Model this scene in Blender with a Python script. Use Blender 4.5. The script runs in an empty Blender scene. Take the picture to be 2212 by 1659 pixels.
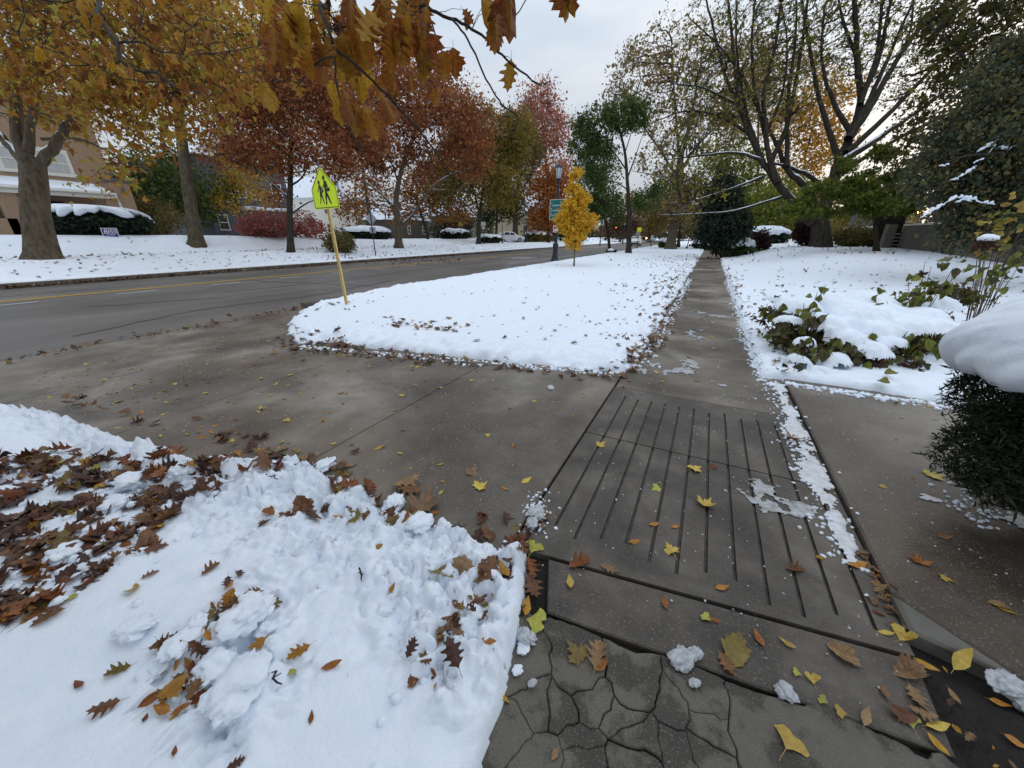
import bpy, math, random
import numpy as np
random.seed(7)
RNG = np.random.default_rng(11)
SC = bpy.context.scene
COL = SC.collection
R = math.radians

# ---------------------------------------------------------------- camera, sky, sun, exposure
CAM_H, FPX, CXP, CYP = 1.5, 785.0, 1106.0, 829.0
PITCH, YAW = R(22.115), R(27.12)
cam_d = bpy.data.cameras.new('camera')
cam = bpy.data.objects.new('camera', cam_d); COL.objects.link(cam)
cam_d.sensor_width = 36.0; cam_d.lens = 12.776; cam_d.clip_start = 0.05; cam_d.clip_end = 3000
cam.location = (0, 0, CAM_H); cam.rotation_euler = (math.pi/2 - PITCH, 0, YAW)
SC.camera = cam

SUN_EL, SUN_AZ = R(14), R(30)            # low sun behind the trees ahead on the right (azimuth from +Y towards +X)
SUN_DIR = (math.sin(SUN_AZ)*math.cos(SUN_EL), math.cos(SUN_AZ)*math.cos(SUN_EL), math.sin(SUN_EL))
world = bpy.data.worlds.new('World'); SC.world = world; world.use_nodes = True
def build_world():
    nt = world.node_tree; N = nt.nodes; L = nt.links; N.clear()
    out = N.new('ShaderNodeOutputWorld'); bg = N.new('ShaderNodeBackground'); bg.inputs[1].default_value = 0.1
    sky = N.new('ShaderNodeTexSky'); sky.sky_type = 'NISHITA'; sky.sun_disc = False
    sky.sun_elevation = SUN_EL; sky.sun_rotation = SUN_AZ; sky.dust_density = 2.0
    tc = N.new('ShaderNodeTexCoord'); sep = N.new('ShaderNodeSeparateXYZ'); L.new(tc.outputs['Generated'], sep.inputs[0])
    def m(op, a, b=None):
        n = N.new('ShaderNodeMath'); n.operation = op
        for i, v in enumerate((a, b)):
            if v is None: continue
            if hasattr(v, 'is_linked'): L.new(v, n.inputs[i])
            else: n.inputs[i].default_value = v
        return n.outputs[0]
    z = m('MAXIMUM', sep.outputs[2], 0.0)
    cie = m('DIVIDE', m('ADD', 1.0, m('MULTIPLY', z, 2.0)), 3.0)        # overcast sky: zenith three times the horizon
    mp = N.new('ShaderNodeMapping'); mp.inputs['Scale'].default_value = (2.2, 2.2, 6.0); L.new(tc.outputs['Generated'], mp.inputs[0])
    nz = N.new('ShaderNodeTexNoise'); nz.inputs['Scale'].default_value = 1.4; nz.inputs['Detail'].default_value = 5; nz.inputs['Roughness'].default_value = 0.5
    L.new(mp.outputs[0], nz.inputs['Vector'])
    rp = N.new('ShaderNodeValToRGB'); L.new(nz.outputs[0], rp.inputs[0])
    e = rp.color_ramp.elements; e[0].position = 0.36; e[0].color = (0.80, 0.90, 1.03, 1); e[1].position = 0.66; e[1].color = (1.06, 1.11, 1.17, 1)
    dot = N.new('ShaderNodeVectorMath'); dot.operation = 'DOT_PRODUCT'; L.new(tc.outputs['Generated'], dot.inputs[0]); dot.inputs[1].default_value = SUN_DIR
    glow = m('POWER', m('MAXIMUM', dot.outputs['Value'], 0.0), 14.0)
    sc_ = N.new('ShaderNodeVectorMath'); sc_.operation = 'SCALE'; L.new(rp.outputs[0], sc_.inputs[0]); L.new(m('MULTIPLY', cie, 14.2), sc_.inputs['Scale'])
    gl = N.new('ShaderNodeVectorMath'); gl.operation = 'SCALE'; gl.inputs[0].default_value = (5.5, 4.9, 4.1); L.new(glow, gl.inputs['Scale'])
    ad = N.new('ShaderNodeVectorMath'); ad.operation = 'ADD'; L.new(sc_.outputs[0], ad.inputs[0]); L.new(gl.outputs[0], ad.inputs[1])
    mx = N.new('ShaderNodeMixRGB'); mx.inputs[0].default_value = 0.86; L.new(sky.outputs[0], mx.inputs[1]); L.new(ad.outputs[0], mx.inputs[2])
    L.new(mx.outputs[0], bg.inputs[0]); L.new(bg.outputs[0], out.inputs[0])
build_world()
sun_d = bpy.data.lights.new('sun', 'SUN'); sun_d.energy = 0.6; sun_d.angle = R(14); sun_d.color = (1.0, 0.9, 0.78)
sun = bpy.data.objects.new('sun', sun_d); COL.objects.link(sun)
sun.rotation_euler = (math.pi/2 - SUN_EL, 0, math.pi - SUN_AZ)
SC.view_settings.view_transform = 'Standard'; SC.view_settings.look = 'None'
SC.view_settings.gamma = 1.0; SC.view_settings.use_curve_mapping = False
SC.view_settings.exposure = 0.12
SC.render.engine = 'CYCLES'
SC.cycles.use_denoising = True
SC.cycles.max_bounces = 8; SC.cycles.diffuse_bounces = 5; SC.cycles.transmission_bounces = 5; SC.cycles.glossy_bounces = 2
SC.cycles.caustics_reflective = False; SC.cycles.caustics_refractive = False

# ---------------------------------------------------------------- survey of the place: view rays to ground points
_F = np.array([-math.sin(YAW)*math.cos(PITCH), math.cos(YAW)*math.cos(PITCH), -math.sin(PITCH)])
_R = np.array([math.cos(YAW), math.sin(YAW), 0.0]); _U = np.cross(_R, _F)
def ray(px, py): return _F + _R*(px-CXP)/FPX - _U*(py-CYP)/FPX
def gp(px, py, z=0.0):
    d = ray(px, py); t = (z-CAM_H)/d[2]; return np.array([d[0]*t, d[1]*t, z])
def at(px, py, t):
    d = ray(px, py); return np.array([d[0]*t, d[1]*t, CAM_H+d[2]*t])
def on_x(px, py, x):
    d = ray(px, py); t = x/d[0]; return np.array([x, d[1]*t, CAM_H+d[2]*t])
def sm(t):
    t = np.clip(t, 0, 1); return t*t*(3-2*t)
def terr(x, y):
    x = np.asarray(x, float); y = np.asarray(y, float)
    u = -(x+20.8)
    zl = 0.03+0.45*sm(u/6)+1.02*sm((u-9.3)/3.9)*(1-0.45*sm((y-15)/22))
    zr = 0.08+0.77*sm((y-7)/26)*sm((x-0.8)/5)
    return np.where(x < -20.8, zl, np.where(x > 0.7, zr, np.where(x < -8.5, -0.12, 0.10)))
def pt(px, py):
    d = ray(px, py)
    for t in np.arange(1.0, 200, 0.05):
        p = np.array([0, 0, CAM_H])+d*t
        if p[2] <= terr(p[0], p[1]): return np.array([p[0], p[1], float(terr(p[0], p[1]))]), t
    return at(px, py, 60), 60

# ---------------------------------------------------------------- noise
def _hash(ix, iy, s):
    h = (ix*374761393 + iy*668265263 + s*974634777) & 0xffffffff
    h = ((h ^ (h >> 13))*1274126177) & 0xffffffff
    return ((h ^ (h >> 16)) & 0xffff)/65535.0
def vnoise(x, y, s=0):
    x = np.asarray(x, float); y = np.asarray(y, float)
    ix = np.floor(x).astype(np.int64); iy = np.floor(y).astype(np.int64); fx = x-ix; fy = y-iy
    fx = fx*fx*fx*(fx*(fx*6-15)+10); fy = fy*fy*fy*(fy*(fy*6-15)+10)
    a = _hash(ix, iy, s); b = _hash(ix+1, iy, s); c = _hash(ix, iy+1, s); d = _hash(ix+1, iy+1, s)
    return (a*(1-fx)+b*fx)*(1-fy)+(c*(1-fx)+d*fx)*fy
def fbm(x, y, o=4, s=0, g=0.5):
    v = 0; a = 1; t = 0
    for i in range(o):
        v = v+a*vnoise(x*2**i+17.3*i, y*2**i-9.1*i, s+i); t += a; a *= g
    return v/t*2-1
def worley(x, y, s=0):
    x = np.asarray(x, float); y = np.asarray(y, float)
    ix = np.floor(x).astype(np.int64); iy = np.floor(y).astype(np.int64)
    best = np.full(x.shape, 9.0); val = np.zeros(x.shape)
    for dx in (-1, 0, 1):
        for dy in (-1, 0, 1):
            jx = ix+dx; jy = iy+dy
            d = (jx+_hash(jx, jy, s)-x)**2+(jy+_hash(jx, jy, s+5)-y)**2
            k = d < best; best = np.where(k, d, best); val = np.where(k, _hash(jx, jy, s+9), val)
    return np.sqrt(best), val
def poly_sd(x, y, poly):
    x = np.asarray(x, float); y = np.asarray(y, float)
    d = np.full(x.shape, 1e9); ins = np.zeros(x.shape, bool)
    n = len(poly)
    for i in range(n):
        ax, ay = poly[i]; bx, by = poly[(i+1) % n]
        ex, ey = bx-ax, by-ay; l2 = ex*ex+ey*ey+1e-12
        t = np.clip(((x-ax)*ex+(y-ay)*ey)/l2, 0, 1)
        d = np.minimum(d, np.hypot(x-ax-t*ex, y-ay-t*ey))
        c = ((ay > y) != (by > y)) & (x < (bx-ax)*(y-ay)/((by-ay) if by != ay else 1e-12)+ax)
        ins ^= c
    return np.where(ins, d, -d)

# ---------------------------------------------------------------- objects and meshes
def tag(o, label=None, cat=None, group=None, kind=None):
    if label: o['label'] = label
    if cat: o['category'] = cat
    if group: o['group'] = group
    if kind: o['kind'] = kind
    return o
def empty(name, loc=(0, 0, 0), rz=0.0, label=None, cat=None, group=None, kind=None):
    o = bpy.data.objects.new(name, None); COL.objects.link(o); o.location = [float(v) for v in loc]; o.rotation_euler = (0, 0, rz)
    o.empty_display_size = 0.2
    return tag(o, label, cat, group, kind)
def raw(name, verts, faces, mats, parent=None, smooth=False, mi=None):
    """verts Nx3, faces list of tuples or an array MxK; one mesh object"""
    me = bpy.data.meshes.new(name)
    verts = np.asarray(verts, np.float32)
    if isinstance(faces, np.ndarray):
        k = faces.shape[1]; nf = len(faces)
        me.vertices.add(len(verts)); me.vertices.foreach_set('co', verts.ravel())
        me.loops.add(nf*k); me.loops.foreach_set('vertex_index', faces.astype(np.int32).ravel())
        me.polygons.add(nf); me.polygons.foreach_set('loop_start', np.arange(0, nf*k, k, dtype=np.int32))
        me.polygons.foreach_set('loop_total', np.full(nf, k, np.int32))
    else:
        me.from_pydata(verts.tolist(), [], faces)
    for m in (mats if isinstance(mats, (list, tuple)) else [mats]): me.materials.append(m)
    if mi is not None: me.polygons.foreach_set('material_index', np.asarray(mi, np.int32))
    me.update(calc_edges=True); me.validate()
    if smooth: me.polygons.foreach_set('use_smooth', np.ones(len(me.polygons), bool))
    o = bpy.data.objects.new(name, me); COL.objects.link(o)
    if parent is not None: o.parent = parent
    return o
def share(name, me, parent=None):
    o = bpy.data.objects.new(name, me); COL.objects.link(o)
    if parent is not None: o.parent = parent
    return o
class MB:
    def __init__(s): s.v = []; s.f = []
    def add(s, v, f):
        b = len(s.v); s.v += [tuple(float(q) for q in p) for p in v]; s.f += [tuple(b+i for i in q) for q in f]; return s
    def box(s, x0, x1, y0, y1, z0, z1, ch=0.0):
        c = ch
        if c <= 0:
            v = [(x, y, z) for z in (z0, z1) for y in (y0, y1) for x in (x0, x1)]
            return s.add(v, [(0, 2, 3, 1), (4, 5, 7, 6), (0, 1, 5, 4), (2, 6, 7, 3), (0, 4, 6, 2), (1, 3, 7, 5)])
        v = []
        for z, k in ((z0, c), (z0+c, 0), (z1-c, 0), (z1, c)):
            v += [(x0+k, y0+k, z), (x1-k, y0+k, z), (x1-k, y1-k, z), (x0+k, y1-k, z)]
        f = [(3, 2, 1, 0), (12, 13, 14, 15)]
        for r in range(3):
            for i in range(4):
                j = (i+1) % 4; f.append((r*4+i, r*4+j, r*4+4+j, r*4+4+i))
        return s.add(v, f)
    def prism(s, poly, z0, z1, ch=0.0):
        """poly counter-clockwise 2D; top edge chamfered by ch"""
        n = len(poly); P = np.array(poly, float)
        if ch > 0:
            a = np.roll(P, 1, 0); b = np.roll(P, -1, 0)
            e1 = P-a; e2 = b-P
            n1 = np.stack([-e1[:, 1], e1[:, 0]], 1); n1 /= np.linalg.norm(n1, axis=1, keepdims=True)+1e-9
            n2 = np.stack([-e2[:, 1], e2[:, 0]], 1); n2 /= np.linalg.norm(n2, axis=1, keepdims=True)+1e-9
            m = n1+n2; m /= np.maximum((m*m).sum(1, keepdims=True), 0.4)/2*1.0
            Q = P+m*ch
            v = [(*p, z0) for p in P]+[(*p, z1-ch) for p in P]+[(*p, z1) for p in Q]
            f = [tuple(range(2*n, 3*n))]
            for i in range(n):
                j = (i+1) % n; f += [(i, j, n+j, n+i), (n+i, n+j, 2*n+j, 2*n+i)]
        else:
            v = [(*p, z0) for p in P]+[(*p, z1) for p in P]; f = [tuple(range(n, 2*n)), tuple(range(n-1, -1, -1))]
            for i in range(n):
                j = (i+1) % n; f.append((i, j, n+j, n+i))
        return s.add(v, f)
    def lathe(s, prof, n=12, c=(0, 0, 0), ph=0.0):
        v = []; f = []
        for r, z in prof:
            for i in range(n):
                a = ph+2*math.pi*i/n; v.append((c[0]+r*math.cos(a), c[1]+r*math.sin(a), c[2]+z))
        for k in range(len(prof)-1):
            for i in range(n):
                j = (i+1) % n; f.append((k*n+i, k*n+j, k*n+n+j, k*n+n+i))
        f.append(tuple(range(n-1, -1, -1))); f.append(tuple(range((len(prof)-1)*n, len(prof)*n)))
        return s.add(v, f)
    def tube(s, pts, rad, n=6):
        v, f = tube_arrays([np.array(pts, float)], [np.array(rad, float) if hasattr(rad, '__len__') else np.full(len(pts), rad)], n)
        return s.add(v.tolist(), f.tolist())
    def cyl_x(s, c, r, w, n=14):
        v = [(c[0]+dx, c[1]+r*math.cos(2*math.pi*i/n), c[2]+r*math.sin(2*math.pi*i/n)) for dx in (-w/2, w/2) for i in range(n)]
        f = [tuple(range(n-1, -1, -1)), tuple(range(n, 2*n))]+[(i, (i+1) % n, n+(i+1) % n, n+i) for i in range(n)]
        return s.add(v, f)
    def build(s, name, m, parent=None, smooth=False):
        return raw(name, s.v, s.f, m, parent, smooth)
def tube_arrays(P, Rr, n):
    """list of polylines of equal length K x 3 and radii -> vertices, quads"""
    P = np.stack(P); Rr = np.stack(Rr); E, K, _ = P.shape
    T = np.empty_like(P); T[:, 1:-1] = P[:, 2:]-P[:, :-2]; T[:, 0] = P[:, 1]-P[:, 0]; T[:, -1] = P[:, -1]-P[:, -2]
    T /= np.linalg.norm(T, axis=2, keepdims=True)+1e-9
    D = P[:, -1]-P[:, 0]; ref = np.where(np.abs(D[:, 2:3]) > 0.85*np.linalg.norm(D, axis=1, keepdims=True), np.array([[1.0, 0.13, 0]]), np.array([[0.0, 0.11, 1.0]]))
    ref = np.repeat(ref[:, None, :], K, 1)
    A = np.cross(T, ref); A /= np.linalg.norm(A, axis=2, keepdims=True)+1e-9; B = np.cross(T, A)
    ang = 2*np.pi*np.arange(n)/n
    V = P[:, :, None, :]+Rr[:, :, None, None]*(A[:, :, None, :]*np.cos(ang)[None, None, :, None]+B[:, :, None, :]*np.sin(ang)[None, None, :, None])
    V = V.reshape(-1, 3)
    e, k, i = np.meshgrid(np.arange(E), np.arange(K-1), np.arange(n), indexing='ij')
    j = (i+1) % n; b = (e*K+k)*n
    F = np.stack([b+i, b+n+i, b+n+j, b+j], -1).reshape(-1, 4)
    return V, F
def catmull(pts, m):
    P = np.array(pts, float); P = np.vstack([2*P[0]-P[1], P, 2*P[-1]-P[-2]]); out = []
    for i in range(1, len(P)-2):
        for t in np.linspace(0, 1, m, endpoint=False):
            a, b, c, d = P[i-1], P[i], P[i+1], P[i+2]
            out.append(0.5*((2*b)+(c-a)*t+(2*a-5*b+4*c-d)*t*t+(3*b-a-3*c+d)*t**3))
    out.append(P[-2]); return np.array(out)

# ---------------------------------------------------------------- materials
def mat(name, cols, scale=3.0, rough=0.7, bump=0.0, bscale=30.0, coords='pos', detail=6, spec=0.35, metal=0.0, rvar=0.0, island=None, trans=0.0, orand=0.0, speck=None, stretch=None, bdist=0.02, pos=None, stain=None):
    """cols: list of linear colours spread over a noise ramp; island: colours picked per mesh island; orand: per-object brightness spread"""
    m = bpy.data.materials.new(name); m.use_nodes = True; nt = m.node_tree; N = nt.nodes; L = nt.links
    b = N['Principled BSDF']; b.inputs['Roughness'].default_value = rough; b.inputs['Metallic'].default_value = metal
    b.inputs['Specular IOR Level'].default_value = spec
    if coords == 'pos': src = N.new('ShaderNodeNewGeometry').outputs['Position']
    else: src = N.new('ShaderNodeTexCoord').outputs['Object']
    if stretch:
        mp = N.new('ShaderNodeMapping'); mp.inputs['Scale'].default_value = stretch; L.new(src, mp.inputs[0]); src = mp.outputs[0]
    def ramp(fac, cs, p0=0.3, p1=0.7, const=False, ps=None):
        r = N.new('ShaderNodeValToRGB'); L.new(fac, r.inputs[0]); el = r.color_ramp.elements
        if const: r.color_ramp.interpolation = 'CONSTANT'
        n = len(cs)
        for i, c in enumerate(cs):
            q = ps[i] if ps else (i/n if const else p0+(p1-p0)*(i/max(1, n-1)))
            e = el[i] if i < 2 else el.new(q)
            e.position = q; e.color = (*c, 1)
        return r.outputs[0]
    if island:
        g = N.new('ShaderNodeNewGeometry')
        col = ramp(g.outputs['Random Per Island'], island, 0.05, 0.95)
    elif len(cols) == 1:
        rgb = N.new('ShaderNodeRGB'); rgb.outputs[0].default_value = (*cols[0], 1); col = rgb.outputs[0]
    else:
        nz = N.new('ShaderNodeTexNoise'); nz.inputs['Scale'].default_value = scale; nz.inputs['Detail'].default_value = detail; nz.inputs['Roughness'].default_value = 0.6
        L.new(src, nz.inputs['Vector']); col = ramp(nz.outputs[0], cols, ps=pos)
        if rvar:
            mr = N.new('ShaderNodeMapRange'); L.new(nz.outputs[0], mr.inputs[0]); mr.inputs[1].default_value = 0.3; mr.inputs[2].default_value = 0.7
            mr.inputs[3].default_value = rough-rvar; mr.inputs[4].default_value = rough+rvar; L.new(mr.outputs[0], b.inputs['Roughness'])
    if stain:   # damp blotches
        nz = N.new('ShaderNodeTexNoise'); nz.inputs['Scale'].default_value = stain[0]; nz.inputs['Detail'].default_value = 7; nz.inputs['Roughness'].default_value = 0.62; nz.inputs['Distortion'].default_value = .6; L.new(src, nz.inputs['Vector'])
        mr = N.new('ShaderNodeMapRange'); L.new(nz.outputs[0], mr.inputs[0]); mr.inputs[1].default_value = .43; mr.inputs[2].default_value = .58; mr.inputs[3].default_value = stain[1]; mr.inputs[4].default_value = 1.08
        vm = N.new('ShaderNodeVectorMath'); vm.operation = 'SCALE'; L.new(col, vm.inputs[0]); L.new(mr.outputs[0], vm.inputs['Scale']); col = vm.outputs[0]
    if speck:
        sc, lo, hi, cc = speck
        nz = N.new('ShaderNodeTexNoise'); nz.inputs['Scale'].default_value = sc; nz.inputs['Detail'].default_value = 2; L.new(src, nz.inputs['Vector'])
        mr = N.new('ShaderNodeMapRange'); L.new(nz.outputs[0], mr.inputs[0]); mr.inputs[1].default_value = lo; mr.inputs[2].default_value = hi
        mx = N.new('ShaderNodeMixRGB'); L.new(mr.outputs[0], mx.inputs[0]); L.new(col, mx.inputs[1]); mx.inputs[2].default_value = (*cc, 1); col = mx.outputs[0]
    if orand:
        oi = N.new('ShaderNodeObjectInfo'); mr = N.new('ShaderNodeMapRange'); L.new(oi.outputs['Random'], mr.inputs[0])
        mr.inputs[3].default_value = 1-orand; mr.inputs[4].default_value = 1+orand
        hs = N.new('ShaderNodeHueSaturation'); L.new(mr.outputs[0], hs.inputs['Value']); L.new(col, hs.inputs['Color'])
        mr2 = N.new('ShaderNodeMapRange'); L.new(oi.outputs['Random'], mr2.inputs[0]); mr2.inputs[3].default_value = 0.5-orand*0.04; mr2.inputs[4].default_value = 0.5+orand*0.04
        L.new(mr2.outputs[0], hs.inputs['Hue']); col = hs.outputs[0]
    L.new(col, b.inputs['Base Color'])
    if bump:
        nz = N.new('ShaderNodeTexNoise'); nz.inputs['Scale'].default_value = bscale; nz.inputs['Detail'].default_value = 5; L.new(src, nz.inputs['Vector'])
        bp = N.new('ShaderNodeBump'); bp.inputs['Strength'].default_value = bump; bp.inputs['Distance'].default_value = bdist
        L.new(nz.outputs[0], bp.inputs['Height']); L.new(bp.outputs[0], b.inputs['Normal'])
    if trans:
        tr = N.new('ShaderNodeBsdfTranslucent'); L.new(col, tr.inputs[0]); mx = N.new('ShaderNodeMixShader'); mx.inputs[0].default_value = trans
        L.new(b.outputs[0], mx.inputs[1]); L.new(tr.outputs[0], mx.inputs[2]); L.new(mx.outputs[0], N['Material Output'].inputs[0])
    return m
def glow_mat(name, c, s):
    m = bpy.data.materials.new(name); m.use_nodes = True; b = m.node_tree.nodes['Principled BSDF']
    b.inputs['Base Color'].default_value = (*c, 1); b.inputs['Emission Color'].default_value = (*c, 1); b.inputs['Emission Strength'].default_value = s
    return m
SNOW = mat('snow', [(0.74, 0.82, 0.93), (0.83, 0.885, 0.96)], scale=9, rough=0.65, bump=0.35, bscale=90, spec=0.25, bdist=0.01)
FROST = mat('frost', [(0.20, 0.20, 0.20), (0.50, 0.53, 0.57)], scale=26, rough=0.4, bump=0.5, bscale=120, spec=0.5, bdist=0.004)
SNOWFAR = mat('snow_far', [(0.74, 0.82, 0.93), (0.83, 0.885, 0.96)], scale=1.3, rough=0.7, bump=0.3, bscale=7, spec=0.2, bdist=0.05)
ICE = mat('ice', [(0.48, 0.51, 0.55), (0.80, 0.83, 0.87)], scale=22, rough=0.35, bump=0.5, bscale=120, spec=0.5, bdist=0.006)
CONC = mat('concrete_wet', stain=(0.6, .62), cols= [(0.082, 0.062, 0.046), (0.152, 0.128, 0.102), (0.262, 0.235, 0.199)], pos=[0.36, 0.5, 0.64], scale=0.75, rough=0.48, rvar=0.14, bump=0.6, bscale=110, speck=(125, 0.60, 0.76, (0.30, 0.28, 0.25)), bdist=0.006, detail=9)
CONCD = mat('concrete_damp', stain=(1.6, .62), cols= [(0.044, 0.036, 0.029), (0.092, 0.080, 0.067), (0.155, 0.138, 0.118)], pos=[0.35, 0.5, 0.66], scale=1.9, rough=0.5, rvar=0.12, bump=0.6, bscale=120, speck=(120, 0.58, 0.72, (0.16, 0.14, 0.115)), bdist=0.006, detail=9)
CONCP = mat('concrete_patchy', [(0.045, 0.040, 0.034), (0.060, 0.054, 0.045), (0.125, 0.114, 0.095), (0.15, 0.137, 0.115)], scale=4.5, rough=0.6, rvar=0.1, bump=0.7, bscale=130, speck=(170, 0.58, 0.74, (0.21, 0.195, 0.17)), bdist=0.01, pos=[0.3, 0.47, 0.53, 0.7])
CONCG = mat('concrete_pale', [(0.10, 0.098, 0.085), (0.17, 0.165, 0.145)], scale=8, rough=0.8, bump=0.4, bscale=120, bdist=0.004)
SOIL = mat('wet_soil', [(0.008, 0.007, 0.006), (0.022, 0.018, 0.015)], scale=14, rough=0.75, bump=1.0, bscale=45, bdist=0.02)
ASPH = mat('asphalt', stain=(.5, .78), cols=[(0.078, 0.071, 0.065), (0.112, 0.102, 0.094), (0.155, 0.143, 0.132)], scale=0.55, rough=0.5, rvar=0.08, bump=0.3, bscale=160, speck=(140, 0.58, 0.68, (0.12, 0.115, 0.11)), stretch=(1.0, 0.35, 1.0), bdist=0.004)
SEAL = mat('tar', [(0.02, 0.02, 0.02)], rough=0.4)
YEL = mat('yellow_paint', [(0.34, 0.20, 0.04), (0.55, 0.34, 0.06)], scale=9, rough=0.6)
WHT = mat('white_paint', [(0.30, 0.30, 0.30), (0.55, 0.55, 0.55)], scale=9, rough=0.6)
KERB = mat('kerb_stone', [(0.075, 0.065, 0.055), (0.15, 0.14, 0.12)], scale=3, rough=0.7, bump=0.3)
def bark(name, c0, c1): return mat(name, [c0, c1], scale=7, rough=0.9, bump=0.9, bscale=9, stretch=(1, 1, 0.18), spec=0.15, bdist=0.05)
BARK = bark('bark_grey', (0.045, 0.035, 0.022), (0.135, 0.110, 0.078))
BARKD = bark('bark_dark', (0.020, 0.017, 0.013), (0.062, 0.053, 0.042))
TWIG = mat('twig_dark', [(0.012, 0.010, 0.008), (0.035, 0.028, 0.022)], scale=20, rough=0.85)
BARKL = bark('bark_pale', (0.10, 0.085, 0.06), (0.17, 0.145, 0.11))
def leafmat(name, cols, trans=0.35, k=1.4): return mat(name, None, island=[tuple(min(.7, q*k) for q in c) for c in cols], rough=0.65, trans=trans, spec=0.25)
# ---------------------------------------------------------------- trees and shrubs
def leaf_cloud(C, size, rng, shape='kite', droop=0.5, flat=None):
    """C Mx3 leaf positions -> verts, faces (each leaf an island)"""
    M = len(C)
    d = rng.normal(size=(M, 3)); d[:, 2] -= droop*1.2; d /= np.linalg.norm(d, axis=1, keepdims=True)+1e-9
    q = rng.normal(size=(M, 3)); a = np.cross(d, q); a /= np.linalg.norm(a, axis=1, keepdims=True)+1e-9
    n = np.cross(a, d); s = (size*np.exp(rng.normal(size=M)*0.33))[:, None]
    if shape == 'kite':
        V = np.stack([C, C+d*s*0.5+a*s*0.36+n*s*0.1, C+d*s, C+d*s*0.5-a*s*0.36+n*s*0.1], 1).reshape(-1, 3)
        F = np.arange(M*4).reshape(M, 4)
    elif shape == 'needle':
        V = np.stack([C, C+d*s*0.5+a*s*0.10, C+d*s, C+d*s*0.5-a*s*0.10], 1).reshape(-1, 3)
        F = np.arange(M*4).reshape(M, 4)
    else:   # three-lobed leaf
        V = np.stack([C, C+d*s*0.42+a*s*0.55+n*s*0.14, C+d*s*0.5+a*s*0.17+n*s*0.03, C+d*s*1.05-n*s*0.12, C+d*s*0.5-a*s*0.17+n*s*0.03, C+d*s*0.42-a*s*0.55+n*s*0.14], 1).reshape(-1, 3)
        b = (np.arange(M)*6)[:, None]
        F = np.concatenate([b+np.array([[0, 1, 2]]), b+np.array([[0, 2, 3]]), b+np.array([[0, 3, 4]]), b+np.array([[0, 4, 5]])], 0)
    return V, F
def blob_points(blobs, n, rng, shell=0.45, zs=0.85):
    w = np.array([b[1]**2 for b in blobs], float); w /= w.sum(); out = []
    for (c, r), k in zip(blobs, rng.multinomial(n, w)):
        d = rng.normal(size=(k, 3)); d /= np.linalg.norm(d, axis=1, keepdims=True)+1e-9
        out.append(np.array(c)+d*(r*(shell+(1-shell)*rng.random(k)**0.6))[:, None]*np.array([1, 1, zs]))
    return np.concatenate(out)
def grow(nodes, rng, rtip, expo, wander=0.12):
    """split each node's targets again and again; returns edges (p0, tangent0, p1, r0, r1)"""
    E = []; st = [(np.array(p, float), np.array(d, float), T) for p, d, T in nodes if len(T)]
    rad = lambda k: rtip*k**expo
    while st:
        p, d, T = st.pop(); k = len(T)
        if k == 1:
            E.append((p, d, T[0], rad(1), rtip*0.5, 1)); continue
        c = T.mean(0); ax = T-c
        u, s, vt = np.linalg.svd(ax+rng.normal(size=ax.shape)*1e-3, full_matrices=False)
        pr = ax@vt[0]; cut = np.quantile(pr, rng.uniform(0.3, 0.7)); g = pr <= cut
        if g.all() or not g.any(): g = np.arange(k) < max(1, k//2)
        for G in (T[g], T[~g]):
            cg = G.mean(0); f = rng.uniform(0.32, 0.58) if len(G) > 1 else 1.0
            if len(G) == 1: E.append((p, d, G[0], rad(1), rtip*0.5, 1)); continue
            q = p+(cg-p)*f; L = np.linalg.norm(q-p); q = q+rng.normal(size=3)*L*wander
            E.append((p, d, q, min(rad(k), rad(len(G))*1.25), rad(len(G)), len(G)))
            dn = (q-p)/(np.linalg.norm(q-p)+1e-9); dn = dn*0.75+d*0.25
            st.append((q, dn/np.linalg.norm(dn), G))
    return E
def edges_mesh(E, rng, nseg=3, wig=0.05):
    V = []; F = []; b = 0
    for lo, hi, n in ((0, 0.012, 3), (0.012, 0.05, 4), (0.05, 9, 7)):
        P = []; Q = []
        for p, d, q, r0, r1, k in E:
            if not lo <= r0 < hi: continue
            L = np.linalg.norm(q-p); t = np.linspace(0, 1, nseg+1)[:, None]
            m = p+d*L*0.45
            pts = (1-t)**2*p+2*t*(1-t)*m+t*t*q
            pts[1:-1] += rng.normal(size=(nseg-1, 3))*L*wig
            P.append(pts); Q.append(np.linspace(r0, r1, nseg+1))
        if P:
            v, f = tube_arrays(P, Q, n); V.append(v); F.append(f+b); b += len(v)
    return np.concatenate(V), np.concatenate(F)
def snow_tubes(lines):
    """snow lying along limbs: (points, radii) -> flattened caps on the upper side"""
    V = []; F = []; b = 0
    for P, r in lines:
        P = np.array(P, float); r = np.array(r, float); k = len(P)
        jit = 0.75+0.5*np.array([vnoise(i*0.9+P[0][0]*3, P[0][1], 3) for i in range(k)])
        rr = r*0.6*jit; rr[0] *= 0.4; rr[-1] *= 0.4
        tz = np.gradient(P[:, 2])/(np.linalg.norm(np.gradient(P, axis=0), axis=1)+1e-9); rr = rr*np.clip(1.75-np.abs(tz)*1.3, .02, 1)
        Q = P.copy(); Q[:, 2] += r*0.70
        v, f = tube_arrays([Q], [rr], 6); V.append(v); F.append(f+b); b += len(v)
    return np.concatenate(V), np.concatenate(F)
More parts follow.
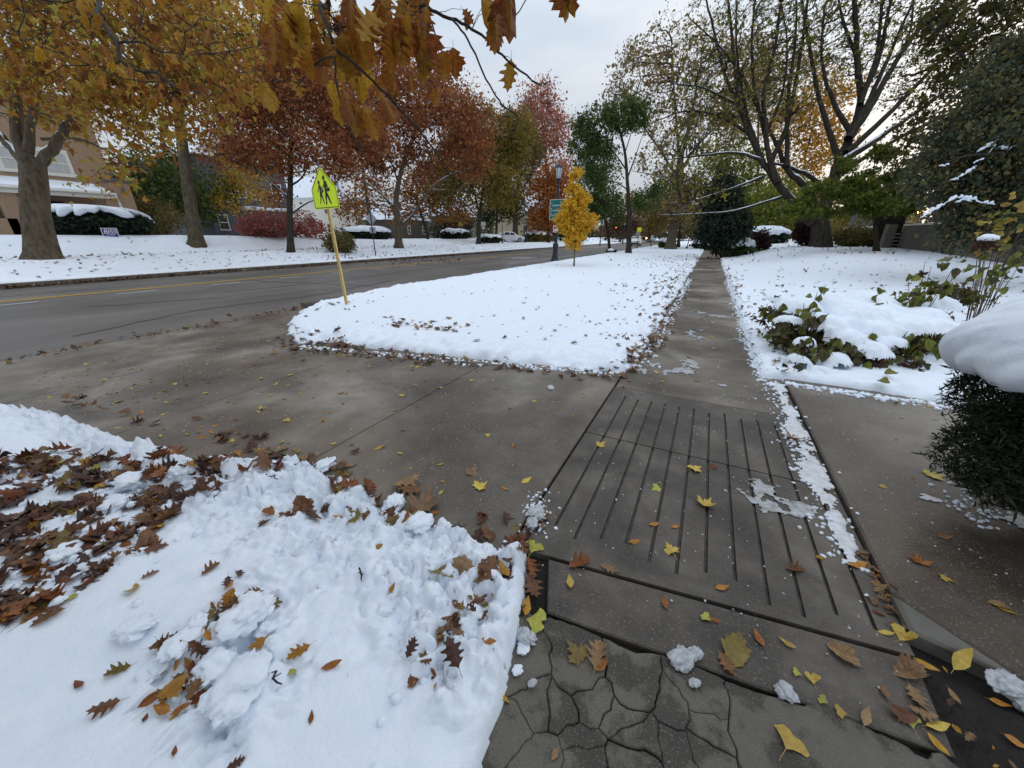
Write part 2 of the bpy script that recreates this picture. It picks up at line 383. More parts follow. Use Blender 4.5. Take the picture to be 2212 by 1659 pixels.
def tree(name, label, base, trunk, r0, r1, limbs, blobs, ntar, leaf, lmat, bmat=None, group=None, rtip=0.007, seed=1, flare=1.5, shell=0.45, snow=0, shape='kite', droop=0.5, wander=0.12, cat='tree', bare=0, low=0.45, zs=0.85):
    """trunk: list of 3D points; limbs: list of (points, r0, r1, snow?); blobs: list of (centre, radius); leaf: (size, per twig, spread)"""
    rng = np.random.default_rng(seed); bmat = bmat or BARK
    trunk = [np.array(trunk[0], float)-np.array([0, 0, .3])]+list(trunk[1:]); base = np.array(base, float)-np.array([0, 0, .3])
    root = empty(name, base, 0, label, cat, group)
    tp = catmull(trunk, 5); K = len(tp); s = np.linspace(0, 1, K)
    rad = r0+(r1-r0)*s; h = np.maximum(tp[:, 2]-tp[0, 2]-.3, -.1); rad = rad*(1+(flare-1)*np.exp(-h/(0.9*r0+0.05)))
    tv, tf = tube_arrays([tp-base], [rad], 14)
    a = np.arctan2(tv[:, 1]-(tp[0]-base)[1], tv[:, 0]-(tp[0]-base)[0])     # root flare ridges and bark unevenness
    k = np.exp(-np.maximum(tv[:, 2], 0)/(1.1*r0+0.05)); rg = 1+0.16*k*np.sin(a*5+seed)+0.05*(fbm(a*2.0+9, tv[:, 2]*1.2, 3, seed))
    ctr = np.repeat((tp-base), 14, 0); tv = ctr+(tv-ctr)*rg[:, None]
    parts = [(tv, tf)]; nodes = [(tp[i], (tp[min(i+1, K-1)]-tp[i-1]), []) for i in range(1, K) if s[i] > low]
    sl = []
    for pts, lr0, lr1, sn in limbs:
        lp = catmull(pts, 5); q = np.linspace(0, 1, len(lp)); lp[1:-1] += rng.normal(size=(len(lp)-2, 3))*lr0*0.08
        lr = lr0+(lr1-lr0)*q**0.8; v, f = tube_arrays([lp-base], [lr], 8); parts.append((v, f))
        nodes += [(lp[i], lp[min(i+1, len(lp)-1)]-lp[i-1], []) for i in range(1, len(lp)) if q[i] > 0.3]
        if sn: sl.append((lp-base, lr))
    T = blob_points(blobs, ntar, rng, shell, zs); NP = np.array([n[0] for n in nodes])
    dd = np.linalg.norm(T[:, None, :]-NP[None], axis=2); dz = NP[None, :, 2]-T[:, None, 2]
    dd = dd+np.maximum(dz, -0.5)*0.7
    who = dd.argmin(1)
    nd = []
    for i, n in enumerate(nodes):
        G = T[who == i]
        if len(G):
            d = n[1]/(np.linalg.norm(n[1])+1e-9); nd.append((n[0], d, G))
    big = max(len(n[2]) for n in nd); ex = min(0.62, max(0.42, math.log(max(r1, 0.03)*0.8/rtip)/math.log(max(big, 3))))
    E = grow(nd, rng, rtip, ex, wander)
    Eb = [(p-base, d, q-base, a_, b_, k_) for p, d, q, a_, b_, k_ in E]
    V, F = edges_mesh(Eb, rng); parts.append((V, F))
    if bare:    # extra fine twigs at the tips
        tips = [e for e in Eb if e[5] == 1]; X = []
        for _ in range(bare):
            for p, d, q, a_, b_, k_ in tips:
                dr = (q-p); L = np.linalg.norm(dr)+1e-9; o = q-dr*rng.uniform(0, 0.5)
                X.append((o, dr/L, o+dr/L*rng.uniform(0.3, 0.8)+rng.normal(size=3)*0.28, rtip*0.75, rtip*0.4, 1))
        v, f = edges_mesh(X, rng, 2, 0.08); parts.append((v, f))
    V = []; F = []; b = 0
    for v, f in parts: V.append(v); F.append(f+b); b += len(v)
    raw('trunk', np.concatenate(V), np.concatenate(F), bmat, root, True)
    sz, per, spread = leaf
    if per:
        C = np.repeat(T-base, per, 0)+rng.normal(size=(len(T)*per, 3))*spread
        back = np.repeat(np.array([rng.random() for _ in T]), per)
        v, f = leaf_cloud(C, sz, rng, shape, droop); raw('crown', v, f, lmat, root)
    if snow:
        for p, d, q, a_, b_, k_ in Eb:
            if a_ > 0.022 and abs(q[2]-p[2]) < 0.8*np.linalg.norm(q-p) and rng.random() < snow:
                t = np.linspace(0, 1, 4)[:, None]; m = p+d*np.linalg.norm(q-p)*0.45
                sl.append(((1-t)**2*p+2*t*(1-t)*m+t*t*q, np.linspace(a_, b_, 4)))
    if sl:
        v, f = snow_tubes(sl); o = raw('snow_on_limbs', v, f, SNOW, root, True); o['kind'] = 'stuff'
    return root
def ell_points(c, r, n, rng, top=None, lo=0.45):
    d = rng.normal(size=(n, 3)); d /= np.linalg.norm(d, axis=1, keepdims=True)
    lp = 0.82+0.30*fbm(np.arctan2(d[:, 1], d[:, 0])*1.6+c[0]*3.1, d[:, 2]*2.2+c[1]*1.7, 3, 5)
    p = d*(lp*(lo+(1.07-lo)*rng.random(n)**0.5))[:, None]
    if top is not None: p[:, 2] = np.minimum(p[:, 2], top)
    return np.array(c)+p*np.array(r)
def dome(c, r, rng_seed=0, nu=40, nv=14, lo=0.1, amp=0.12, freq=2.2, thick=0.12, ragged=0.0, power=1.0):
    """snow lying on a rounded shrub: upper skin of an ellipsoid with thickness, uneven lower edge"""
    c = np.array(c, float); r = np.array(r, float)
    u = np.linspace(0, 2*np.pi, nu, endpoint=False); v = np.linspace(0, 1, nv)
    U, Vv = np.meshgrid(u, v, indexing='ij')
    low = lo+ragged*(fbm(np.cos(U)*freq*1.7+5, np.sin(U)*freq*1.7, 4, rng_seed))
    el = np.pi/2-(np.pi/2-np.arcsin(np.clip(low, -0.6, 0.95)))*Vv
    x = np.cos(U)*np.cos(el)**power; y = np.sin(U)*np.cos(el)**power; z = np.sin(el)
    nse = 1+amp*fbm(x*freq+3, y*freq+z*freq, 3, rng_seed+2, 0.35)+amp*0.22*fbm(x*11+3, y*11+z*9, 3, rng_seed+6)
    top = np.stack([x*r[0]*nse, y*r[1]*nse, z*r[2]*nse], -1)
    edge = np.sqrt(np.clip(1-Vv**6, 0, 1)); th = thick*edge
    T = top+np.stack([x, y, np.abs(z)*0.6+0.6], -1)*th[..., None]
    B = top*0.93
    n = nu*nv; idx = np.arange(n).reshape(nu, nv)
    i, j = np.meshgrid(np.arange(nu), np.arange(nv-1), indexing='ij'); i2 = (i+1) % nu
    f1 = np.stack([idx[i, j], idx[i, j+1], idx[i2, j+1], idx[i2, j]], -1).reshape(-1, 4)
    f2 = f1[:, ::-1]+n
    i = np.arange(nu); i2 = (i+1) % nu
    f3 = np.stack([idx[i, nv-1], idx[i, nv-1]+n, idx[i2, nv-1]+n, idx[i2, nv-1]], -1)
    return np.concatenate([T.reshape(-1, 3), B.reshape(-1, 3)])+c, np.concatenate([f1, f2, f3])
def shrub(name, label, base, blobs, n, leaf, lmat, seed=1, snow=None, stems=6, smat=None, group=None, cat='shrub', shape='kite', droop=0.1, stem_r=0.012, lo=0.45, sk=0.4):
    """blobs: (offset from base, (rx, ry, rz)); snow: list of dome kwargs"""
    rng = np.random.default_rng(seed); base = np.array(base, float); root = empty(name, base, 0, label, cat, group)
    w = np.array([b[1][0]*b[1][2] for b in blobs], float); w /= w.sum()
    C = np.concatenate([ell_points(o, r, k, rng, None, lo) for (o, r), k in zip(blobs, rng.multinomial(n, w))]); C = C[C[:, 2] > 0.02]
    v, f = leaf_cloud(C, leaf, rng, shape, droop); raw('foliage', v, f, lmat, root)
    P = []; Q = []
    for i in range(stems):
        o, r = blobs[i % len(blobs)]; e = np.array(o)+np.clip(rng.normal(size=3), -1.2, 1.2)*np.array(r)*sk*.85; s0 = np.array([o[0]*0.5+rng.normal()*0.12, o[1]*0.5+rng.normal()*0.12, -0.03])
        for k in range(3):
            e2 = e+np.clip(rng.normal(size=3), -1.2, 1.2)*np.array(r)*sk; m = (s0+e2)/2+rng.normal(size=3)*0.06
            P.append(np.array([s0, (s0+m)/2, m, (m+e2)/2, e2])); Q.append(np.linspace(stem_r, stem_r*0.4, 5))
    v, f = tube_arrays(P, Q, 4); raw('stem', v, f, smat or TWIG, root)
    for kw in (snow or []):
        v, f = dome(**kw); raw('snow_cap', v, f, SNOW, root, True)
    return root
# ---------------------------------------------------------------- ground, road, pavements
def struct(name, v, f, m, smooth=False, parent=None):
    o = raw(name, v, f, m, parent, smooth)
    if parent is None: o['kind'] = 'structure'
    return o
def grid_axis(a, b, s0, g, smax):
    x = [a]; s = s0
    while x[-1] < b: x.append(x[-1]+s); s = min(s*g, smax)
    return np.array(x)
gx = np.unique(np.concatenate([np.linspace(-900, -70, 12), np.linspace(-70, 70, 8), np.linspace(70, 900, 12)]))
X, Y = np.meshgrid(gx, gx, indexing='ij'); n = len(gx); I = np.arange(n*n).reshape(n, n)
struct('ground', np.stack([X, Y, np.full_like(X, -0.45)], -1).reshape(-1, 3), np.stack([I[:-1, :-1], I[1:, :-1], I[1:, 1:], I[:-1, 1:]], -1).reshape(-1, 4), SNOWFAR)
# road: gentle camber, crossing the view
xs = np.linspace(-20.9, -8.4, 14); ys = np.linspace(-40, 220, 60); X, Y = np.meshgrid(xs, ys, indexing='ij')
Z = -0.13+0.05*(1-((X+14.6)/6.2)**2); n, k = X.shape; I = np.arange(n*k).reshape(n, k)
def quads(I): return np.stack([I[:-1, :-1], I[1:, :-1], I[1:, 1:], I[:-1, 1:]], -1).reshape(-1, 4)
road = struct('road', np.stack([X, Y, Z], -1).reshape(-1, 3), quads(I), ASPH, True)
def road_z(x): return -0.13+0.05*(1-((x+14.6)/6.2)**2)
def strip(mb, x0, x1, y0, y1, dz=0.006):
    z0, z1 = road_z(x0)+dz, road_z(x1)+dz; mb.add([(x0, y0, z0), (x1, y0, z1), (x1, y1, z1), (x0, y1, z0)], [(0, 1, 2, 3)])
mb = MB()
for x in (-16.42, -16.2):
    y = -40
    while y < 200: strip(mb, x, x+0.15, y, y+5); y += 5
mb.build('centre_line', YEL, road)
dash = None
for k in range(-3, 14):
    y = 4.4+2.45*k
    if dash is None:
        mb = MB(); strip(mb, -15.42, -15.28, 0, 0.95); dash_o = mb.build('lane_dash', WHT, road); dash = dash_o.data; dash_o.location = (0, y, 0)
    else: share('lane_dash', dash, road).location = (0, y, 0)
mb = MB(); strip(mb, -11.1, -10.98, 21, 52); mb.build('edge_line', WHT, road)
mb = MB()
for k, (x, y, w, l) in enumerate([(-14.2, 26.0, 0.16, 2.6), (-13.8, 26.6, 0.16, 2.2), (-13.35, 26.0, 0.16, 2.8), (-12.95, 26.3, 0.16, 2.0), (-12.5, 26.0, 0.16, 2.5), (-14.2, 33.0, 1.8, 0.4)]): strip(mb, x, x+w, y, y+l)
mb.build('lane_marking', WHT, road)
mb = MB(); rs = random.Random(4)
for pts in ([(-13.3, 3.2), (-12.7, 3.9), (-12.3, 4.9), (-11.8, 5.6)], [(-9.6, 2.0), (-10.4, 4.5), (-10.1, 7.0), (-10.9, 11.0)], [(-19.5, 8.0), (-17.5, 8.6), (-14.5, 8.4), (-11.0, 9.2), (-8.7, 9.0)], [(-13.0, 6.0), (-12.6, 10.0), (-13.1, 15.0), (-12.8, 22.0)], [(-20.0, 17.0), (-15.0, 17.6), (-9.0, 17.2)], [(-17.8, -2), (-17.6, 6), (-18.0, 14), (-17.7, 30)]):
    P = catmull([(a, b, 0) for a, b in pts], 7)
    P[1:-1, :2] += np.array([[rs.uniform(-.07, .07), rs.uniform(-.07, .07)] for _ in P[1:-1]])
    for a, b in zip(P[:-1], P[1:]):
        d = (b-a)[:2]; nrm = np.array([-d[1], d[0]])/(np.linalg.norm(d)+1e-9)*0.022
        q = [a[:2]-nrm, b[:2]-nrm, b[:2]+nrm, a[:2]+nrm]; mb.add([(*p, road_z(p[0])+0.005) for p in q], [(0, 1, 2, 3)])
mb.build('crack_seal', SEAL, road)
# kerbs in lengths with open joints
kb = empty('kerb', kind='structure'); me = None
for k in range(-6, 30):
    if me is None:
        mb = MB(); mb.box(-20.98, -20.78, 0, 2.96, -0.4, 0.03, 0.02); me = mb.build('kerb_stone', KERB, kb).data; kb.children[0].location = (0, 3*k, 0)
    else: share('kerb_stone', me, kb).location = (0, 3*k, 0)
for k in range(0, 22): share('kerb_stone', me, kb).location = (12.32, 5.6+3*k, -0.01)
share('kerb_stone', me, kb).location = (12.32, -3.0, -0.01)

# sidewalk slabs
GROOVE_SHADE = mat('groove_painted_shade', [(0.020, 0.017, 0.014), (0.085, 0.072, 0.060)], scale=16, rough=0.45, bump=0.6, bscale=90, bdist=0.01)  # dark tone painted on groove faces in place of shade in the recess
SX0, SX1 = -0.66, 0.975
sw = empty('sidewalk', kind='structure')
def slab(name, poly, z0, z1, m, parent, ch=0.006): return MB().prism(poly, z0, z1, ch).build(name, m, parent)
j1 = lambda x: 1.37+0.139*x        # skewed joint under the grooved panel
j2 = lambda x: 1.065+0.11*x
def grooved(y0f, y1, ya, yb, gaps):
    """panel with recessed grooves running along it; ya(x), yb(x) groove ends"""
    mb = MB(); gs = [(-0.515+0.1255*i, -0.515+0.1255*i+0.017) for i in range(12)]
    br = [SX0+0.004]+[q for g in gs for q in g]+[SX1-0.004]; zt, zd = 0.0, -0.012; mi = []
    for i in range(len(br)-1):
        a, b = br[i], br[i+1]; q = lambda x, y, z: (x, y, z)
        Y0a, Y0b, Y1 = y0f(a)+gaps, y0f(b)+gaps, y1-gaps
        mi += [0] if i % 2 == 0 else [0, 0, 1, 1, 1, 1, 1]
        if i % 2 == 0: mb.add([q(a, Y0a, zt), q(b, Y0b, zt), q(b, Y1, zt), q(a, Y1, zt)], [(0, 1, 2, 3)])
        else:
            e0, e1 = max(ya(a), Y0a), min(yb(a), Y1)
            mb.add([q(a, Y0a, zt), q(b, Y0b, zt), q(b, e0, zt), q(a, e0, zt), q(b, e1, zt), q(a, e1, zt), q(b, Y1, zt), q(a, Y1, zt), q(a+.003, e0+.003, zd), q(b-.003, e0+.003, zd), q(b-.003, e1-.003, zd), q(a+.003, e1-.003, zd)],
                   [(0, 1, 2, 3), (5, 4, 6, 7), (8, 9, 10, 11), (3, 2, 9, 8), (11, 10, 4, 5), (3, 8, 11, 5), (2, 4, 10, 9)])
    a, b = br[0], br[-1]
    for (x, y), (u, v) in (((a, y0f(a)+gaps), (b, y0f(b)+gaps)), ((b, y0f(b)+gaps), (b, y1-gaps)), ((b, y1-gaps), (a, y1-gaps)), ((a, y1-gaps), (a, y0f(a)+gaps))):
        mb.add([(x, y, -0.1), (u, v, -0.1), (u, v, 0), (x, y, 0)], [(0, 1, 2, 3)])
    return raw('grooved_slab', mb.v, mb.f, [CONCD, GROOVE_SHADE], sw, False, mi+[0]*(len(mb.f)-len(mi)))
ya = lambda x: 1.53+0.05*math.sin(x*37)+0.02*x; yb = lambda x: 3.5+0.03*math.sin(x*23)
grooved(lambda x: j1(x), 2.63, ya, lambda x: 9, 0.007)
grooved(lambda x: 2.63, 3.72, lambda x: 0, yb, 0.004)
slab('slab', [(SX0+.3, j2(-.36)+.007), (SX1-.02, j2(.955)+.007), (SX1-.005, j1(.97)-.007), (SX0+.2, j1(-.46)-.007)], -0.1, -0.004, CONCD, sw)
y = 3.73; ks = random.Random(3)
for k in range(36):
    L = 1.62; dz = ks.uniform(-0.006, 0.004) if k else 0
    slab('slab', [(SX0+.004, y), (SX1-.004, y), (SX1-.004, y+L-.012), (SX0+.004, y+L-.012)], -0.1, dz, CONC, sw, 0.008); y += L

# cracked panel: pieces traced as cells round their middles
def clip(poly, a, b):   # keep the side of points nearer to a than b
    m = (a+b)/2; nrm = b-a; out = []
    for i in range(len(poly)):
        p, q = poly[i], poly[(i+1) % len(poly)]; dp, dq = np.dot(p-m, nrm), np.dot(q-m, nrm)
        if dp <= 0: out.append(p)
        if dp*dq < 0: out.append(p+(q-p)*dp/(dp-dq))
    return out
seeds = [(60, 1010), (150, 1270), (390, 1020), (330, 1300), (540, 1240), (800, 1110), (700, 1340), (1040, 1280), (1190, 1230), (1215, 1390), (800, 1480), (450, 1480), (160, 1560), (60, 1400), (480, 1650), (790, 1650), (1080, 1560), (1215, 1540), (1600, 1450)]
S = [gp((2000+a/1.659)/1.808, (2000+b/1.659)/1.808)[:2] for a, b in seeds]
S += [np.array(q) for q in [(-0.2, 0.3), (0.05, 0.25), (0.3, 0.3), (-0.3, 0.0), (0.1, -0.05), (0.5, 0.0), (0.45, 0.35)]]
outer = [np.array(q) for q in [(-0.62, -1.2), (1.7, -1.2), (1.7, 0.62), (0.93, j2(0.93)-.007), (-0.62, j2(-0.62)-.007)]]
cp = empty('cracked_slab', kind='structure')
def wob(p): return p+np.array([0.034*fbm(p[0]*8+3, p[1]*8, 3, 21)+0.010*fbm(p[0]*45, p[1]*45, 2, 5), 0.034*fbm(p[0]*8-7, p[1]*8+4, 3, 22)+0.010*fbm(p[0]*45+9, p[1]*45, 2, 6)])
for i, s in enumerate(S):
    P = [q for q in outer]
    for j, t in enumerate(S):
        if i != j and P: P = clip(P, s, t)
    if len(P) < 3: continue
    Q = []
    for a, b in zip(P, P[1:]+P[:1]):
        m = max(1, int(np.linalg.norm(b-a)/0.022))
        for t in range(m): Q.append(wob(a+(b-a)*t/m))
    c = np.mean(Q, 0); gap = ks.choice([.0002, .0007, .0014, .0028]); Q = [q+(c-q)/np.linalg.norm(c-q)*gap for q in Q]
    o = MB().prism(Q, -0.06, -0.002+0.004*ks.uniform(-1, 1), 0.0035).build('slab_piece', CONCP, cp)
# soil under joints, and the bare bed at the corner
struct('soil', [(-0.8, -2, -0.035), (7, -2, -0.035), (7, 6, -0.035), (-0.8, 6, -0.035), (-9, -2, -0.2), (-9, 6, -0.2)], [(0, 1, 2, 3), (4, 0, 3, 5)], SOIL)
bx_ = np.linspace(0.85, 3.2, 60); by_ = np.linspace(0.3, 1.75, 45); X, Y = np.meshgrid(bx_, by_, indexing='ij')
edge = np.minimum(np.minimum(X-0.93, 3.2-X), np.minimum((1.58-0.19*(X-0.99))-Y, Y-(1.17-0.55*(X-0.93))))
Z = -0.05+0.045*sm(edge/0.15)+0.012*fbm(X*14, Y*14, 4, 2)
struct('planting_bed', np.stack([X, Y, Z], -1).reshape(-1, 3), quads(np.arange(X.size).reshape(X.shape)), SOIL, True)

# driveway: apron slabs towards the road and the raised pad on the right
dw = empty('driveway', kind='structure')
zx = lambda x: 0.0 if x > -0.7 else -0.002+0.0125*(x+0.66)
def apron(xa, xb, ya_, yb_):
    P = [(xa, ya_), (xb, ya_), (xb, yb_), (xa, yb_)]; mb = MB(); g = 0.006
    P = [(xa+g, ya_+g), (xb-g, ya_+g), (xb-g, yb_-g), (xa+g, yb_-g)]
    mb.prism(P, -0.3, 0, 0.006); mb.v = [(x, y, z+zx(x)) for x, y, z in mb.v]; return mb.build('driveway_slab', CONC, dw)
for xa, xb in ((-2.35, -0.67), (-4.2, -2.35), (-6.1, -4.2), (-8.4, -6.1)): apron(xa, xb, 0.2, 2.45 if xa > -3 else 6.2) if xa < -3 else (apron(xa, xb, 0.2, 4.6))
PADZ = 0.03
pad = [(1.285, 1.54), (4.2, 0.95), (9.0, 0.9), (9.0, 4.75), (0.985, 4.75), (0.985, 1.78), (0.985, 1.62)]
slab('driveway_slab', [pad[0], pad[1], (4.2, 3.0), (4.2, 4.75), pad[4], (0.985, 1.80)], -0.08, PADZ, CONC, dw, 0.01)
slab('driveway_slab', [(4.212, 0.95), (9, 0.9), (9, 4.75), (4.212, 4.75)], -0.08, PADZ, CONC, dw, 0.01)
slab('slab_corner', [(0.982, 1.60), (1.277, 1.533), (0.982, 1.79)], -0.08, PADZ+0.004, CONCG, dw, 0.012)
slab('slab_corner', [(1.29, 1.53), (1.9, 1.40), (1.72, 1.50), (1.3, 1.60)], -0.075, PADZ+0.0045, CONCG, dw, 0.008)

# ---------------------------------------------------------------- snow cover
PATCH = []
def snow_patch(name, xs, ys, fn, m=SNOW):
    X, Y = np.meshgrid(xs, ys, indexing='ij'); Z, keep = fn(X, Y)
    n, k = X.shape; I = np.arange(n*k).reshape(n, k); F = quads(I); kp = keep.ravel(); F = F[kp[F].any(1)]
    used = np.zeros(n*k, bool); used[F.ravel()] = True; mp = np.cumsum(used)-1
    V = np.stack([X, Y, Z], -1).reshape(-1, 3)[used]
    PATCH.append((xs, ys, Z, keep)); return struct(name, V, mp[F], m, True)
def ground_z(x, y):
    z = 0.0 if x > -0.7 else zx(x)
    if x > 0.985 and y < 4.75 and y > 1.55-0.2*(x-1): z = PADZ
    if x < -8.4: z = road_z(x) if x > -20.8 else z
    if x > 0.95 and y < 1.5: z = 0.0
    if x < 0.9 and y < 1: z = 0.0
    for xs, ys, Z, K in PATCH:
        if xs[0] < x < xs[-1] and ys[0] < y < ys[-1]:
            i = np.searchsorted(xs, x)-1; j = np.searchsorted(ys, y)-1
            a = (x-xs[i])/(xs[i+1]-xs[i]); b = (y-ys[j])/(ys[j+1]-ys[j])
            if K[i:i+2, j:j+2].any():
                z = max(z, (Z[i, j]*(1-a)+Z[i+1, j]*a)*(1-b)+(Z[i, j+1]*(1-a)+Z[i+1, j+1]*a)*b)
    return float(z)
g2 = lambda a, b, z=0.0: tuple(gp(a, b, z)[:2])
# near-left bank
polyA = [(-8.35, 0.55)]+[g2(a, b, 0.09) for a, b in [(0, 858), (120, 878), (250, 925), (372, 963), (470, 985), (560, 985), (640, 985), (700, 1010), (790, 1038), (812, 1080), (900, 1090), (960, 1120), (1040, 1150), (1110, 1172)]]+[g2(a, b, 0.0) for a, b in [(1137, 1195), (1133, 1300), (1112, 1400), (1085, 1530), (1040, 1659)]]+[(-0.28, -0.2), (-0.28, -2.5), (-8.35, -2.5)]
pile = [gp(a, b, 0.12)[:2] for a, b in [(480, 1380), (540, 1300), (560, 1450), (430, 1450), (480, 1530)]]
def fnA(X, Y):
    sd = poly_sd(X, Y, polyA); far = sm((Y-0.35)/0.5)
    rag = np.where(X > -0.62, 0.008, 0.05)
    d = sd+rag*fbm(X*9, Y*9, 4, 1)+rag*0.5*fbm(X*34, Y*34, 3, 7)
    qx, qy = X+.03*fbm(X*14, Y*14, 3, 61), Y+.03*fbm(X*14+3, Y*14, 3, 62)
    w1, v1 = worley(qx*8, qy*8, 3); w2, v2 = worley(qx*17, qy*17, 8); w3, v3 = worley(qx*33, qy*33, 18)
    rough = np.clip(sm(1-(sd-0.05)/0.6)*far+0.85*sm(fbm(X*1.6+4, Y*1.6, 3, 9)*1.6+0.62)*sm((Y-0.42)/0.3), 0, 1)
    pl = np.zeros_like(X)
    for p in pile: pl = np.maximum(pl, np.exp(-((X-p[0])**2+(Y-p[1])**2)/(2*0.11**2)))
    rough = np.maximum(rough, pl*0.9)
    h = 0.115+0.035*fbm(X*1.1, Y*1.1, 3, 4)+0.030*fbm(X*3.1, Y*3.1, 3, 14)
    h = h+rough*(0.105*(v1-0.45)*sm((0.60-w1)/0.16)+0.055*(v2-0.4)*sm((0.58-w2)/0.15)+0.028*(v3-0.4)*sm((0.58-w3)/0.2)+0.034*fbm(X*24, Y*24, 4, 6)+0.035*np.abs(fbm(X*11, Y*11, 4, 26)))
    h = h+0.006*fbm(X*40, Y*40, 3, 16)*(0.3+rough)
    prof = 1-np.exp(-np.maximum(d, 0)/0.035)
    z = np.where(d > 0, h*prof, -0.05)+np.minimum(0, 0.0125*(X+0.66))
    return np.where(d > 0, z, z-0.03), d > 0
xsA = np.concatenate([np.linspace(-8.4, -3.2, 160, endpoint=False), np.linspace(-3.2, -0.22, 300)])
snow_patch('snow_bank', xsA, np.concatenate([np.linspace(-2.5, 0.1, 40, endpoint=False), np.linspace(0.1, 1.75, 165)]), fnA)
# verge between sidewalk and road
polyB = [g2(612, 702), g2(640, 735), g2(720, 738), g2(800, 748), g2(900, 758), g2(1050, 778), g2(1200, 792), g2(1345, 808), (-0.60, 4.5), (-0.60, 30), (-0.62, 150), (-8.5, 150), (-8.52, 8), (-8.5, 5.9), g2(640, 662, 0.08)]
def fnB(X, Y):
    sd = poly_sd(X, Y, polyB); d = sd+0.13*fbm(X*3.5, Y*3.5, 4, 2)+0.05*fbm(X*16, Y*16, 3, 5)-0.03
    w1, v1 = worley(X*7, Y*7, 13); w2, v2 = worley(X*16, Y*16, 18)
    rough = sm(1-(sd-0.05)/0.75)*np.where(Y < 12, 1, 0.6)
    h = 0.10+0.03*sm(sd/.8)+0.03*fbm(X*0.8, Y*0.8, 3, 3)+0.008*fbm(X*4, Y*4, 3, 12)
    h = h+rough*(0.085*(v1-0.4)*sm((0.62-w1)/0.2)+0.045*(v2-0.35)*sm((0.6-w2)/0.2)+0.03*fbm(X*14, Y*14, 4, 6))
    z = np.where(d > 0, h*(1-np.exp(-np.maximum(d, 0)/0.11)), -0.08)+np.clip(0.0125*(X+0.66), -0.09, 0)*sm((9-Y)/5)
    return np.where(d > 0, z, z-0.03), d > 0
snow_patch('snow_verge', np.linspace(-8.8, -0.4, 260), grid_axis(3.2, 150, 0.026, 1.02, 4), fnB)
# lawn on the right with the front bed
polyC = [(0.72, 5.2), (0.78, 4.72), (1.1, 4.72), (1.45, 4.74), (1.9, 4.66), (2.35, 4.62), (2.8, 4.66), (3.5, 4.6), (8, 4.5), (90, 4.5), (90, 150), (0.72, 150)]
def fnC(X, Y):
    sd = poly_sd(X, Y, polyC); d = sd+0.07*fbm(X*4, Y*4, 4, 31)+0.03*fbm(X*15, Y*15, 3, 35)-0.02
    w1, v1 = worley(X*8, Y*8, 33); w2, v2 = worley(X*17, Y*17, 38)
    rough = sm(1-(sd-0.05)/0.8)*np.where(Y < 9, 1, 0.6)
    h = 0.10+0.03*fbm(X*0.9, Y*0.9, 3, 34)+0.006*fbm(X*4, Y*4, 3, 42)
    h = h+rough*(0.05*(v1-0.35)*sm((0.62-w1)/0.3)+0.025*(v2-0.3)*sm((0.6-w2)/0.3)+0.02*fbm(X*15, Y*15, 4, 36))
    z = np.where(d > 0, h*(1-np.exp(-np.maximum(d, 0)/0.05)), -0.06)+np.where(Y > 7, terr(np.maximum(X, 0.71), Y)-0.08, 0)*sm((X-0.7)/1.0)
    return np.where(d > 0, z, z-0.03), d > 0
snow_patch('snow_lawn', grid_axis(0.6, 90, 0.03, 1.022, 4), grid_axis(4.3, 150, 0.028, 1.022, 4), fnC)
# lawns across the road
def fnD(X, Y):
    d = -(X+20.95)+0.12*fbm(X*1.5, Y*1.5, 4, 41)+0.05*fbm(X*6, Y*6, 3, 45)-0.05
    z = terr(X, Y)+(0.07+0.035*fbm(X*0.5, Y*0.5, 4, 44)+0.012*fbm(X*3, Y*3, 3, 46))*(1-np.exp(-np.maximum(d, 0)/0.1))
    walk = np.exp(-((X+29.3)/0.55)**4)*sm((fbm(X*0.8, Y*0.35, 3, 47)+0.45)*3); z = z-0.10*walk
    return np.where(d > 0, z, -0.25), d > 0
snow_patch('far_lawn', -grid_axis(20.7, 120, 0.09, 1.02, 5)[::-1], np.concatenate([np.linspace(-40, -4, 30, endpoint=False), np.linspace(-4, 30, 240, endpoint=False), grid_axis(30, 190, 0.2, 1.03, 5)]), fnD, SNOWFAR)
# ---------------------------------------------------------------- trees
OAKM = leafmat('oak_leaves_orange', [(0.16, 0.055, 0.018), (0.32, 0.13, 0.03), (0.44, 0.22, 0.035), (0.42, 0.31, 0.05), (0.22, 0.085, 0.025), (0.40, 0.24, 0.04), (0.34, 0.30, 0.05)], 0.45, 1.05)
GOLDM = leafmat('leaves_gold', [(0.34, 0.17, 0.02), (0.52, 0.31, 0.04), (0.44, 0.34, 0.05), (0.26, 0.18, 0.035)], 0.45, 1.1)
REDM = leafmat('leaves_red_brown', [(0.11, 0.034, 0.020), (0.20, 0.060, 0.028), (0.28, 0.105, 0.040), (0.16, 0.062, 0.030), (0.30, 0.14, 0.04)], 0.45)
BRNM = leafmat('leaves_russet', [(0.15, 0.06, 0.02), (0.22, 0.09, 0.028), (0.18, 0.11, 0.03), (0.27, 0.10, 0.026)], 0.4)
OLIVM = leafmat('leaves_olive', [(0.11, 0.085, 0.018), (0.17, 0.115, 0.024), (0.12, 0.12, 0.024), (0.21, 0.115, 0.026)], 0.4)
PINKM = leafmat('leaves_pink_red', [(0.22, 0.075, 0.055), (0.30, 0.11, 0.07), (0.25, 0.12, 0.07), (0.20, 0.06, 0.045)], 0.35)
ORGM = leafmat('leaves_orange', [(0.24, 0.075, 0.02), (0.30, 0.12, 0.025), (0.20, 0.06, 0.02)], 0.35)
GRNM = leafmat('leaves_green', [(0.028, 0.052, 0.016), (0.052, 0.088, 0.022), (0.085, 0.115, 0.028), (0.04, 0.07, 0.02)], 0.4)
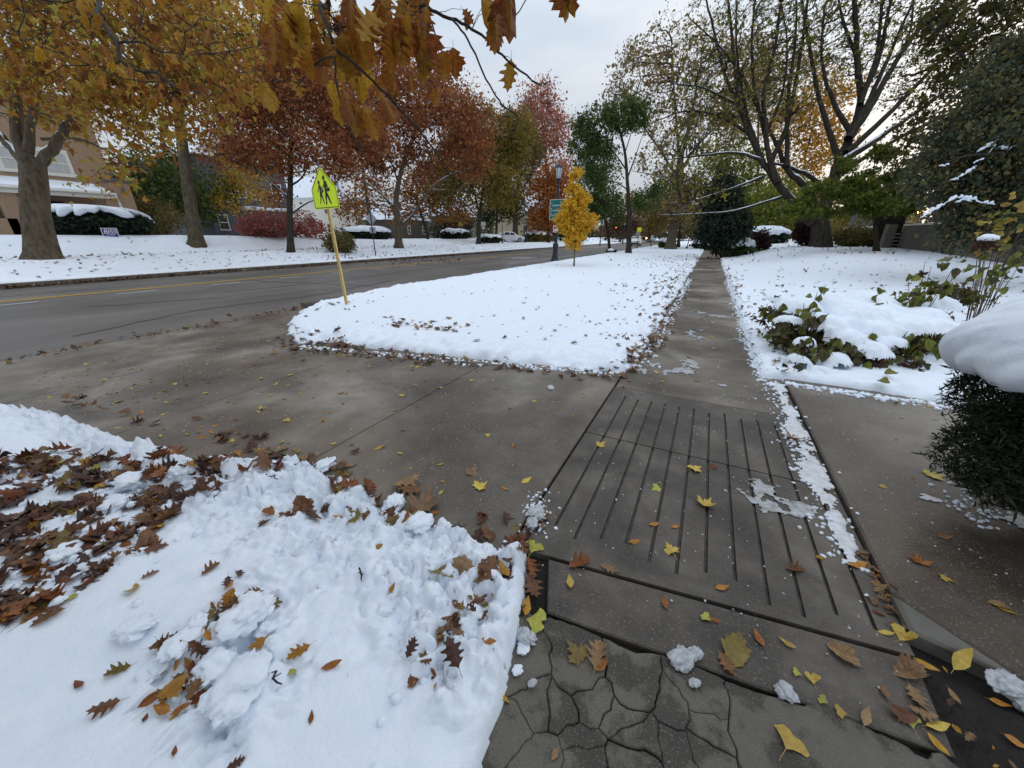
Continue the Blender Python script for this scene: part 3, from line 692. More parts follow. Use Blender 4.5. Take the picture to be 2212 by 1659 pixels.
YGRM = leafmat('leaves_yellow_green', [(0.075, 0.10, 0.014), (0.13, 0.15, 0.02), (0.19, 0.18, 0.025), (0.06, 0.085, 0.015)], 0.4)
YELM = leafmat('leaves_yellow', [(0.46, 0.23, 0.02), (0.55, 0.32, 0.025), (0.62, 0.38, 0.03), (0.40, 0.19, 0.02), (0.55, 0.30, 0.02)], 0.4, 1.4)
TANM = leafmat('leaves_tan', [(0.16, 0.11, 0.055), (0.24, 0.16, 0.075), (0.20, 0.15, 0.05), (0.13, 0.10, 0.035)], 0.4)
DGRM = leafmat('needles_dark', [(0.008, 0.014, 0.009), (0.015, 0.026, 0.014), (0.022, 0.034, 0.018)], 0.1)
YEWM = leafmat('yew_needles', [(0.010, 0.018, 0.009), (0.018, 0.030, 0.012), (0.030, 0.042, 0.018)], 0.1, 1.0)
GRYM = leafmat('leaves_grey_green', [(0.022, 0.034, 0.022), (0.045, 0.06, 0.036), (0.065, 0.075, 0.04)], 0.3)
TOLM = leafmat('leaves_tan_olive', [(0.10, 0.08, 0.025), (0.15, 0.12, 0.035), (0.08, 0.075, 0.025)], 0.3)
MARM = leafmat('leaves_maroon', [(0.02, 0.008, 0.008), (0.035, 0.012, 0.011)], 0.2)
FUSM = leafmat('leaves_fuchsia', [(0.24, 0.05, 0.065), (0.40, 0.12, 0.13), (0.16, 0.11, 0.05), (0.30, 0.08, 0.09), (0.12, 0.09, 0.04)], 0.35)
def B(t, *bl): return [(at(x, y, t+dt), r) for x, y, r, dt in bl]
def PL(t, *pts): return [at(x, y, t) for x, y in pts]
def on(base, *pts):   # trunk through the base, then points at the same distance
    t = np.linalg.norm(base-np.array([0, 0, CAM_H]))/np.linalg.norm(ray(*pts[0]))*1.0
    return t

b, t1 = pt(90, 563); b = b-np.array([0, 0, 0.3])
tree('oak_tree', 'massive old oak with orange and gold leaves at the left edge', b,
     [b]+PL(t1, (80, 480), (74, 400), (70, 345)), 0.50, 0.40,
     [(PL(t1, (72, 360), (40, 300), (34, 200), (36, 90), (28, -60)), 0.30, 0.10, False),
      (PL(t1, (78, 365), (120, 310), (155, 255), (168, 190), (205, 120), (280, 20)), 0.24, 0.07, True),
      (PL(t1, (66, 365), (25, 320), (-30, 260), (-110, 200)), 0.22, 0.08, True),
      (PL(t1, (60, 330), (72, 230), (100, 130), (150, 30)), 0.20, 0.07, False),
      (PL(t1, (90, 300), (170, 300), (240, 330), (300, 360)), 0.07, 0.02, False),
      (PL(t1-2, (165, 200), (250, 170), (340, 150), (430, 160)), 0.12, 0.03, False)],
     B(t1, (30, 140, 2.6, -2), (140, 60, 2.8, -2.5), (290, 120, 2.4, -3), (400, 60, 2.5, -3), (240, 230, 1.7, -3), (340, 220, 1.7, -3), (0, 20, 3, -2), (280, -60, 3, -3), (450, 150, 1.6, -3), (270, 360, 0.6, -3), (100, 200, 2.0, 1.5), (190, 398, 0.3, -3), (130, 310, .5, -2), (300, 330, .6, -3)),
     430, (0.19, 32, 0.34), OAKM, BARK, None, 0.010, 3, 1.75, 0.3, shape='lobe', droop=0.8)

t2 = 25.0; b = at(418, 508, t2); b[2] = float(terr(b[0], b[1]))
tree('tulip_tree', 'tall straight grey trunked tree with yellow leaves behind the sloping lawn', b,
     [b]+PL(t2, (410, 430), (395, 320), (384, 220), (380, 120), (378, 20)), 0.40, 0.20,
     [(PL(t2, (400, 345), (372, 330), (350, 300), (345, 270)), 0.10, 0.03, True), (PL(t2, (388, 240), (440, 180), (490, 120)), 0.12, 0.03, False), (PL(t2, (384, 220), (340, 150), (310, 80)), 0.12, 0.03, False)],
     B(t2, (400, 90, 4.2, 0), (480, 150, 3.6, 1), (340, 130, 3.6, 1), (450, 0, 4.5, 0), (540, 90, 3.6, 2), (470, 250, 2.6, 2), (560, 180, 2.6, 2), (330, 290, 1.2, 0)), 300, (0.24, 26, 0.45), GOLDM, BARK, None, 0.012, 5, shape='lobe')

b, t3 = pt(627, 547)
tree('red_oak', 'slim oak with dark red brown leaves directly left of the school sign', b,
     [b]+PL(t3, (626, 480), (627, 400), (629, 300), (633, 190), (636, 120)), 0.23, 0.07,
     [(PL(t3, (629, 430), (592, 400), (560, 370), (520, 355)), 0.06, 0.02, True), (PL(t3, (630, 400), (650, 385), (672, 350), (700, 320)), 0.07, 0.02, True), (PL(t3-.8, (632, 460), (660, 440), (690, 428), (720, 424)), 0.06, 0.018, True), (PL(t3, (629, 330), (690, 290), (740, 250)), 0.07, 0.02, False), (PL(t3, (628, 340), (570, 290), (520, 250)), 0.07, 0.02, False)],
     B(t3, (545, 300, 2.2, 0), (690, 320, 2.0, 0), (620, 220, 2.6, 0), (500, 250, 1.9, 0), (740, 250, 2.0, .5), (600, 340, 1.6, 0), (690, 190, 2.2, 0), (560, 200, 2.0, 0), (640, 130, 2.0, 0), (730, 350, 1.3, -.5), (470, 330, 1.2, 0), (600, 430, .7, 0), (800, 300, 1.6, 1)), 760, (0.17, 34, 0.36), REDM, BARKD, 'street trees across the road', 0.012, 7, shape='kite', snow=0.25)

b, t4 = pt(861, 537)
tree('red_oak', 'spreading oak whose two low limbs carry thick lines of snow', b,
     [b]+PL(t4, (860, 490), (856, 445), (858, 410), (872, 350), (895, 290), (905, 220)), 0.34, 0.10,
     [(PL(t4, (857, 452), (825, 420), (800, 400), (770, 386), (735, 392)), 0.11, 0.03, True), (PL(t4, (868, 485), (893, 462), (920, 420), (945, 394), (975, 376), (1003, 368)), 0.13, 0.035, True), (PL(t4, (930, 408), (960, 410), (968, 395), (962, 385)), 0.045, 0.02, True), (PL(t4, (862, 400), (840, 340), (800, 290)), 0.09, 0.02, False), (PL(t4, (885, 310), (930, 270), (990, 250)), 0.09, 0.02, True), (PL(t4, (872, 350), (920, 330), (980, 320)), 0.07, 0.02, True)],
     B(t4, (830, 300, 3.0, 0), (940, 290, 3.0, 0), (890, 210, 3.2, 0), (780, 330, 2.0, 0), (1010, 330, 2.4, 0), (800, 210, 2.6, 0), (980, 220, 2.4, 0), (900, 360, 1.8, 1), (1030, 260, 2, 0), (740, 280, 2, 0), (820, 380, 1.2, 1)), 780, (0.20, 34, 0.45), REDM, BARK, 'street trees across the road', 0.015, 9, snow=0.25)

b, t5 = pt(1034, 528)
tree('elm_tree', 'olive brown elm with forked snowy limbs beside the far hedges', b,
     [b]+PL(t5, (1034, 500), (1036, 462), (1040, 430), (1048, 370)), 0.32, 0.14,
     [(PL(t5, (1034, 470), (1005, 440), (975, 410)), 0.13, 0.03, True), (PL(t5, (1036, 460), (1020, 400), (1010, 340)), 0.14, 0.04, False), (PL(t5, (1040, 430), (1065, 380), (1090, 330)), 0.12, 0.03, False), (PL(t5, (1040, 470), (1075, 455), (1110, 450)), 0.07, 0.03, False)],
     B(t5, (1040, 390, 3.4, 0), (990, 350, 3.2, 0), (1080, 330, 3.2, 0), (1030, 280, 3.6, 0), (1090, 410, 2.4, -1), (960, 390, 2.4, 0), (1110, 290, 2.8, 0)), 520, (0.30, 34, 0.62), OLIVM, BARKD, 'street trees across the road', 0.02, 11, snow=0.2)

b, t6 = pt(1113, 522)
tree('maple_tree', 'thick trunked maple of green and orange leaves in front of the white car', b,
     [b]+PL(t6, (1113, 495), (1114, 465), (1118, 430), (1120, 380)), 0.55, 0.25,
     [(PL(t6, (1116, 472), (1140, 458), (1160, 440), (1180, 415)), 0.20, 0.06, True), (PL(t6, (1118, 430), (1140, 390), (1165, 350)), 0.18, 0.05, False), (PL(t6, (1114, 455), (1090, 420), (1070, 380)), 0.18, 0.05, True)],
     B(t6, (1100, 440, 2.6, -1), (1070, 420, 2.4, -1), (1120, 390, 3.4, 0), (1090, 340, 3.6, 0), (1140, 330, 3.6, 0), (1060, 370, 2.6, 0), (1120, 270, 3.2, 2)), 400, (0.28, 34, 0.65), mat('leaves_green_orange', None, island=[(0.055, 0.07, 0.014), (0.09, 0.10, 0.018), (0.20, 0.12, 0.02), (0.12, 0.085, 0.02)], rough=0.65, trans=0.35, spec=0.25), BARK, 'street trees across the road', 0.022, 13)
b = at(1195, 512, 84); b[2] = 0.6
tree('oak_tree', 'tall rounded oak of faded pink red leaves in the distance', b, [b]+PL(84, (1190, 440), (1180, 360), (1175, 280)), 0.5, 0.2, [],
     B(84, (1170, 260, 7, 0), (1200, 320, 6, 0), (1135, 300, 6, 0), (1210, 390, 4.5, -2), (1160, 215, 5, 0), (1185, 430, 3, -3), (1120, 350, 5, 0)), 420, (0.42, 30, 0.95), PINKM, BARKD, None, 0.02, 15, shell=0.2)
b = at(1185, 515, 64); b[2] = 0.5
tree('maple_tree', 'low orange maple glowing behind the lamp post', b, [b]+PL(64, (1185, 480), (1188, 430)), 0.25, 0.12, [],
     B(64, (1180, 430, 3.6, 0), (1200, 390, 3.2, 0), (1160, 470, 2.0, 0), (1190, 470, 2.4, 0)), 230, (0.34, 30, 0.7), ORGM, BARKD, None, 0.015, 16)

b, t8 = pt(1358, 547)
tree('ash_tree', 'dark green street tree with bare black stem on the snowy verge', b,
     [b]+PL(t8, (1359, 500), (1358, 440), (1355, 390), (1350, 330), (1338, 280), (1325, 245)), 0.23, 0.06,
     [(PL(t8, (1357, 455), (1330, 440), (1305, 437)), 0.06, 0.02, True), (PL(t8, (1356, 410), (1335, 395), (1312, 388)), 0.06, 0.02, True), (PL(t8, (1355, 370), (1320, 320), (1285, 290)), 0.07, 0.02, False), (PL(t8, (1357, 380), (1375, 330), (1392, 280)), 0.07, 0.02, False), (PL(t8, (1362, 465), (1385, 430), (1430, 405)), 0.05, 0.02, False), (PL(t8, (1350, 330), (1365, 280), (1370, 240)), 0.05, 0.02, False)],
     B(t8, (1290, 270, 1.7, 0), (1340, 250, 1.7, 0), (1255, 310, 1.2, 0), (1265, 350, 1.2, 0), (1380, 250, 1.2, 0), (1300, 320, 1.0, 0), (1310, 420, 1.3, 0), (1290, 380, 1.0, 0), (1390, 430, 1.2, 0), (1425, 410, .9, 0), (1290, 450, 1.0, 1), (1250, 270, .8, 0)), 520, (0.17, 30, 0.22), GRNM, BARKD, 'street trees on the near verge', 0.014, 17, snow=0.15)
b, t9 = pt(1448, 538)
tree('oak_tree', 'great oak with thinning tan and olive leaves at the bend of the verge', b,
     [b]+PL(t9, (1452, 500), (1460, 440), (1468, 390), (1470, 330)), 0.52, 0.30,
     [(PL(t9, (1469, 380), (1462, 280), (1455, 180), (1450, 90)), 0.20, 0.04, True), (PL(t9, (1470, 370), (1510, 310), (1560, 260), (1600, 220)), 0.20, 0.05, True), (PL(t9, (1470, 350), (1490, 260), (1510, 160), (1520, 90)), 0.18, 0.04, False), (PL(t9, (1466, 390), (1430, 330), (1395, 280), (1370, 240)), 0.16, 0.04, True), (PL(t9, (1466, 410), (1420, 380), (1370, 370)), 0.10, 0.03, True), (PL(t9, (1468, 395), (1520, 370), (1560, 330)), 0.15, 0.04, True)],
     B(t9, (1390, 170, 4.4, 0), (1470, 120, 5, 0), (1550, 170, 4.6, 0), (1350, 230, 3.2, 0), (1440, 250, 4, 0), (1520, 270, 4, 0), (1420, 350, 3.0, 0), (1590, 240, 4, 0), (1470, 440, 2.6, -1), (1430, 440, 2, -1), (1510, 470, 2, -1), (1380, 120, 2.5, 0)), 820, (0.27, 12, 0.36), TANM, BARK, None, 0.020, 19, snow=0.12, bare=2, wander=.06, shell=0.25)
b = at(1470, 500, 47); b[2] = 0.5
tree('maple_tree', 'golden olive maple around the great oak trunk by the sidewalk end', b, [b]+PL(47, (1472, 450), (1470, 410)), 0.15, 0.08, [], B(47, (1440, 440, 2.4, 0), (1490, 430, 2.6, 0), (1510, 480, 1.6, 0), (1420, 470, 1.4, 0), (1460, 400, 2, 0)), 210, (0.24, 30, 0.5), mat('leaves_gold_olive', None, island=[(0.14, 0.10, 0.02), (0.22, 0.15, 0.025), (0.10, 0.085, 0.018)], rough=0.65, trans=0.35), BARKD, None, 0.012, 20)

b, ty = pt(1240, 577)
tree('young_maple', 'small cone shaped young maple covered in bright yellow leaves beside the lamp post', b, [b]+PL(ty, (1242, 520), (1243, 440), (1245, 360)), 0.045, 0.015, [],
     B(ty, (1244, 375, .26, 0), (1243, 410, .42, 0), (1240, 450, .62, 0), (1243, 490, .68, 0), (1222, 480, .5, 0), (1268, 478, .5, 0), (1240, 515, .5, 0), (1210, 470, .25, 0), (1255, 430, .45, 0)), 300, (0.115, 22, 0.10), YELM, BARKL, None, 0.004, 21, flare=1.1, shell=0.2, shape='lobe', droop=0.9, low=0.2)
b, te = pt(1563, 556)
tree('spruce_tree', 'dark green evergreen standing right of the sidewalk end', b, [b]+PL(te, (1563, 500), (1562, 430), (1562, 375)), 0.16, 0.04, [],
     B(te, (1563, 385, .5, 0), (1560, 420, 1.0, 0), (1558, 455, 1.4, 0), (1560, 490, 1.6, 0), (1590, 480, 1.1, 0), (1535, 500, 1.0, 0), (1575, 515, 1.1, 0)), 360, (0.17, 46, 0.25), DGRM, BARKD, None, 0.007, 23, low=0.1, shell=0.3)

b, tb = pt(1775, 534)
tree('silver_maple', 'huge many limbed maple, nearly bare, leaning over the right lawn', b,
     [b]+PL(tb, (1773, 505), (1770, 475), (1768, 450)), 0.52, 0.44,
     [(PL(tb, (1755, 482), (1715, 440), (1680, 395), (1645, 345), (1612, 270), (1590, 180), (1580, 60), (1560, -80)), 0.30, 0.06, True),
      (PL(tb-.3, (1680, 395), (1665, 350), (1655, 290), (1650, 200), (1672, 110), (1690, -20)), 0.22, 0.06, True),
      (PL(tb, (1775, 460), (1795, 410), (1812, 350), (1840, 285), (1858, 220), (1850, 120), (1845, 0), (1835, -90)), 0.40, 0.09, True),
      (PL(tb-.4, (1832, 300), (1880, 230), (1925, 150), (1985, 60), (2050, -30)), 0.26, 0.07, False),
      (PL(tb-.6, (1815, 350), (1880, 310), (1960, 255), (2050, 190), (2140, 120)), 0.22, 0.06, True),
      (PL(tb+.5, (1770, 455), (1735, 400), (1700, 365), (1672, 300), (1640, 240)), 0.26, 0.07, True),
      (PL(tb+.5, (1790, 410), (1745, 378), (1700, 360), (1660, 350)), 0.18, 0.05, True),
      (PL(tb-1, (1690, 425), (1640, 440), (1580, 456), (1500, 462), (1420, 465)), 0.09, 0.025, True),
      (PL(tb-.5, (1645, 345), (1590, 330), (1520, 335), (1440, 345)), 0.11, 0.03, True),
      (PL(tb+.3, (1665, 350), (1700, 270), (1720, 170), (1740, 40), (1750, -60)), 0.18, 0.05, False),
      (PL(tb-.2, (1840, 290), (1800, 220), (1775, 130), (1780, 20)), 0.18, 0.05, False),
      (PL(tb-.2, (1860, 210), (1900, 120), (1920, 20), (1950, -70)), 0.18, 0.05, False),
      (PL(tb, (1620, 290), (1550, 250), (1480, 240), (1420, 260)), 0.10, 0.03, False),
      (PL(tb-1, (1650, 380), (1600, 400), (1540, 420), (1480, 440)), 0.08, 0.025, True),
      (PL(tb, (1812, 350), (1775, 230), (1748, 100), (1722, -60)), 0.20, 0.05, False), (PL(tb-.3, (1842, 285), (1890, 190), (1938, 80), (1990, -40)), 0.20, 0.05, False), (PL(tb-.4, (1858, 225), (1893, 120), (1905, 0), (1912, -80)), 0.16, 0.04, False),
      (PL(tb-.5, (1828, 330), (1930, 235), (2030, 130), (2130, 30)), 0.20, 0.05, False), (PL(tb-.6, (1810, 375), (1920, 310), (2040, 250), (2150, 205)), 0.16, 0.05, False), (PL(tb+.3, (1700, 360), (1702, 220), (1718, 80), (1722, -60)), 0.16, 0.04, False),
      (PL(tb, (1614, 272), (1566, 160), (1536, 40), (1510, -70)), 0.13, 0.04, False), (PL(tb, (1645, 345), (1610, 230), (1592, 110), (1590, -40)), 0.13, 0.04, False), (PL(tb, (1652, 290), (1628, 180), (1625, 60), (1640, -60)), 0.12, 0.04, False),
      (PL(tb+.4, (1640, 240), (1600, 160), (1545, 90), (1490, 40)), 0.10, 0.03, False), (PL(tb, (1850, 120), (1820, 40), (1800, -60)), 0.12, 0.04, False), (PL(tb-.3, (1925, 150), (1965, 70), (1975, -40)), 0.10, 0.04, False), (PL(tb, (1600, 230), (1520, 190), (1450, 180)), 0.09, 0.03, True), (PL(tb, (1655, 290), (1690, 200), (1700, 90), (1680, -30)), .10, .03, False)],
     B(tb, (1560, 80, 3.4, 0), (1660, 20, 3.6, 0), (1760, 20, 3.4, 0), (1870, 0, 3.6, 0), (1960, 50, 3.2, 0), (1530, 200, 2.8, 0), (1640, 150, 2.8, 0), (1740, 130, 2.8, 0), (1850, 130, 2.6, 0), (2050, 120, 3, 0), (1480, 300, 2.2, 0), (1600, 260, 2.2, 0), (1500, 420, 1.8, -1), (1700, 230, 2.2, 0), (1470, 360, 2.0, -1), (1950, 180, 2.2, 0), (1560, 380, 1.5, -1)),
     1400, (0.17, 5, 0.20), leafmat('leaves_thin_olive', [(0.10, 0.10, 0.014), (0.16, 0.15, 0.02), (0.055, 0.065, 0.014), (0.20, 0.16, 0.025)], 0.4), BARKD, None, 0.017, 25, 1.22, 0.15, 0.06, 'lobe', 0.6, 0.05, bare=2)
# understorey maple, right: layered boughs
jr = random.Random(5); JMB = []
while len(JMB) < 46:
    x, y = jr.uniform(1690, 1970), jr.uniform(310, 462)
    if y < 450-(x-1690)*.9 or (x < 1745 and y < 400): continue
    JMB.append((at(x, y, 19+jr.uniform(-1.2, 1.2)), jr.uniform(.35, .75)))
b, tm = pt(1850, 530); b = at(1905, 520, 19); b[2] = float(terr(b[0], b[1]))+.05
tree('japanese_maple', 'low spreading green maple hiding the porch, right of the huge trunk', b, [b]+PL(19, (1890, 470), (1868, 430), (1845, 400)), 0.12, 0.06,
     [(PL(19, (1850, 440), (1800, 425), (1740, 425), (1690, 435)), 0.05, 0.015, False), (PL(19, (1848, 420), (1890, 390), (1940, 370)), 0.05, 0.015, False)],
     JMB, 640, (0.13, 26, 0.12), leafmat('leaves_mid_green', [(0.040, 0.070, 0.012), (0.075, 0.11, 0.016), (0.14, 0.16, 0.02), (0.055, 0.09, 0.015), (0.20, 0.19, 0.03)], 0.45, 1.1), BARKD, None, 0.006, 27, shape='lobe', snow=0.0, zs=.3, shell=.1)
# big dark tree at the right edge
b = np.array([7.0, 9.2, 0.2])
tree('hemlock_tree', 'big dark grey green hemlock filling the right edge, pads of snow on its boughs', b, [b, b+[0, 0, 2.2], b+[.1, .1, 4.5], b+[0, 0, 8]], 0.20, 0.08,
     [([b+[0, 0, 2.0]]+PL(9.4, (2230, 400), (2150, 392), (2070, 415), (2000, 440)), 0.06, 0.02, False), ([b+[0, 0, 2.6]]+PL(9.0, (2240, 330), (2180, 330), (2100, 335), (2040, 350)), 0.06, 0.02, False)],
     B(9.6, (2000, 402, .42, 0), (2085, 425, .55, 0), (2120, 400, .9, 0), (2180, 420, .9, 0), (2040, 360, .8, .3), (2100, 330, .95, 0), (2170, 330, 1.0, 0), (2130, 260, 1.1, .3), (2200, 250, 1.1, 0), (2080, 290, .8, .5), (2190, 160, 1.1, .5), (2150, 480, .8, 0), (2090, 490, .6, 0), (2210, 490, .8, 0), (2210, 120, .8, .8)),
     860, (0.085, 52, 0.16), leafmat('hemlock_mix', [(0.016, 0.027, 0.017), (0.030, 0.044, 0.026), (0.05, 0.062, 0.034), (0.085, 0.075, 0.028), (0.11, 0.085, 0.03)], 0.3), TWIG, None, 0.005, 29, shape='kite', droop=0.8, low=0.15, shell=0.1)
root = bpy.data.objects['hemlock_tree']
snl = [([at(x, y, 8.9) for x, y in P], w) for P, w in (([(2000, 442), (2030, 425), (2062, 405), (2085, 398), (2110, 408)], 0.07), ([(2075, 410), (2100, 400), (2130, 408), (2160, 412)], 0.06), ([(2120, 302), (2150, 285), (2170, 292), (2200, 290)], 0.07), ([(2115, 322), (2130, 315)], 0.05), ([(2065, 360), (2090, 350), (2120, 330)], 0.05), ([(2150, 300), (2168, 268), (2180, 262)], 0.045), ([(2040, 330), (2060, 325)], 0.05))]
def pads(P, w):
    Q = catmull(P, 9); k = np.arange(len(Q)); return Q-b+RNG.normal(size=Q.shape)*.012, w*(.25+.75*np.abs(fbm(k*.35+w*90, k*0+3, 3, 8))*2)
v, f = snow_tubes([pads(P, w) for P, w in snl]); o = raw('snow_on_limbs', v, f, SNOW, root, True); o['kind'] = 'stuff'
# second broadleaf behind it, upper right
b = np.array([11.5, 14.5, 0.45])
tree('oak_tree', 'olive leaved oak in the upper right corner with bright sky behind its leaves', b, [b, b+[0, 0, 3], b+[-.2, .2, 6], b+[-.4, .3, 10]], 0.28, 0.14, [([b+[0, 0, 5]]+PL(16, (2150, 200), (2080, 120), (2010, 60)), 0.12, 0.03, False)],
     B(16, (2100, 40, 1.8, 0), (2180, 60, 1.8, 0), (2040, 60, 1.2, 0), (2150, -40, 2.2, 0), (2190, 180, 1.6, 0), (2050, 180, 1.2, 1), (2000, 250, 1.1, 1), (2100, 130, 1.3, 1), (1990, 330, 1.2, 1.5), (2060, 300, 1.2, 1)), 330, (0.17, 20, 0.25), leafmat('leaves_deep_olive', [(0.03, 0.035, 0.010), (0.055, 0.055, 0.014), (0.085, 0.065, 0.018), (0.045, 0.05, 0.014)], 0.35), BARKD, None, 0.007, 31, shape='lobe')

# trees of the middle and far distance: (name, label, trunk foot px, distance, blobs px, leaf material, count)
FAR = [
 ('green_maple', 'dense green maple between the tan house and the tall grey trunk', (330, 500), 37, [(330, 400, 3.2), (290, 380, 2.4), (380, 430, 2.4), (450, 400, 2.4), (360, 350, 2.6), (300, 440, 1.6), (450, 450, 1.6)], leafmat('leaves_green_far', [(0.025, 0.045, 0.012), (0.05, 0.075, 0.016), (0.085, 0.10, 0.02)], 0.3), 330, 0.26),
 ('bare_thorn', 'tangled olive thorn tree beside the end of the tan porch', (345, 502), 32, [(310, 450, 1.3), (350, 460, 1.3), (320, 480, 1.0), (370, 480, 1.0)], TOLM, 170, 0.14),
 ('yellow_sapling', 'thin yellow leaved sapling in front of the grey house', (530, 505), 37, [(500, 400, 1.5), (540, 380, 1.5), (480, 430, 1.2), (560, 420, 1.2), (520, 450, 1.0), (510, 340, 2.0), (560, 330, 2.0)], GOLDM, 150, 0.22),
 ('golden_maple', 'bright golden maple behind the dark red oak crown', (600, 480), 46, [(600, 170, 4.2), (560, 100, 4.0), (650, 110, 4.2), (540, 220, 3.2), (630, 240, 3.0), (700, 60, 3.5), (560, 300, 2.6), (690, 160, 3)], GOLDM, 330, 0.32),
 ('elm_tree', 'bare topped reddish elm behind the snowy limbed oak', (800, 500), 50, [(760, 180, 4), (830, 160, 4), (900, 150, 4), (960, 200, 4), (720, 230, 3), (1000, 230, 3.4)], REDM, 300, 0.30),
 ('russet_oak', 'russet oak filling the gap right of the diamond sign', (925, 515), 52, [(900, 430, 3.2), (950, 440, 3.0), (860, 440, 2.4), (990, 450, 2.6), (930, 390, 3.4), (800, 420, 2.6), (750, 440, 2.4)], BRNM, 300, 0.30),
 ('green_elm', 'green elm above the far hedge by the cream house', (1070, 515), 66, [(1075, 440, 2.8), (1050, 470, 2), (1110, 450, 2.4)], mat('leaves_green2', None, island=[(0.04, 0.06, 0.015), (0.075, 0.09, 0.018)], rough=0.65, trans=0.3), 170, 0.34),
 ('pine_tree', 'black green pine low behind the bus stop corner', (985, 515), 70, [(975, 490, 2.2), (1000, 485, 2), (950, 495, 1.6)], DGRM, 170, 0.34),
 ('cedar_tree', 'dark cedar behind the lamp post base', (1200, 512), 78, [(1185, 495, 2.6), (1215, 490, 3), (1240, 500, 2.5), (1170, 505, 1.6)], DGRM, 190, 0.36),
 ('street_maple', 'leaning trunk tree with olive crown past the yellow maple', (1318, 532), 52, [(1300, 440, 2.6), (1280, 400, 2.6), (1330, 460, 2), (1300, 350, 3), (1265, 450, 2)], GRNM, 240, 0.26),
 ('plum_tree', 'dull purple plum far down the road', (1340, 515), 95, [(1340, 480, 3.4), (1320, 490, 2.4), (1370, 485, 2.4)], mat('leaves_plum', None, island=[(0.10, 0.05, 0.035), (0.16, 0.08, 0.05)], rough=0.7, trans=0.3), 150, 0.4),
 ('olive_maple', 'olive maple over the far end of the road', (1405, 515), 105, [(1400, 460, 5), (1370, 440, 4), (1430, 470, 3.6), (1410, 490, 2.6)], OLIVM, 220, 0.45),
 ('gold_maple', 'yellow green maple behind the dark evergreen', (1540, 510), 52, [(1560, 330, 3.6), (1610, 370, 3.6), (1530, 380, 3.2), (1590, 420, 3.2), (1640, 420, 3.2), (1520, 450, 2.6), (1620, 470, 2.6)], YGRM, 330, 0.32),
 ('orange_beech', 'glowing orange beech seen through the huge tree fork', (1730, 505), 50, [(1740, 330, 3.6), (1790, 290, 3.4), (1720, 400, 3.2), (1760, 440, 2.6), (1780, 210, 3.4), (1700, 270, 3)], mat('leaves_amber', None, island=[(0.38, 0.16, 0.015), (0.48, 0.25, 0.02), (0.30, 0.16, 0.02)], rough=0.65, trans=0.45), 330, 0.30),
 ('green_linden', 'fresh green linden behind the leaning limb of the huge tree', (1680, 515), 42, [(1660, 440, 2.6), (1690, 470, 2.2), (1640, 480, 2.2), (1700, 420, 2.4), (1620, 500, 1.6), (1720, 480, 1.6)], YGRM, 280, 0.24),
 ('gold_birch', 'yellow birch behind the open porch columns', (1880, 500), 58, [(1850, 460, 2.6), (1890, 450, 2.6), (1930, 460, 2.6), (1820, 470, 2)], mat('leaves_gold_green', None, island=[(0.16, 0.12, 0.02), (0.22, 0.17, 0.025), (0.10, 0.10, 0.02)], rough=0.65, trans=0.35), 200, 0.30),
 ('tan_oak', 'tall tan oak rising behind the bare limbs on the right', (1640, 490), 62, [(1640, 190, 5), (1700, 140, 5), (1600, 230, 4.4), (1680, 250, 4), (1620, 120, 4.6), (1760, 160, 4)], TANM, 280, 0.36),
]
for i, (nm, lb, ft, t, bl, m, n, ls) in enumerate(FAR):
    b = at(ft[0], ft[1], t); b[2] = float(terr(b[0], b[1]))-0.05; top = at(bl[0][0], bl[0][1], t)
    rt = 0.012*t/3
    tree(nm, lb, b, [b, b+(top-b)*0.35+np.array([0.1, 0, 0.1]), b+(top-b)*0.7, top], min(0.35, rt), min(0.14, rt*0.5), [], [(at(x, y, t+RNG.uniform(-1, 1)), r) for x, y, r in bl], n, (ls, 26, ls*2.1), m, BARKD if i % 2 else BARK, 'trees in the gardens beyond', 0.0003*t, 40+i, 1.3, 0.3)
# far-off wood closing the views
def treeline():
    rng = np.random.default_rng(5); C = []; 
    for k in range(150):
        a = R(rng.uniform(-78, 50)); d = rng.uniform(130, 230); h = rng.uniform(7, 15)*(0.55 if -0.5 < a < -0.12 else 1.0); c = np.array([math.sin(a)*d, math.cos(a)*d, h*0.5])
        C.append(ell_points(c, (rng.uniform(5, 9), rng.uniform(5, 9), h*0.55), 310, rng))
    v, f = leaf_cloud(np.concatenate(C), 1.1, rng, 'kite', 0.3)
    o = raw('far_woods', v, f, leafmat('leaves_far', [(0.035, 0.035, 0.02), (0.07, 0.055, 0.03), (0.11, 0.075, 0.035), (0.05, 0.05, 0.025), (0.03, 0.03, 0.02)], 0.25)); tag(o, 'mixed autumn woods closing the far distance', 'woods', kind='stuff')
treeline()

# ---------------------------------------------------------------- shrubs
b = np.array([-34.6, 10.4, float(terr(-34.6, 10.4))])
shrub('hedge', 'long clipped dark yew hedge topped with thick snow in front of the tan house', b, [((0, -1.4, .75), (1.1, 1.3, .8)), ((0, 0, .8), (1.2, 1.6, .85)), ((0, 1.4, .75), (1.1, 1.3, .78))], 15000, 0.16, DGRM, 3,
      [dict(c=(0, 0, .72), r=(1.25, 2.75, .86), rng_seed=4, nu=90, nv=16, lo=0.55, amp=0.08, thick=0.16, ragged=0.9, power=0.6)], 8, smat=BARKD, cat='hedge')
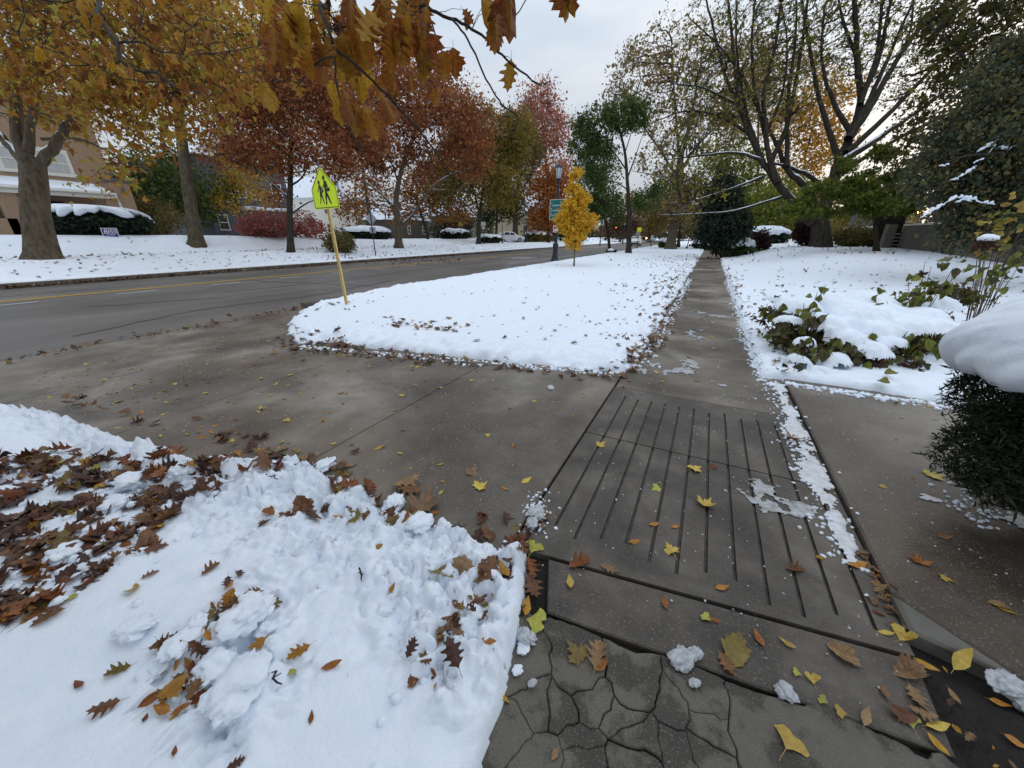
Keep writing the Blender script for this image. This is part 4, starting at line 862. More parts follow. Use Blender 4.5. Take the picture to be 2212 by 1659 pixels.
# near yew, right edge, with a thick cushion of snow
b = np.array([2.12, 2.70, 0.05])
shrub('yew_bush', 'dark green yew bush under a thick overhanging cushion of snow at the right edge', b, [((0, 0, .58), (.84, .66, .56)), ((.1, .1, .42), (.65, .5, .35)), ((-.38, .15, .66), (.44, .38, .3)), ((-.25, .0, .26), (.42, .4, .22)), ((.35, .2, .2), (.5, .4, .2)), ((-.58, -.1, .36), (.26, .3, .26))], 88000, 0.032, YEWM, 5,
      [dict(c=(.02, .03, .73), r=(.84, .67, .42), rng_seed=14, nu=220, nv=54, lo=0.10, amp=0.075, freq=2.0, thick=0.10, ragged=0.20, power=0.85)], 4, smat=TWIG, shape='needle', droop=-0.05, stem_r=0.01, lo=0.72, sk=.12)
HB = [((1645, 500), 27, (0.9, 0.8, 0.9), MARM, 'maroon barberry shrub', 'dark maroon bush at the foot of the huge tree, left side', 0.13, 2600, None),
      ((1735, 535), 25.5, (1.0, 0.9, 1.4), MARM, 'purple_shrub', 'black purple shrub tucked beside the huge trunk', 0.13, 3600, None),
      ((1835, 530), 24, (1.25, 1.0, 0.75), TOLM, 'olive_shrub', 'low olive shrub in front of the porch wall', 0.11, 4200, None),
      ((1578, 562), 27, (1.5, 1.1, 0.7), GRNM, 'juniper_bush', 'snow dusted juniper at the evergreen foot by the sidewalk', 0.12, 4200, (0.3, 0.6)),
      ((1640, 545), 36, (2.4, 1.2, 0.9), DGRM, 'juniper_bush', 'wide dark juniper behind the evergreen on the right lawn', 0.16, 4200, (0.45, 0.5)),
      ((580, 520), 31, (1.8, 2.2, 1.15), FUSM, 'burning_bush', 'bright pink red burning bush behind the dark red oak trunk', 0.15, 4200, None),
      ((650, 505), 34, (2.0, 2.4, 1.4), FUSM, 'burning_bush', 'second pink bush deeper in the lawn right of the first', 0.16, 3000, None),
      ((735, 528), 27, (1.1, 1.1, 1.0), TOLM, 'olive_shrub', 'olive shrub right behind the yellow sign post', 0.12, 3200, None),
      ((795, 508), 46, (1.2, 4.0, 0.9), DGRM, 'hedge', 'far clipped hedge with a smooth snow top behind the diamond sign', 0.2, 3600, (0.35, 0.2)),
      ((985, 512), 60, (1.4, 4.0, 0.9), DGRM, 'hedge', 'dark snowy hedge left of the white car', 0.24, 3200, (0.4, 0.6)),
      ((1058, 514), 56, (1.2, 3.2, 0.7), DGRM, 'hedge', 'low trimmed hedge directly beside the white car', 0.22, 2400, (0.4, 0.5)),
      ((1150, 508), 66, (1.2, 3.2, 1.1), TOLM, 'hedge', 'brown hedge with snow in front of the cream house', 0.24, 3000, (0.5, 0.5)),
      ((1175, 510), 72, (1.2, 4.0, 1.0), TOLM, 'hedge', 'olive hedge behind the lamp post with patchy snow', 0.26, 2600, (0.5, 0.5)),
      ((1432, 530), 47, (0.62, 0.6, 0.62), GRNM, 'rounded_shrub', 'round green shrub with snow flecks left of the great oak trunk', 0.14, 2600, (0.55, 0.6)),
      ((1520, 530), 44, (1.4, 1.0, 0.6), DGRM, 'low_shrub', 'low snow covered shrub beyond the sidewalk end', 0.18, 1800, (0.2, 0.6)),
      ((330, 507), 36, (1.6, 1.8, 0.8), TOLM, 'brush_shrub', 'bare brown brush between hedge and tall trunk', 0.12, 2400, None)]
for i, (p, t, r, m, nm, lb, ls, n, sn) in enumerate(HB):
    b = at(p[0], p[1], t); b[2] = float(terr(b[0], b[1]))
    nm = nm.replace(' ', '_')
    kw = [dict(c=(0, 0, r[2]*0.8), r=(r[0], r[1], r[2]*0.95), rng_seed=60+i, nu=60, nv=12, lo=sn[0], amp=0.2, thick=0.10, ragged=sn[1], power=0.8)] if sn else None
    shrub(nm, lb, b, [((0, 0, r[2]*0.8), r), ((r[0]*.3, r[1]*.3, r[2]*.6), (r[0]*.7, r[1]*.7, r[2]*.7)), ((-r[0]*.3, -r[1]*.35, r[2]*.65), (r[0]*.7, r[1]*.7, r[2]*.65))], n, ls, m, 80+i, kw, 6, smat=BARKD, group=None, cat='hedge' if nm == 'hedge' else 'shrub')
# ---------------------------------------------------------------- buildings
def brickmat(name, c1, c2, mortar, sc=1.0):
    m = bpy.data.materials.new(name); m.use_nodes = True; nt = m.node_tree; N = nt.nodes; L = nt.links; b = N['Principled BSDF']; b.inputs['Roughness'].default_value = 0.85
    g = N.new('ShaderNodeNewGeometry'); sp = N.new('ShaderNodeSeparateXYZ'); L.new(g.outputs['Position'], sp.inputs[0])
    ad = N.new('ShaderNodeMath'); L.new(sp.outputs[0], ad.inputs[0]); L.new(sp.outputs[1], ad.inputs[1])
    cb = N.new('ShaderNodeCombineXYZ'); L.new(ad.outputs[0], cb.inputs[0]); L.new(sp.outputs[2], cb.inputs[1])
    t = N.new('ShaderNodeTexBrick'); L.new(cb.outputs[0], t.inputs[0]); t.inputs['Color1'].default_value = (*c1, 1); t.inputs['Color2'].default_value = (*c2, 1); t.inputs['Mortar'].default_value = (*mortar, 1)
    t.inputs['Scale'].default_value = 4.0*sc; t.inputs['Mortar Size'].default_value = 0.03
    L.new(t.outputs[0], b.inputs['Base Color']); return m
TANBRICK = brickmat('brick_tan', (0.36, 0.235, 0.145), (0.31, 0.195, 0.115), (0.36, 0.27, 0.19))
DKBRICK = brickmat('brick_dark', (0.075, 0.055, 0.04), (0.055, 0.04, 0.03), (0.09, 0.075, 0.06))
STONEW = brickmat('stone_blocks', (0.17, 0.15, 0.12), (0.13, 0.115, 0.095), (0.10, 0.09, 0.075), 0.5)
SIDING = brickmat('siding_grey', (0.115, 0.13, 0.16), (0.10, 0.115, 0.145), (0.06, 0.07, 0.085), 1.0)
CREAM = mat('cream_stucco', [(0.42, 0.36, 0.24), (0.50, 0.44, 0.31)], scale=2)
TRIM = mat('white_trim', [(0.68, 0.66, 0.58), (0.76, 0.74, 0.67)], scale=3, rough=0.5)
DARKGL = mat('window_glass', [(0.03, 0.032, 0.036), (0.07, 0.075, 0.08)], scale=1.5, rough=0.08, spec=0.6)
CURTN = mat('pale_blind', [(0.42, 0.42, 0.40), (0.55, 0.55, 0.53)], scale=4, rough=0.3, spec=0.5)
SHING = mat('shingle', [(0.06, 0.055, 0.05), (0.10, 0.09, 0.085)], scale=5, rough=0.9)
DARKW = mat('dark_timber', [(0.012, 0.010, 0.008), (0.03, 0.024, 0.018)], scale=6)
def window(par, x, y0, y1, z0, z1, nx=1, glass=None, sgn=1, fr=0.09):
    """window on a wall facing +x (sgn=1) or -x (sgn=-1)"""
    f = MB(); e = lambda a, b: (min(x+sgn*a, x+sgn*b), max(x+sgn*a, x+sgn*b))
    X = e(-0.05, 0.07)
    f.box(*X, y0-fr, y1+fr, z1, z1+fr*1.3); f.box(*e(-0.05, 0.12), y0-fr*1.3, y1+fr*1.3, z0-fr, z0); f.box(*X, y0-fr, y0, z0, z1); f.box(*X, y1, y1+fr, z0, z1)
    for k in range(1, nx): yy = y0+(y1-y0)*k/nx; f.box(*X, yy-fr/2, yy+fr/2, z0, z1)
    w = f.build('window', TRIM, par)
    for k in range(nx):
        a = y0+(y1-y0)*k/nx+(fr/2 if k else 0); b = y0+(y1-y0)*(k+1)/nx-(fr/2 if k < nx-1 else 0); zm = (z0+z1)/2
        MB().box(*e(0.0, 0.02), a, b, zm, z1).build('pane', glass or DARKGL, w); MB().box(*e(0.002, 0.012), a, b, z0, zm-.03).build('pane', glass or DARKGL, w)
        MB().box(*e(0.02, 0.05), a, b, zm-.035, zm+.035).build('sash', TRIM, w)
    return w
h = empty('brick_house', (0, 0, 0), 0, 'tan brick house with snowy porch roof behind the massive oak', 'house')
wl = MB(); wl.box(-52, -41, -8, 13.96, 1.0, 10.2); wl.build('wall', TANBRICK, h)
rf = MB(); rf.add([(-53, -9, 10.2), (-40.2, -9, 10.2), (-40.2, 14.8, 10.2), (-53, 14.8, 10.2), (-46.5, -3, 13.6), (-46.5, 9, 13.6)], [(0, 1, 4), (1, 2, 5, 4), (2, 3, 5), (3, 0, 4, 5), (3, 2, 1, 0)]); rf.build('roof', SNOWFAR, h)
window(h, -41, 9.0, 11.9, 5.55, 6.75, 2, CURTN, 1, 0.2); window(h, -41, 4.6, 6.8, 5.55, 7.0, 2, CURTN); window(h, -41, -0.5, 1.5, 5.55, 7.0, 1, CURTN)
window(h, -41, 8.35, 8.85, 2.0, 3.6, 1); window(h, -41, 11.65, 12.15, 2.45, 3.55, 1); window(h, -41, 5.3, 6.2, 2.0, 3.7, 1)
d = MB(); d.box(-41.02, -40.95, 10.0, 10.95, 1.55, 3.75); dd = d.build('door', DARKW, h); MB().box(-40.95, -40.90, 10.08, 10.14, 2.5, 2.65).build('handle', TRIM, dd)
p = MB(); p.add([(-41, -8, 4.95), (-38, -8, 4.34), (-37.75, -8, 4.26), (-37.75, 12.75, 4.26), (-38, 12.75, 4.34), (-41, 12.75, 4.95), (-41, -8, 4.75), (-37.75, -8, 4.15), (-37.75, 12.75, 4.15), (-41, 12.75, 4.75)],
              [(0, 1, 4, 5), (1, 2, 3, 4), (2, 7, 8, 3), (6, 9, 8, 7), (0, 6, 7, 2, 1), (5, 4, 3, 8, 9)]); pr = p.build('porch_roof', SHING, h)
p = MB(); p.add([(-41, -8, 5.10), (-38.1, -8, 4.52), (-37.8, -8, 4.36), (-37.8, 12.6, 4.36), (-38.1, 12.6, 4.52), (-41, 12.7, 5.10), (-41, -8, 4.96), (-37.8, -8, 4.28), (-37.8, 12.6, 4.28), (-41, 12.7, 4.96)],
              [(0, 1, 4, 5), (1, 2, 3, 4), (2, 7, 8, 3), (6, 9, 8, 7), (0, 6, 7, 2, 1), (5, 4, 3, 8, 9)]); p.build('snow', SNOWFAR, pr)
MB().box(-37.75, -37.6, -8, 12.8, 4.16, 4.30, 0.03).build('gutter', TRIM, pr); MB().box(-37.95, -37.78, -8, 12.8, 3.92, 4.15).build('fascia', TRIM, pr)
mb = MB(); mb.tube([(-37.65, 12.72, 4.18), (-37.65, 12.74, 4.0), (-37.85, 12.85, 3.75), (-37.85, 12.9, 2.9), (-37.85, 12.9, 1.6)], 0.07, 8); mb.build('downspout', TRIM, h)
c = MB(); c.box(-39.0, -37.9, 12.85, 13.75, 1.2, 5.0); c.build('pillar', TANBRICK, h)
cc = MB(); cc.box(-39.1, -37.8, 12.75, 13.85, 5.0, 5.2, 0.03); cc.box(-38.85, -38.05, 13.0, 13.6, 5.2, 5.32, 0.03); cc.box(-37.88, -37.84, 13.2, 13.38, 4.3, 4.75); cc.build('pillar_cap', KERB, h)
cc = MB(); cc.lathe([(0.1, 0), (0.42, 0.12), (0.5, 0.25), (0.46, 0.32), (0.3, 0.42), (0.05, 0.46)], 14, (-38.45, 13.3, 5.3)); cc.build('urn', KERB, h)
c = MB(); c.box(-38.3, -37.95, -8, 7.9, 1.2, 2.5); c.box(-38.3, -37.95, 7.5, 8.3, 1.2, 4.0); c.box(-38.2, -37.9, 12.2, 12.84, 1.2, 3.95); c.build('porch_wall', TANBRICK, h)
for k in range(4): MB().box(-37.9+0.35*k, -37.5+0.35*k, 8.4, 10.6, 1.0, 2.05-0.16*k, 0.02).build('step', KERB, h)
# grey clapboard house
h = empty('clapboard_house', (0, 0, 0), 0, 'blue grey clapboard house with white window trim behind the pink bushes', 'house')
yA, yB = on_x(468, 505, -49)[1], on_x(640, 505, -49)[1]
zg = 1.3
wl = MB(); wl.box(-60, -49, yA, yB, zg-.3, 9.6); wl.build('wall', SIDING, h)
fd = MB(); fd.box(-49, -48.9, yA, yB, zg-.3, zg+.45); fd.build('foundation', KERB, h)
rf = MB(); m_ = (yA+yB)/2; rf.add([(-60.4, yA-.5, 9.4), (-48.6, yA-.5, 9.4), (-48.6, yB+.5, 9.4), (-60.4, yB+.5, 9.4), (-48.6, m_, 13.4), (-60.4, m_, 13.4)], [(0, 1, 4, 5), (2, 3, 5, 4), (1, 2, 4), (3, 0, 5), (3, 2, 1, 0)]); rf.build('roof', SNOWFAR, h)
for a, b_, tp, bt in ((492, 505, 400, 435), (518, 527, 403, 425), (545, 556, 412, 430), (478, 488, 465, 495), (592, 604, 400, 432)):
    P0 = on_x(a, bt, -49); P1 = on_x(b_, tp, -49); window(h, -49, P0[1], P1[1], P0[2], P1[2], 1)
P0 = on_x(520, 452, -48.5); P1 = on_x(640, 452, -48.5); MB().box(-49, -47.5, P0[1], P1[1], P0[2], P0[2]+.12).build('porch_roof', TRIM, h); MB().box(-49, -47.45, P0[1], P1[1], P0[2]+.12, P0[2]+.32, .05).build('snow', SNOWFAR, h)
# cream house and a stone house far up the street
def small_house(name, label, px, t, w, d, hz, m, roofm, wins):
    b = at(px[0], px[1], t); b[2] = float(terr(b[0], b[1]))-.1; r = empty(name, b, R(8), label, 'house')
    MB().box(-d, 0, -w/2, w/2, 0, hz).build('wall', m, r)
    MB().add([(-d-.4, -w/2-.4, hz), (.4, -w/2-.4, hz), (.4, w/2+.4, hz), (-d-.4, w/2+.4, hz), (.4, 0, hz+w*.42), (-d-.4, 0, hz+w*.42)], [(0, 1, 4, 5), (2, 3, 5, 4), (1, 2, 4), (3, 0, 5), (3, 2, 1, 0)]).build('roof', roofm, r)
    for y, z in wins: window(r, 0.0, y-.35, y+.35, z, z+1.3, 1)
    for x in (-1.6, -4.0):
        MB().box(x-.4, x+.4, -w/2-.05, -w/2+.05, 1.2, 2.6).build('window', DARKGL, r)
    return r
small_house('cream_house', 'cream stucco house with narrow windows half hidden behind the thick maple', (1160, 510), 82, 7.5, 9, 5.2, CREAM, SNOWFAR, [(-2.4, 1.3), (-.4, 1.3), (1.8, 1.3), (-1.2, 3.6), (1.4, 3.6)])
small_house('stone_house', 'grey stone house with a snowy roof behind the olive brown elm', (1010, 505), 82, 9, 9, 4.6, STONEW, SNOWFAR, [(-2.8, 1.2), (0, 1.2), (2.6, 1.2)])
small_house('red_house', 'dark brown house with snow on its roof behind the far clipped hedge', (900, 500), 70, 9, 8, 3.4, DKBRICK, SNOWFAR, [(-2.5, 1.0), (2.5, 1.0)])
small_house('white_house', 'pale house glimpsed between red oak leaves above the school sign', (735, 500), 66, 9, 9, 6.5, TRIM, SNOWFAR, [(-2.5, 1.2), (2.5, 1.2), (-2.5, 4.2), (2.5, 4.2), (0, 4.2)])
# porch house on the right
XP = 10.0
h = empty('porch_house', (0, 0, 0), 0, 'dark house on the right with stone porch wall, round columns and lit lamps', 'house')
y_l, y_s0, y_s1, y_r = 43.5, 33.4, 30.9, 20.0
MB().box(XP, XP+.45, y_s0+.55, y_l, 0.3, 2.08).build('porch_wall', STONEW, h); MB().box(XP, XP+.45, y_r, y_s1+.6, 0.3, 2.06).build('porch_wall', STONEW, h)
MB().box(XP-.06, XP+.5, y_s0+.55, y_l, 2.08, 2.18, .02).build('coping', TRIM, h); MB().box(XP-.06, XP+.5, y_r, y_s1+.6, 2.06, 2.16, .02).build('coping', TRIM, h)
on_y = lambda px, py, y: (lambda d: np.array([d[0]*y/d[1], y, CAM_H+d[2]*y/d[1]]))(ray(px, py))
sx0, sx1 = on_y(1928, 520, 31.0)[0], on_y(1966, 520, 31.0)[0]
for x in (sx0-.42, sx1+.02): MB().box(x, x+.40, 30.9, 31.5, 0.2, 2.16, .02).build('stair_pier', STONEW, h)
for k in range(6):
    MB().box(sx0+.003, sx1+.015, 31.0+.3*k, 33.2, 0.2, 0.62+.2*k, .015).build('step', DARKW, h); MB().box(sx0+.02, sx1, 31.02+.3*k, 31.12+.3*k, .622+.2*k, .65+.2*k).build('snow', SNOWFAR, h)
MB().box(sx0-.4, XP+.5, 33.2, 33.6, 0.2, 3.9).build('wall', DARKW, h)
MB().box(XP+.45, XP+5.5, y_r, y_l, 0.3, 1.75).build('porch_floor', DARKW, h)
for y in (42.6, 40.2, 37.6, 28.4, 24.5):
    for x in (XP+.22,)+((XP+1.3,) if y > 36 else ()):
        c = MB(); c.box(x-.27, x+.27, y-.27, y+.27, 2.18, 2.28, .02); c.lathe([(.25, 2.28), (.25, 2.36), (.20, 2.42), (.205, 3.4), (.17, 4.9), (.23, 5.0), (.23, 5.1)], 16, (x, y, 0)); c.build('column', CONCG, h, True)
MB().box(XP-.1, XP+.6, y_r, y_l+.4, 5.1, 5.5).build('beam', DARKW, h)
MB().box(XP-.5, XP+6, y_r-.4, 33.5, 5.5, 5.75, .03).build('porch_roof', SHING, h)
MB().box(XP+5.5, XP+16, y_r-2, 34, 0.3, 8.5).build('wall', DKBRICK, h)
MB().add([(XP+5, y_r-2.5, 8.5), (XP+17, y_r-2.5, 8.5), (XP+17, 34.5, 8.5), (XP+5, 34.5, 8.5), (XP+11, y_r+3, 12), (XP+11, 30, 12)], [(0, 1, 4), (1, 2, 5, 4), (2, 3, 5), (3, 0, 4, 5), (3, 2, 1, 0)]).build('roof', SHING, h)
for y in (22.5, 26.5, 30.2): window(h, XP+5.5, y-.6, y+.6, 2.6, 4.3, 1, None, -1)
MB().box(XP+2.5, XP+2.56, 31.6, 32.6, 1.96, 2.5).build('balustrade', DARKW, h)
def porch_lamp(px, py, lb):
    p = on_x(px, py, XP+3.0); r = empty('porch_lamp', p, 0, lb, 'lamp', 'lit porch lamps')
    MB().lathe([(.02, 0.14), (.09, .12), (.10, .0), (.06, -.1)], 10).build('shade', glow_mat('lamp_warm', (1.0, 0.5, 0.14), 9.0), r, True); MB().tube([(0, 0, .14), (0, 0, 5.5-p[2])], .012, 5).build('chain', DARKW, r)
    pt_ = bpy.data.lights.new('porch_lamp_light', 'POINT'); pt_.energy = 14; pt_.color = (1, .55, .2); pt_.shadow_soft_size = .1; o = bpy.data.objects.new('porch_lamp_light', pt_); COL.objects.link(o); o.parent = r; o.location = (-.15, 0, -.15)
porch_lamp(1985, 457, 'small lit amber lamp under the porch, left one'); porch_lamp(2030, 449, 'larger lit amber lamp under the porch, right one'); porch_lamp(2038, 446, 'amber lamp close behind the larger porch lamp')

# ---------------------------------------------------------------- street furniture
STEEL = mat('galvanised', [(0.26, 0.27, 0.28), (0.36, 0.37, 0.38)], scale=14, rough=0.5, metal=0.6)
POSTY = mat('post_yellow', [(0.58, 0.42, 0.16), (0.68, 0.52, 0.22)], scale=9, rough=0.55)
FLUO = mat('fluorescent_sheet', [(0.74, 0.94, 0.015), (0.78, 0.96, 0.02)], scale=5, rough=0.35)
BLACK = mat('black_print', [(0.006, 0.006, 0.007)], rough=0.4)
NAVY = mat('navy_iron', [(0.008, 0.010, 0.022), (0.016, 0.019, 0.038)], scale=12, rough=0.4, spec=0.5)
MILK = mat('milk_glass', [(0.50, 0.52, 0.53), (0.62, 0.64, 0.65)], scale=4, rough=0.2)
SIGNW = mat('white_sheet', [(0.66, 0.66, 0.66), (0.72, 0.72, 0.73)], scale=5, rough=0.45)
GREENS = mat('green_sheet', [(0.004, 0.12, 0.125), (0.006, 0.14, 0.14)], scale=5, rough=0.35)
SIGNB = mat('aluminium_back', [(0.36, 0.37, 0.39), (0.46, 0.47, 0.49)], scale=6, rough=0.5, metal=0.3)
# school crossing sign: faces -Y
b = gp(748, 651, 0.12); SGX, SGY = b[0], b[1]
s = empty('school_sign', (b[0], b[1], 0.05), 0, 'fluorescent yellow green school crossing sign on a yellow post', 'road sign')
s.rotation_euler = (R(0.8), R(-1.0), 0)
mb = MB()
for a0, a1 in ((-.038, -.030), (.030, .038)): mb.box(a0, a1, -.014, .014, 0, 2.72)
mb.box(-.030, -.012, .010, .014, 0, 2.72); mb.box(.012, .030, .010, .014, 0, 2.72)
z = 0.03
while z < 2.7: mb.box(-.012, .012, .010, .014, z, z+.014); z += .0254
mb.box(-.030, -.026, -.014, .010, 0, 2.72); mb.box(.026, .030, -.014, .010, 0, 2.72)
mb.build('post', POSTY, s)
ex = np.array([238., -5.])/.76; ey = np.array([-54., -347.5])/.76; A2 = np.linalg.inv(np.stack([ex, ey], 1))
sg = lambda x, y: A2@(np.array([x, y])-np.array([459., 477.5]))
Z0 = 1.98
def plate(poly, y0, y1, m, nm, par):
    n = len(poly); v = [(p[0], y0, Z0+p[1]) for p in poly]+[(p[0], y1, Z0+p[1]) for p in poly]
    f = [tuple(range(n)), tuple(range(2*n-1, n-1, -1))]+[(i, n+i, n+(i+1) % n, (i+1) % n) for i in range(n)]
    return raw(nm, v, f, m, par)
def rounded(poly, r, k=4):
    out = []; n = len(poly)
    for i in range(n):
        p = np.array(poly[i], float); a = np.array(poly[i-1], float)-p; c = np.array(poly[(i+1) % n], float)-p
        a = a/np.linalg.norm(a)*r; c = c/np.linalg.norm(c)*r
        for t in np.linspace(0, 1, k): out.append(tuple(p+a*(1-t)**2+c*t*t))
    return out
pent = lambda w, h1, h2, o=0: [(-w+o, o), (w-o, o), (w-o, h1-o*.4), (0, h2-o*1.3), (-w+o, h1-o*.4)]
pl = plate(rounded(pent(.38, .38, .76), .04), -.022, -.018, FLUO, 'sign_plate', s)
def ring(po, pi, y, m, nm, par):
    n = len(po); v = [(p[0], y, Z0+p[1]) for p in po]+[(p[0], y, Z0+p[1]) for p in pi]
    return raw(nm, v, [(i, (i+1) % n, n+(i+1) % n, n+i) for i in range(n)], m, par)
ring(rounded(pent(.38, .38, .76, .016), .032), rounded(pent(.38, .38, .76, .030), .026), -.0235, BLACK, 'border', pl)
def fig(nm, polys, head):
    v = []; f = []
    for P in polys:
        k = len(v); Q = [sg(*p) for p in P]; v += [(q[0], -.0235, Z0+q[1]) for q in Q]; f.append(tuple(range(k, k+len(Q))))
    c = sg(head[0], head[1]); k = len(v)
    v += [(c[0]+head[2]*math.cos(a), -.0235, Z0+c[1]+head[2]*1.25*math.sin(a)) for a in np.linspace(0, 2*math.pi, 16, endpoint=False)]; f.append(tuple(range(k, k+16)))
    o = raw(nm, v, f, BLACK, pl); return o
fig('walking_adult', [[(437, 238), (447, 238), (459, 250), (468, 272), (474, 290), (478, 303), (471, 306), (465, 290), (464, 345), (447, 345), (443, 322), (440, 298), (437, 280), (437, 258)],
                      [(471, 304), (488, 300), (495, 329), (466, 334), (464, 312)], [(447, 343), (464, 343), (463, 372), (460, 412), (463, 434), (456, 446), (450, 441), (451, 404), (447, 372)],
                      [(452, 343), (469, 343), (482, 372), (500, 420), (507, 434), (497, 440), (474, 396), (460, 366)], [(437, 262), (441, 285), (430, 300), (421, 304), (419, 297), (430, 288)]], (437, 219, .034))
fig('walking_child', [[(389, 272), (397, 272), (409, 284), (414, 300), (420, 300), (421, 306), (411, 309), (411, 330), (396, 330), (393, 300), (386, 322), (380, 336), (375, 332), (384, 300)],
                      [(394, 328), (411, 328), (425, 372), (397, 376)], [(413, 312), (429, 308), (432, 336), (415, 343)], [(399, 373), (409, 373), (406, 400), (401, 434), (394, 433), (398, 402)], [(412, 373), (422, 372), (432, 402), (442, 429), (435, 433), (422, 404)]], (390, 254, .031))
for z in (.20, .55): o = MB().lathe([(.012, -.03), (.012, -.026)], 8).build('bolt', STEEL, pl); o.rotation_euler = (R(90), 0, 0); o.location = (0, -.053, Z0+z)
# diamond sign seen from behind
b, td = pt(812, 554)
s = empty('diamond_sign', b-np.array([0, 0, .1]), R(10), 'back of a grey diamond road sign with a small plate below, across the road', 'road sign')
MB().box(-.025, .025, -.025, .025, 0, 3.15).build('post', NAVY, s)
q = .46; plt = raw('sign_plate', [(0, .03, 3.15-2*q), (q, .03, 3.15-q), (0, .03, 3.15), (-q, .03, 3.15-q), (0, .035, 3.15-2*q), (q, .035, 3.15-q), (0, .035, 3.15), (-q, .035, 3.15-q)], [(0, 1, 2, 3), (7, 6, 5, 4), (0, 4, 5, 1), (1, 5, 6, 2), (2, 6, 7, 3), (3, 7, 4, 0)], SIGNB, s)
MB().box(-.26, .26, .03, .036, 1.72, 2.12).build('lower_plate', SIGNB, s)
# street lamp with hanging direction sign
b, tl = pt(1199, 563)
lampb = b
def lamp_post(b, label, group=None, sc=1.0, signs=False):
    s = empty('street_lamp', b-np.array([0, 0, .05]), 0, label, 'street lamp', group)
    s.scale = (sc, sc, sc)
    MB().lathe([(.27, 0), (.27, .10), (.25, .14), (.20, .30), (.155, .50), (.14, .80), (.15, .84), (.17, .90), (.17, 1.0), (.15, 1.06)], 16).build('base', NAVY, s, False)
    MB().lathe([(.095, 1.06), (.085, 2.5), (.07, 4.05), (.10, 4.10), (.10, 4.16), (.07, 4.2), (.10, 4.34), (.13, 4.42)], 14).build('pole', NAVY, s)
    ln = MB().lathe([(.11, 4.42), (.15, 4.46), (.15, 4.50)], 8).build('lantern', NAVY, s)
    MB().lathe([(.125, 4.5), (.205, 5.02)], 8).build('glass', MILK, ln)
    rb = MB()
    for k in range(8):
        a = 2*math.pi*k/8; rb.tube([(.13*math.cos(a), .13*math.sin(a), 4.5), (.212*math.cos(a), .212*math.sin(a), 5.03)], .013, 4)
    rb.build('ribs', NAVY, ln)
    MB().lathe([(.225, 5.02), (.235, 5.06), (.19, 5.14), (.10, 5.24), (.04, 5.29), (.025, 5.33), (.035, 5.36), (.015, 5.42), (.008, 5.5)], 8).build('cap', NAVY, ln)
    return s
s = lamp_post(b, 'tall navy street lamp with fluted base and lantern beside the small yellow maple')
g = empty('direction_sign', b+np.array([0, 0, 0]), 0, 'green direction sign strapped to the navy street lamp', 'road sign')
MB().box(-.42, .62, -.125, -.12, 2.30, 3.38).build('sign_plate', GREENS, g)
mb = MB()
for bx in ((-.42, .62, 3.355, 3.38), (-.42, .62, 2.30, 2.325), (-.42, -.395, 2.325, 3.355), (.595, .62, 2.325, 3.355)): mb.box(bx[0], bx[1], -.129, -.125, bx[2], bx[3])
mb.build('border', SIGNW, g)
rs = random.Random(8); mb = MB()
for row, (z, hgt) in enumerate([(3.03, .085), (2.76, .085), (2.50, .085)]):
    x = -.26 if row == 0 else -.34
    while x < .5:
        w = rs.uniform(.03, .055); mb.box(x, x+.012, -.128, -.125, z, z+hgt*rs.uniform(.7, 1.1)); mb.box(x+.012, x+w, -.128, -.125, z+hgt*.3*rs.randint(0, 2), z+hgt*.3*rs.randint(0, 2)+.02); x += w+.02
    zz = z+.14
    mb.add([(-.36, -.1275, zz), (-.29, -.1275, zz+.03), (-.29, -.1275, zz-.03)], [(0, 2, 1)]) if row != 2 else mb.add([(-.36, -.1275, zz-.03), (-.29, -.1275, zz-.03), (-.325, -.1275, zz+.04)], [(0, 1, 2)])
mb.build('lettering', SIGNW, g)['kind'] = 'stuff'
g = empty('parking_sign', b, 0, 'small white regulation sign low on the navy street lamp', 'road sign')
MB().box(-.16, .14, -.118, -.113, 1.62, 2.0).build('sign_plate', SIGNW, g)
mb = MB(); mb.box(-.12, -.03, -.121, -.118, 1.78, 1.96); mb.box(.0, .10, -.121, -.118, 1.9, 1.93); mb.box(.0, .10, -.121, -.118, 1.82, 1.85); mb.box(-.12, .1, -.121, -.118, 1.67, 1.70); mb.build('lettering', mat('red_print', [(0.25, 0.02, 0.03)], rough=0.5), g)['kind'] = 'stuff'
for px, py, sc, lb in ((1137, 514, 62, 'distant black lamp post left of the lamp with the green sign'), (1296, 528, 70, 'thin distant lamp post behind the yellow maple'), (1345, 524, 78, 'far black lamp post left of the parked car')):
    b = at(px, py, sc); b[2] = float(terr(b[0], b[1])); lamp_post(b, lb, 'distant lamp posts', 0.85)
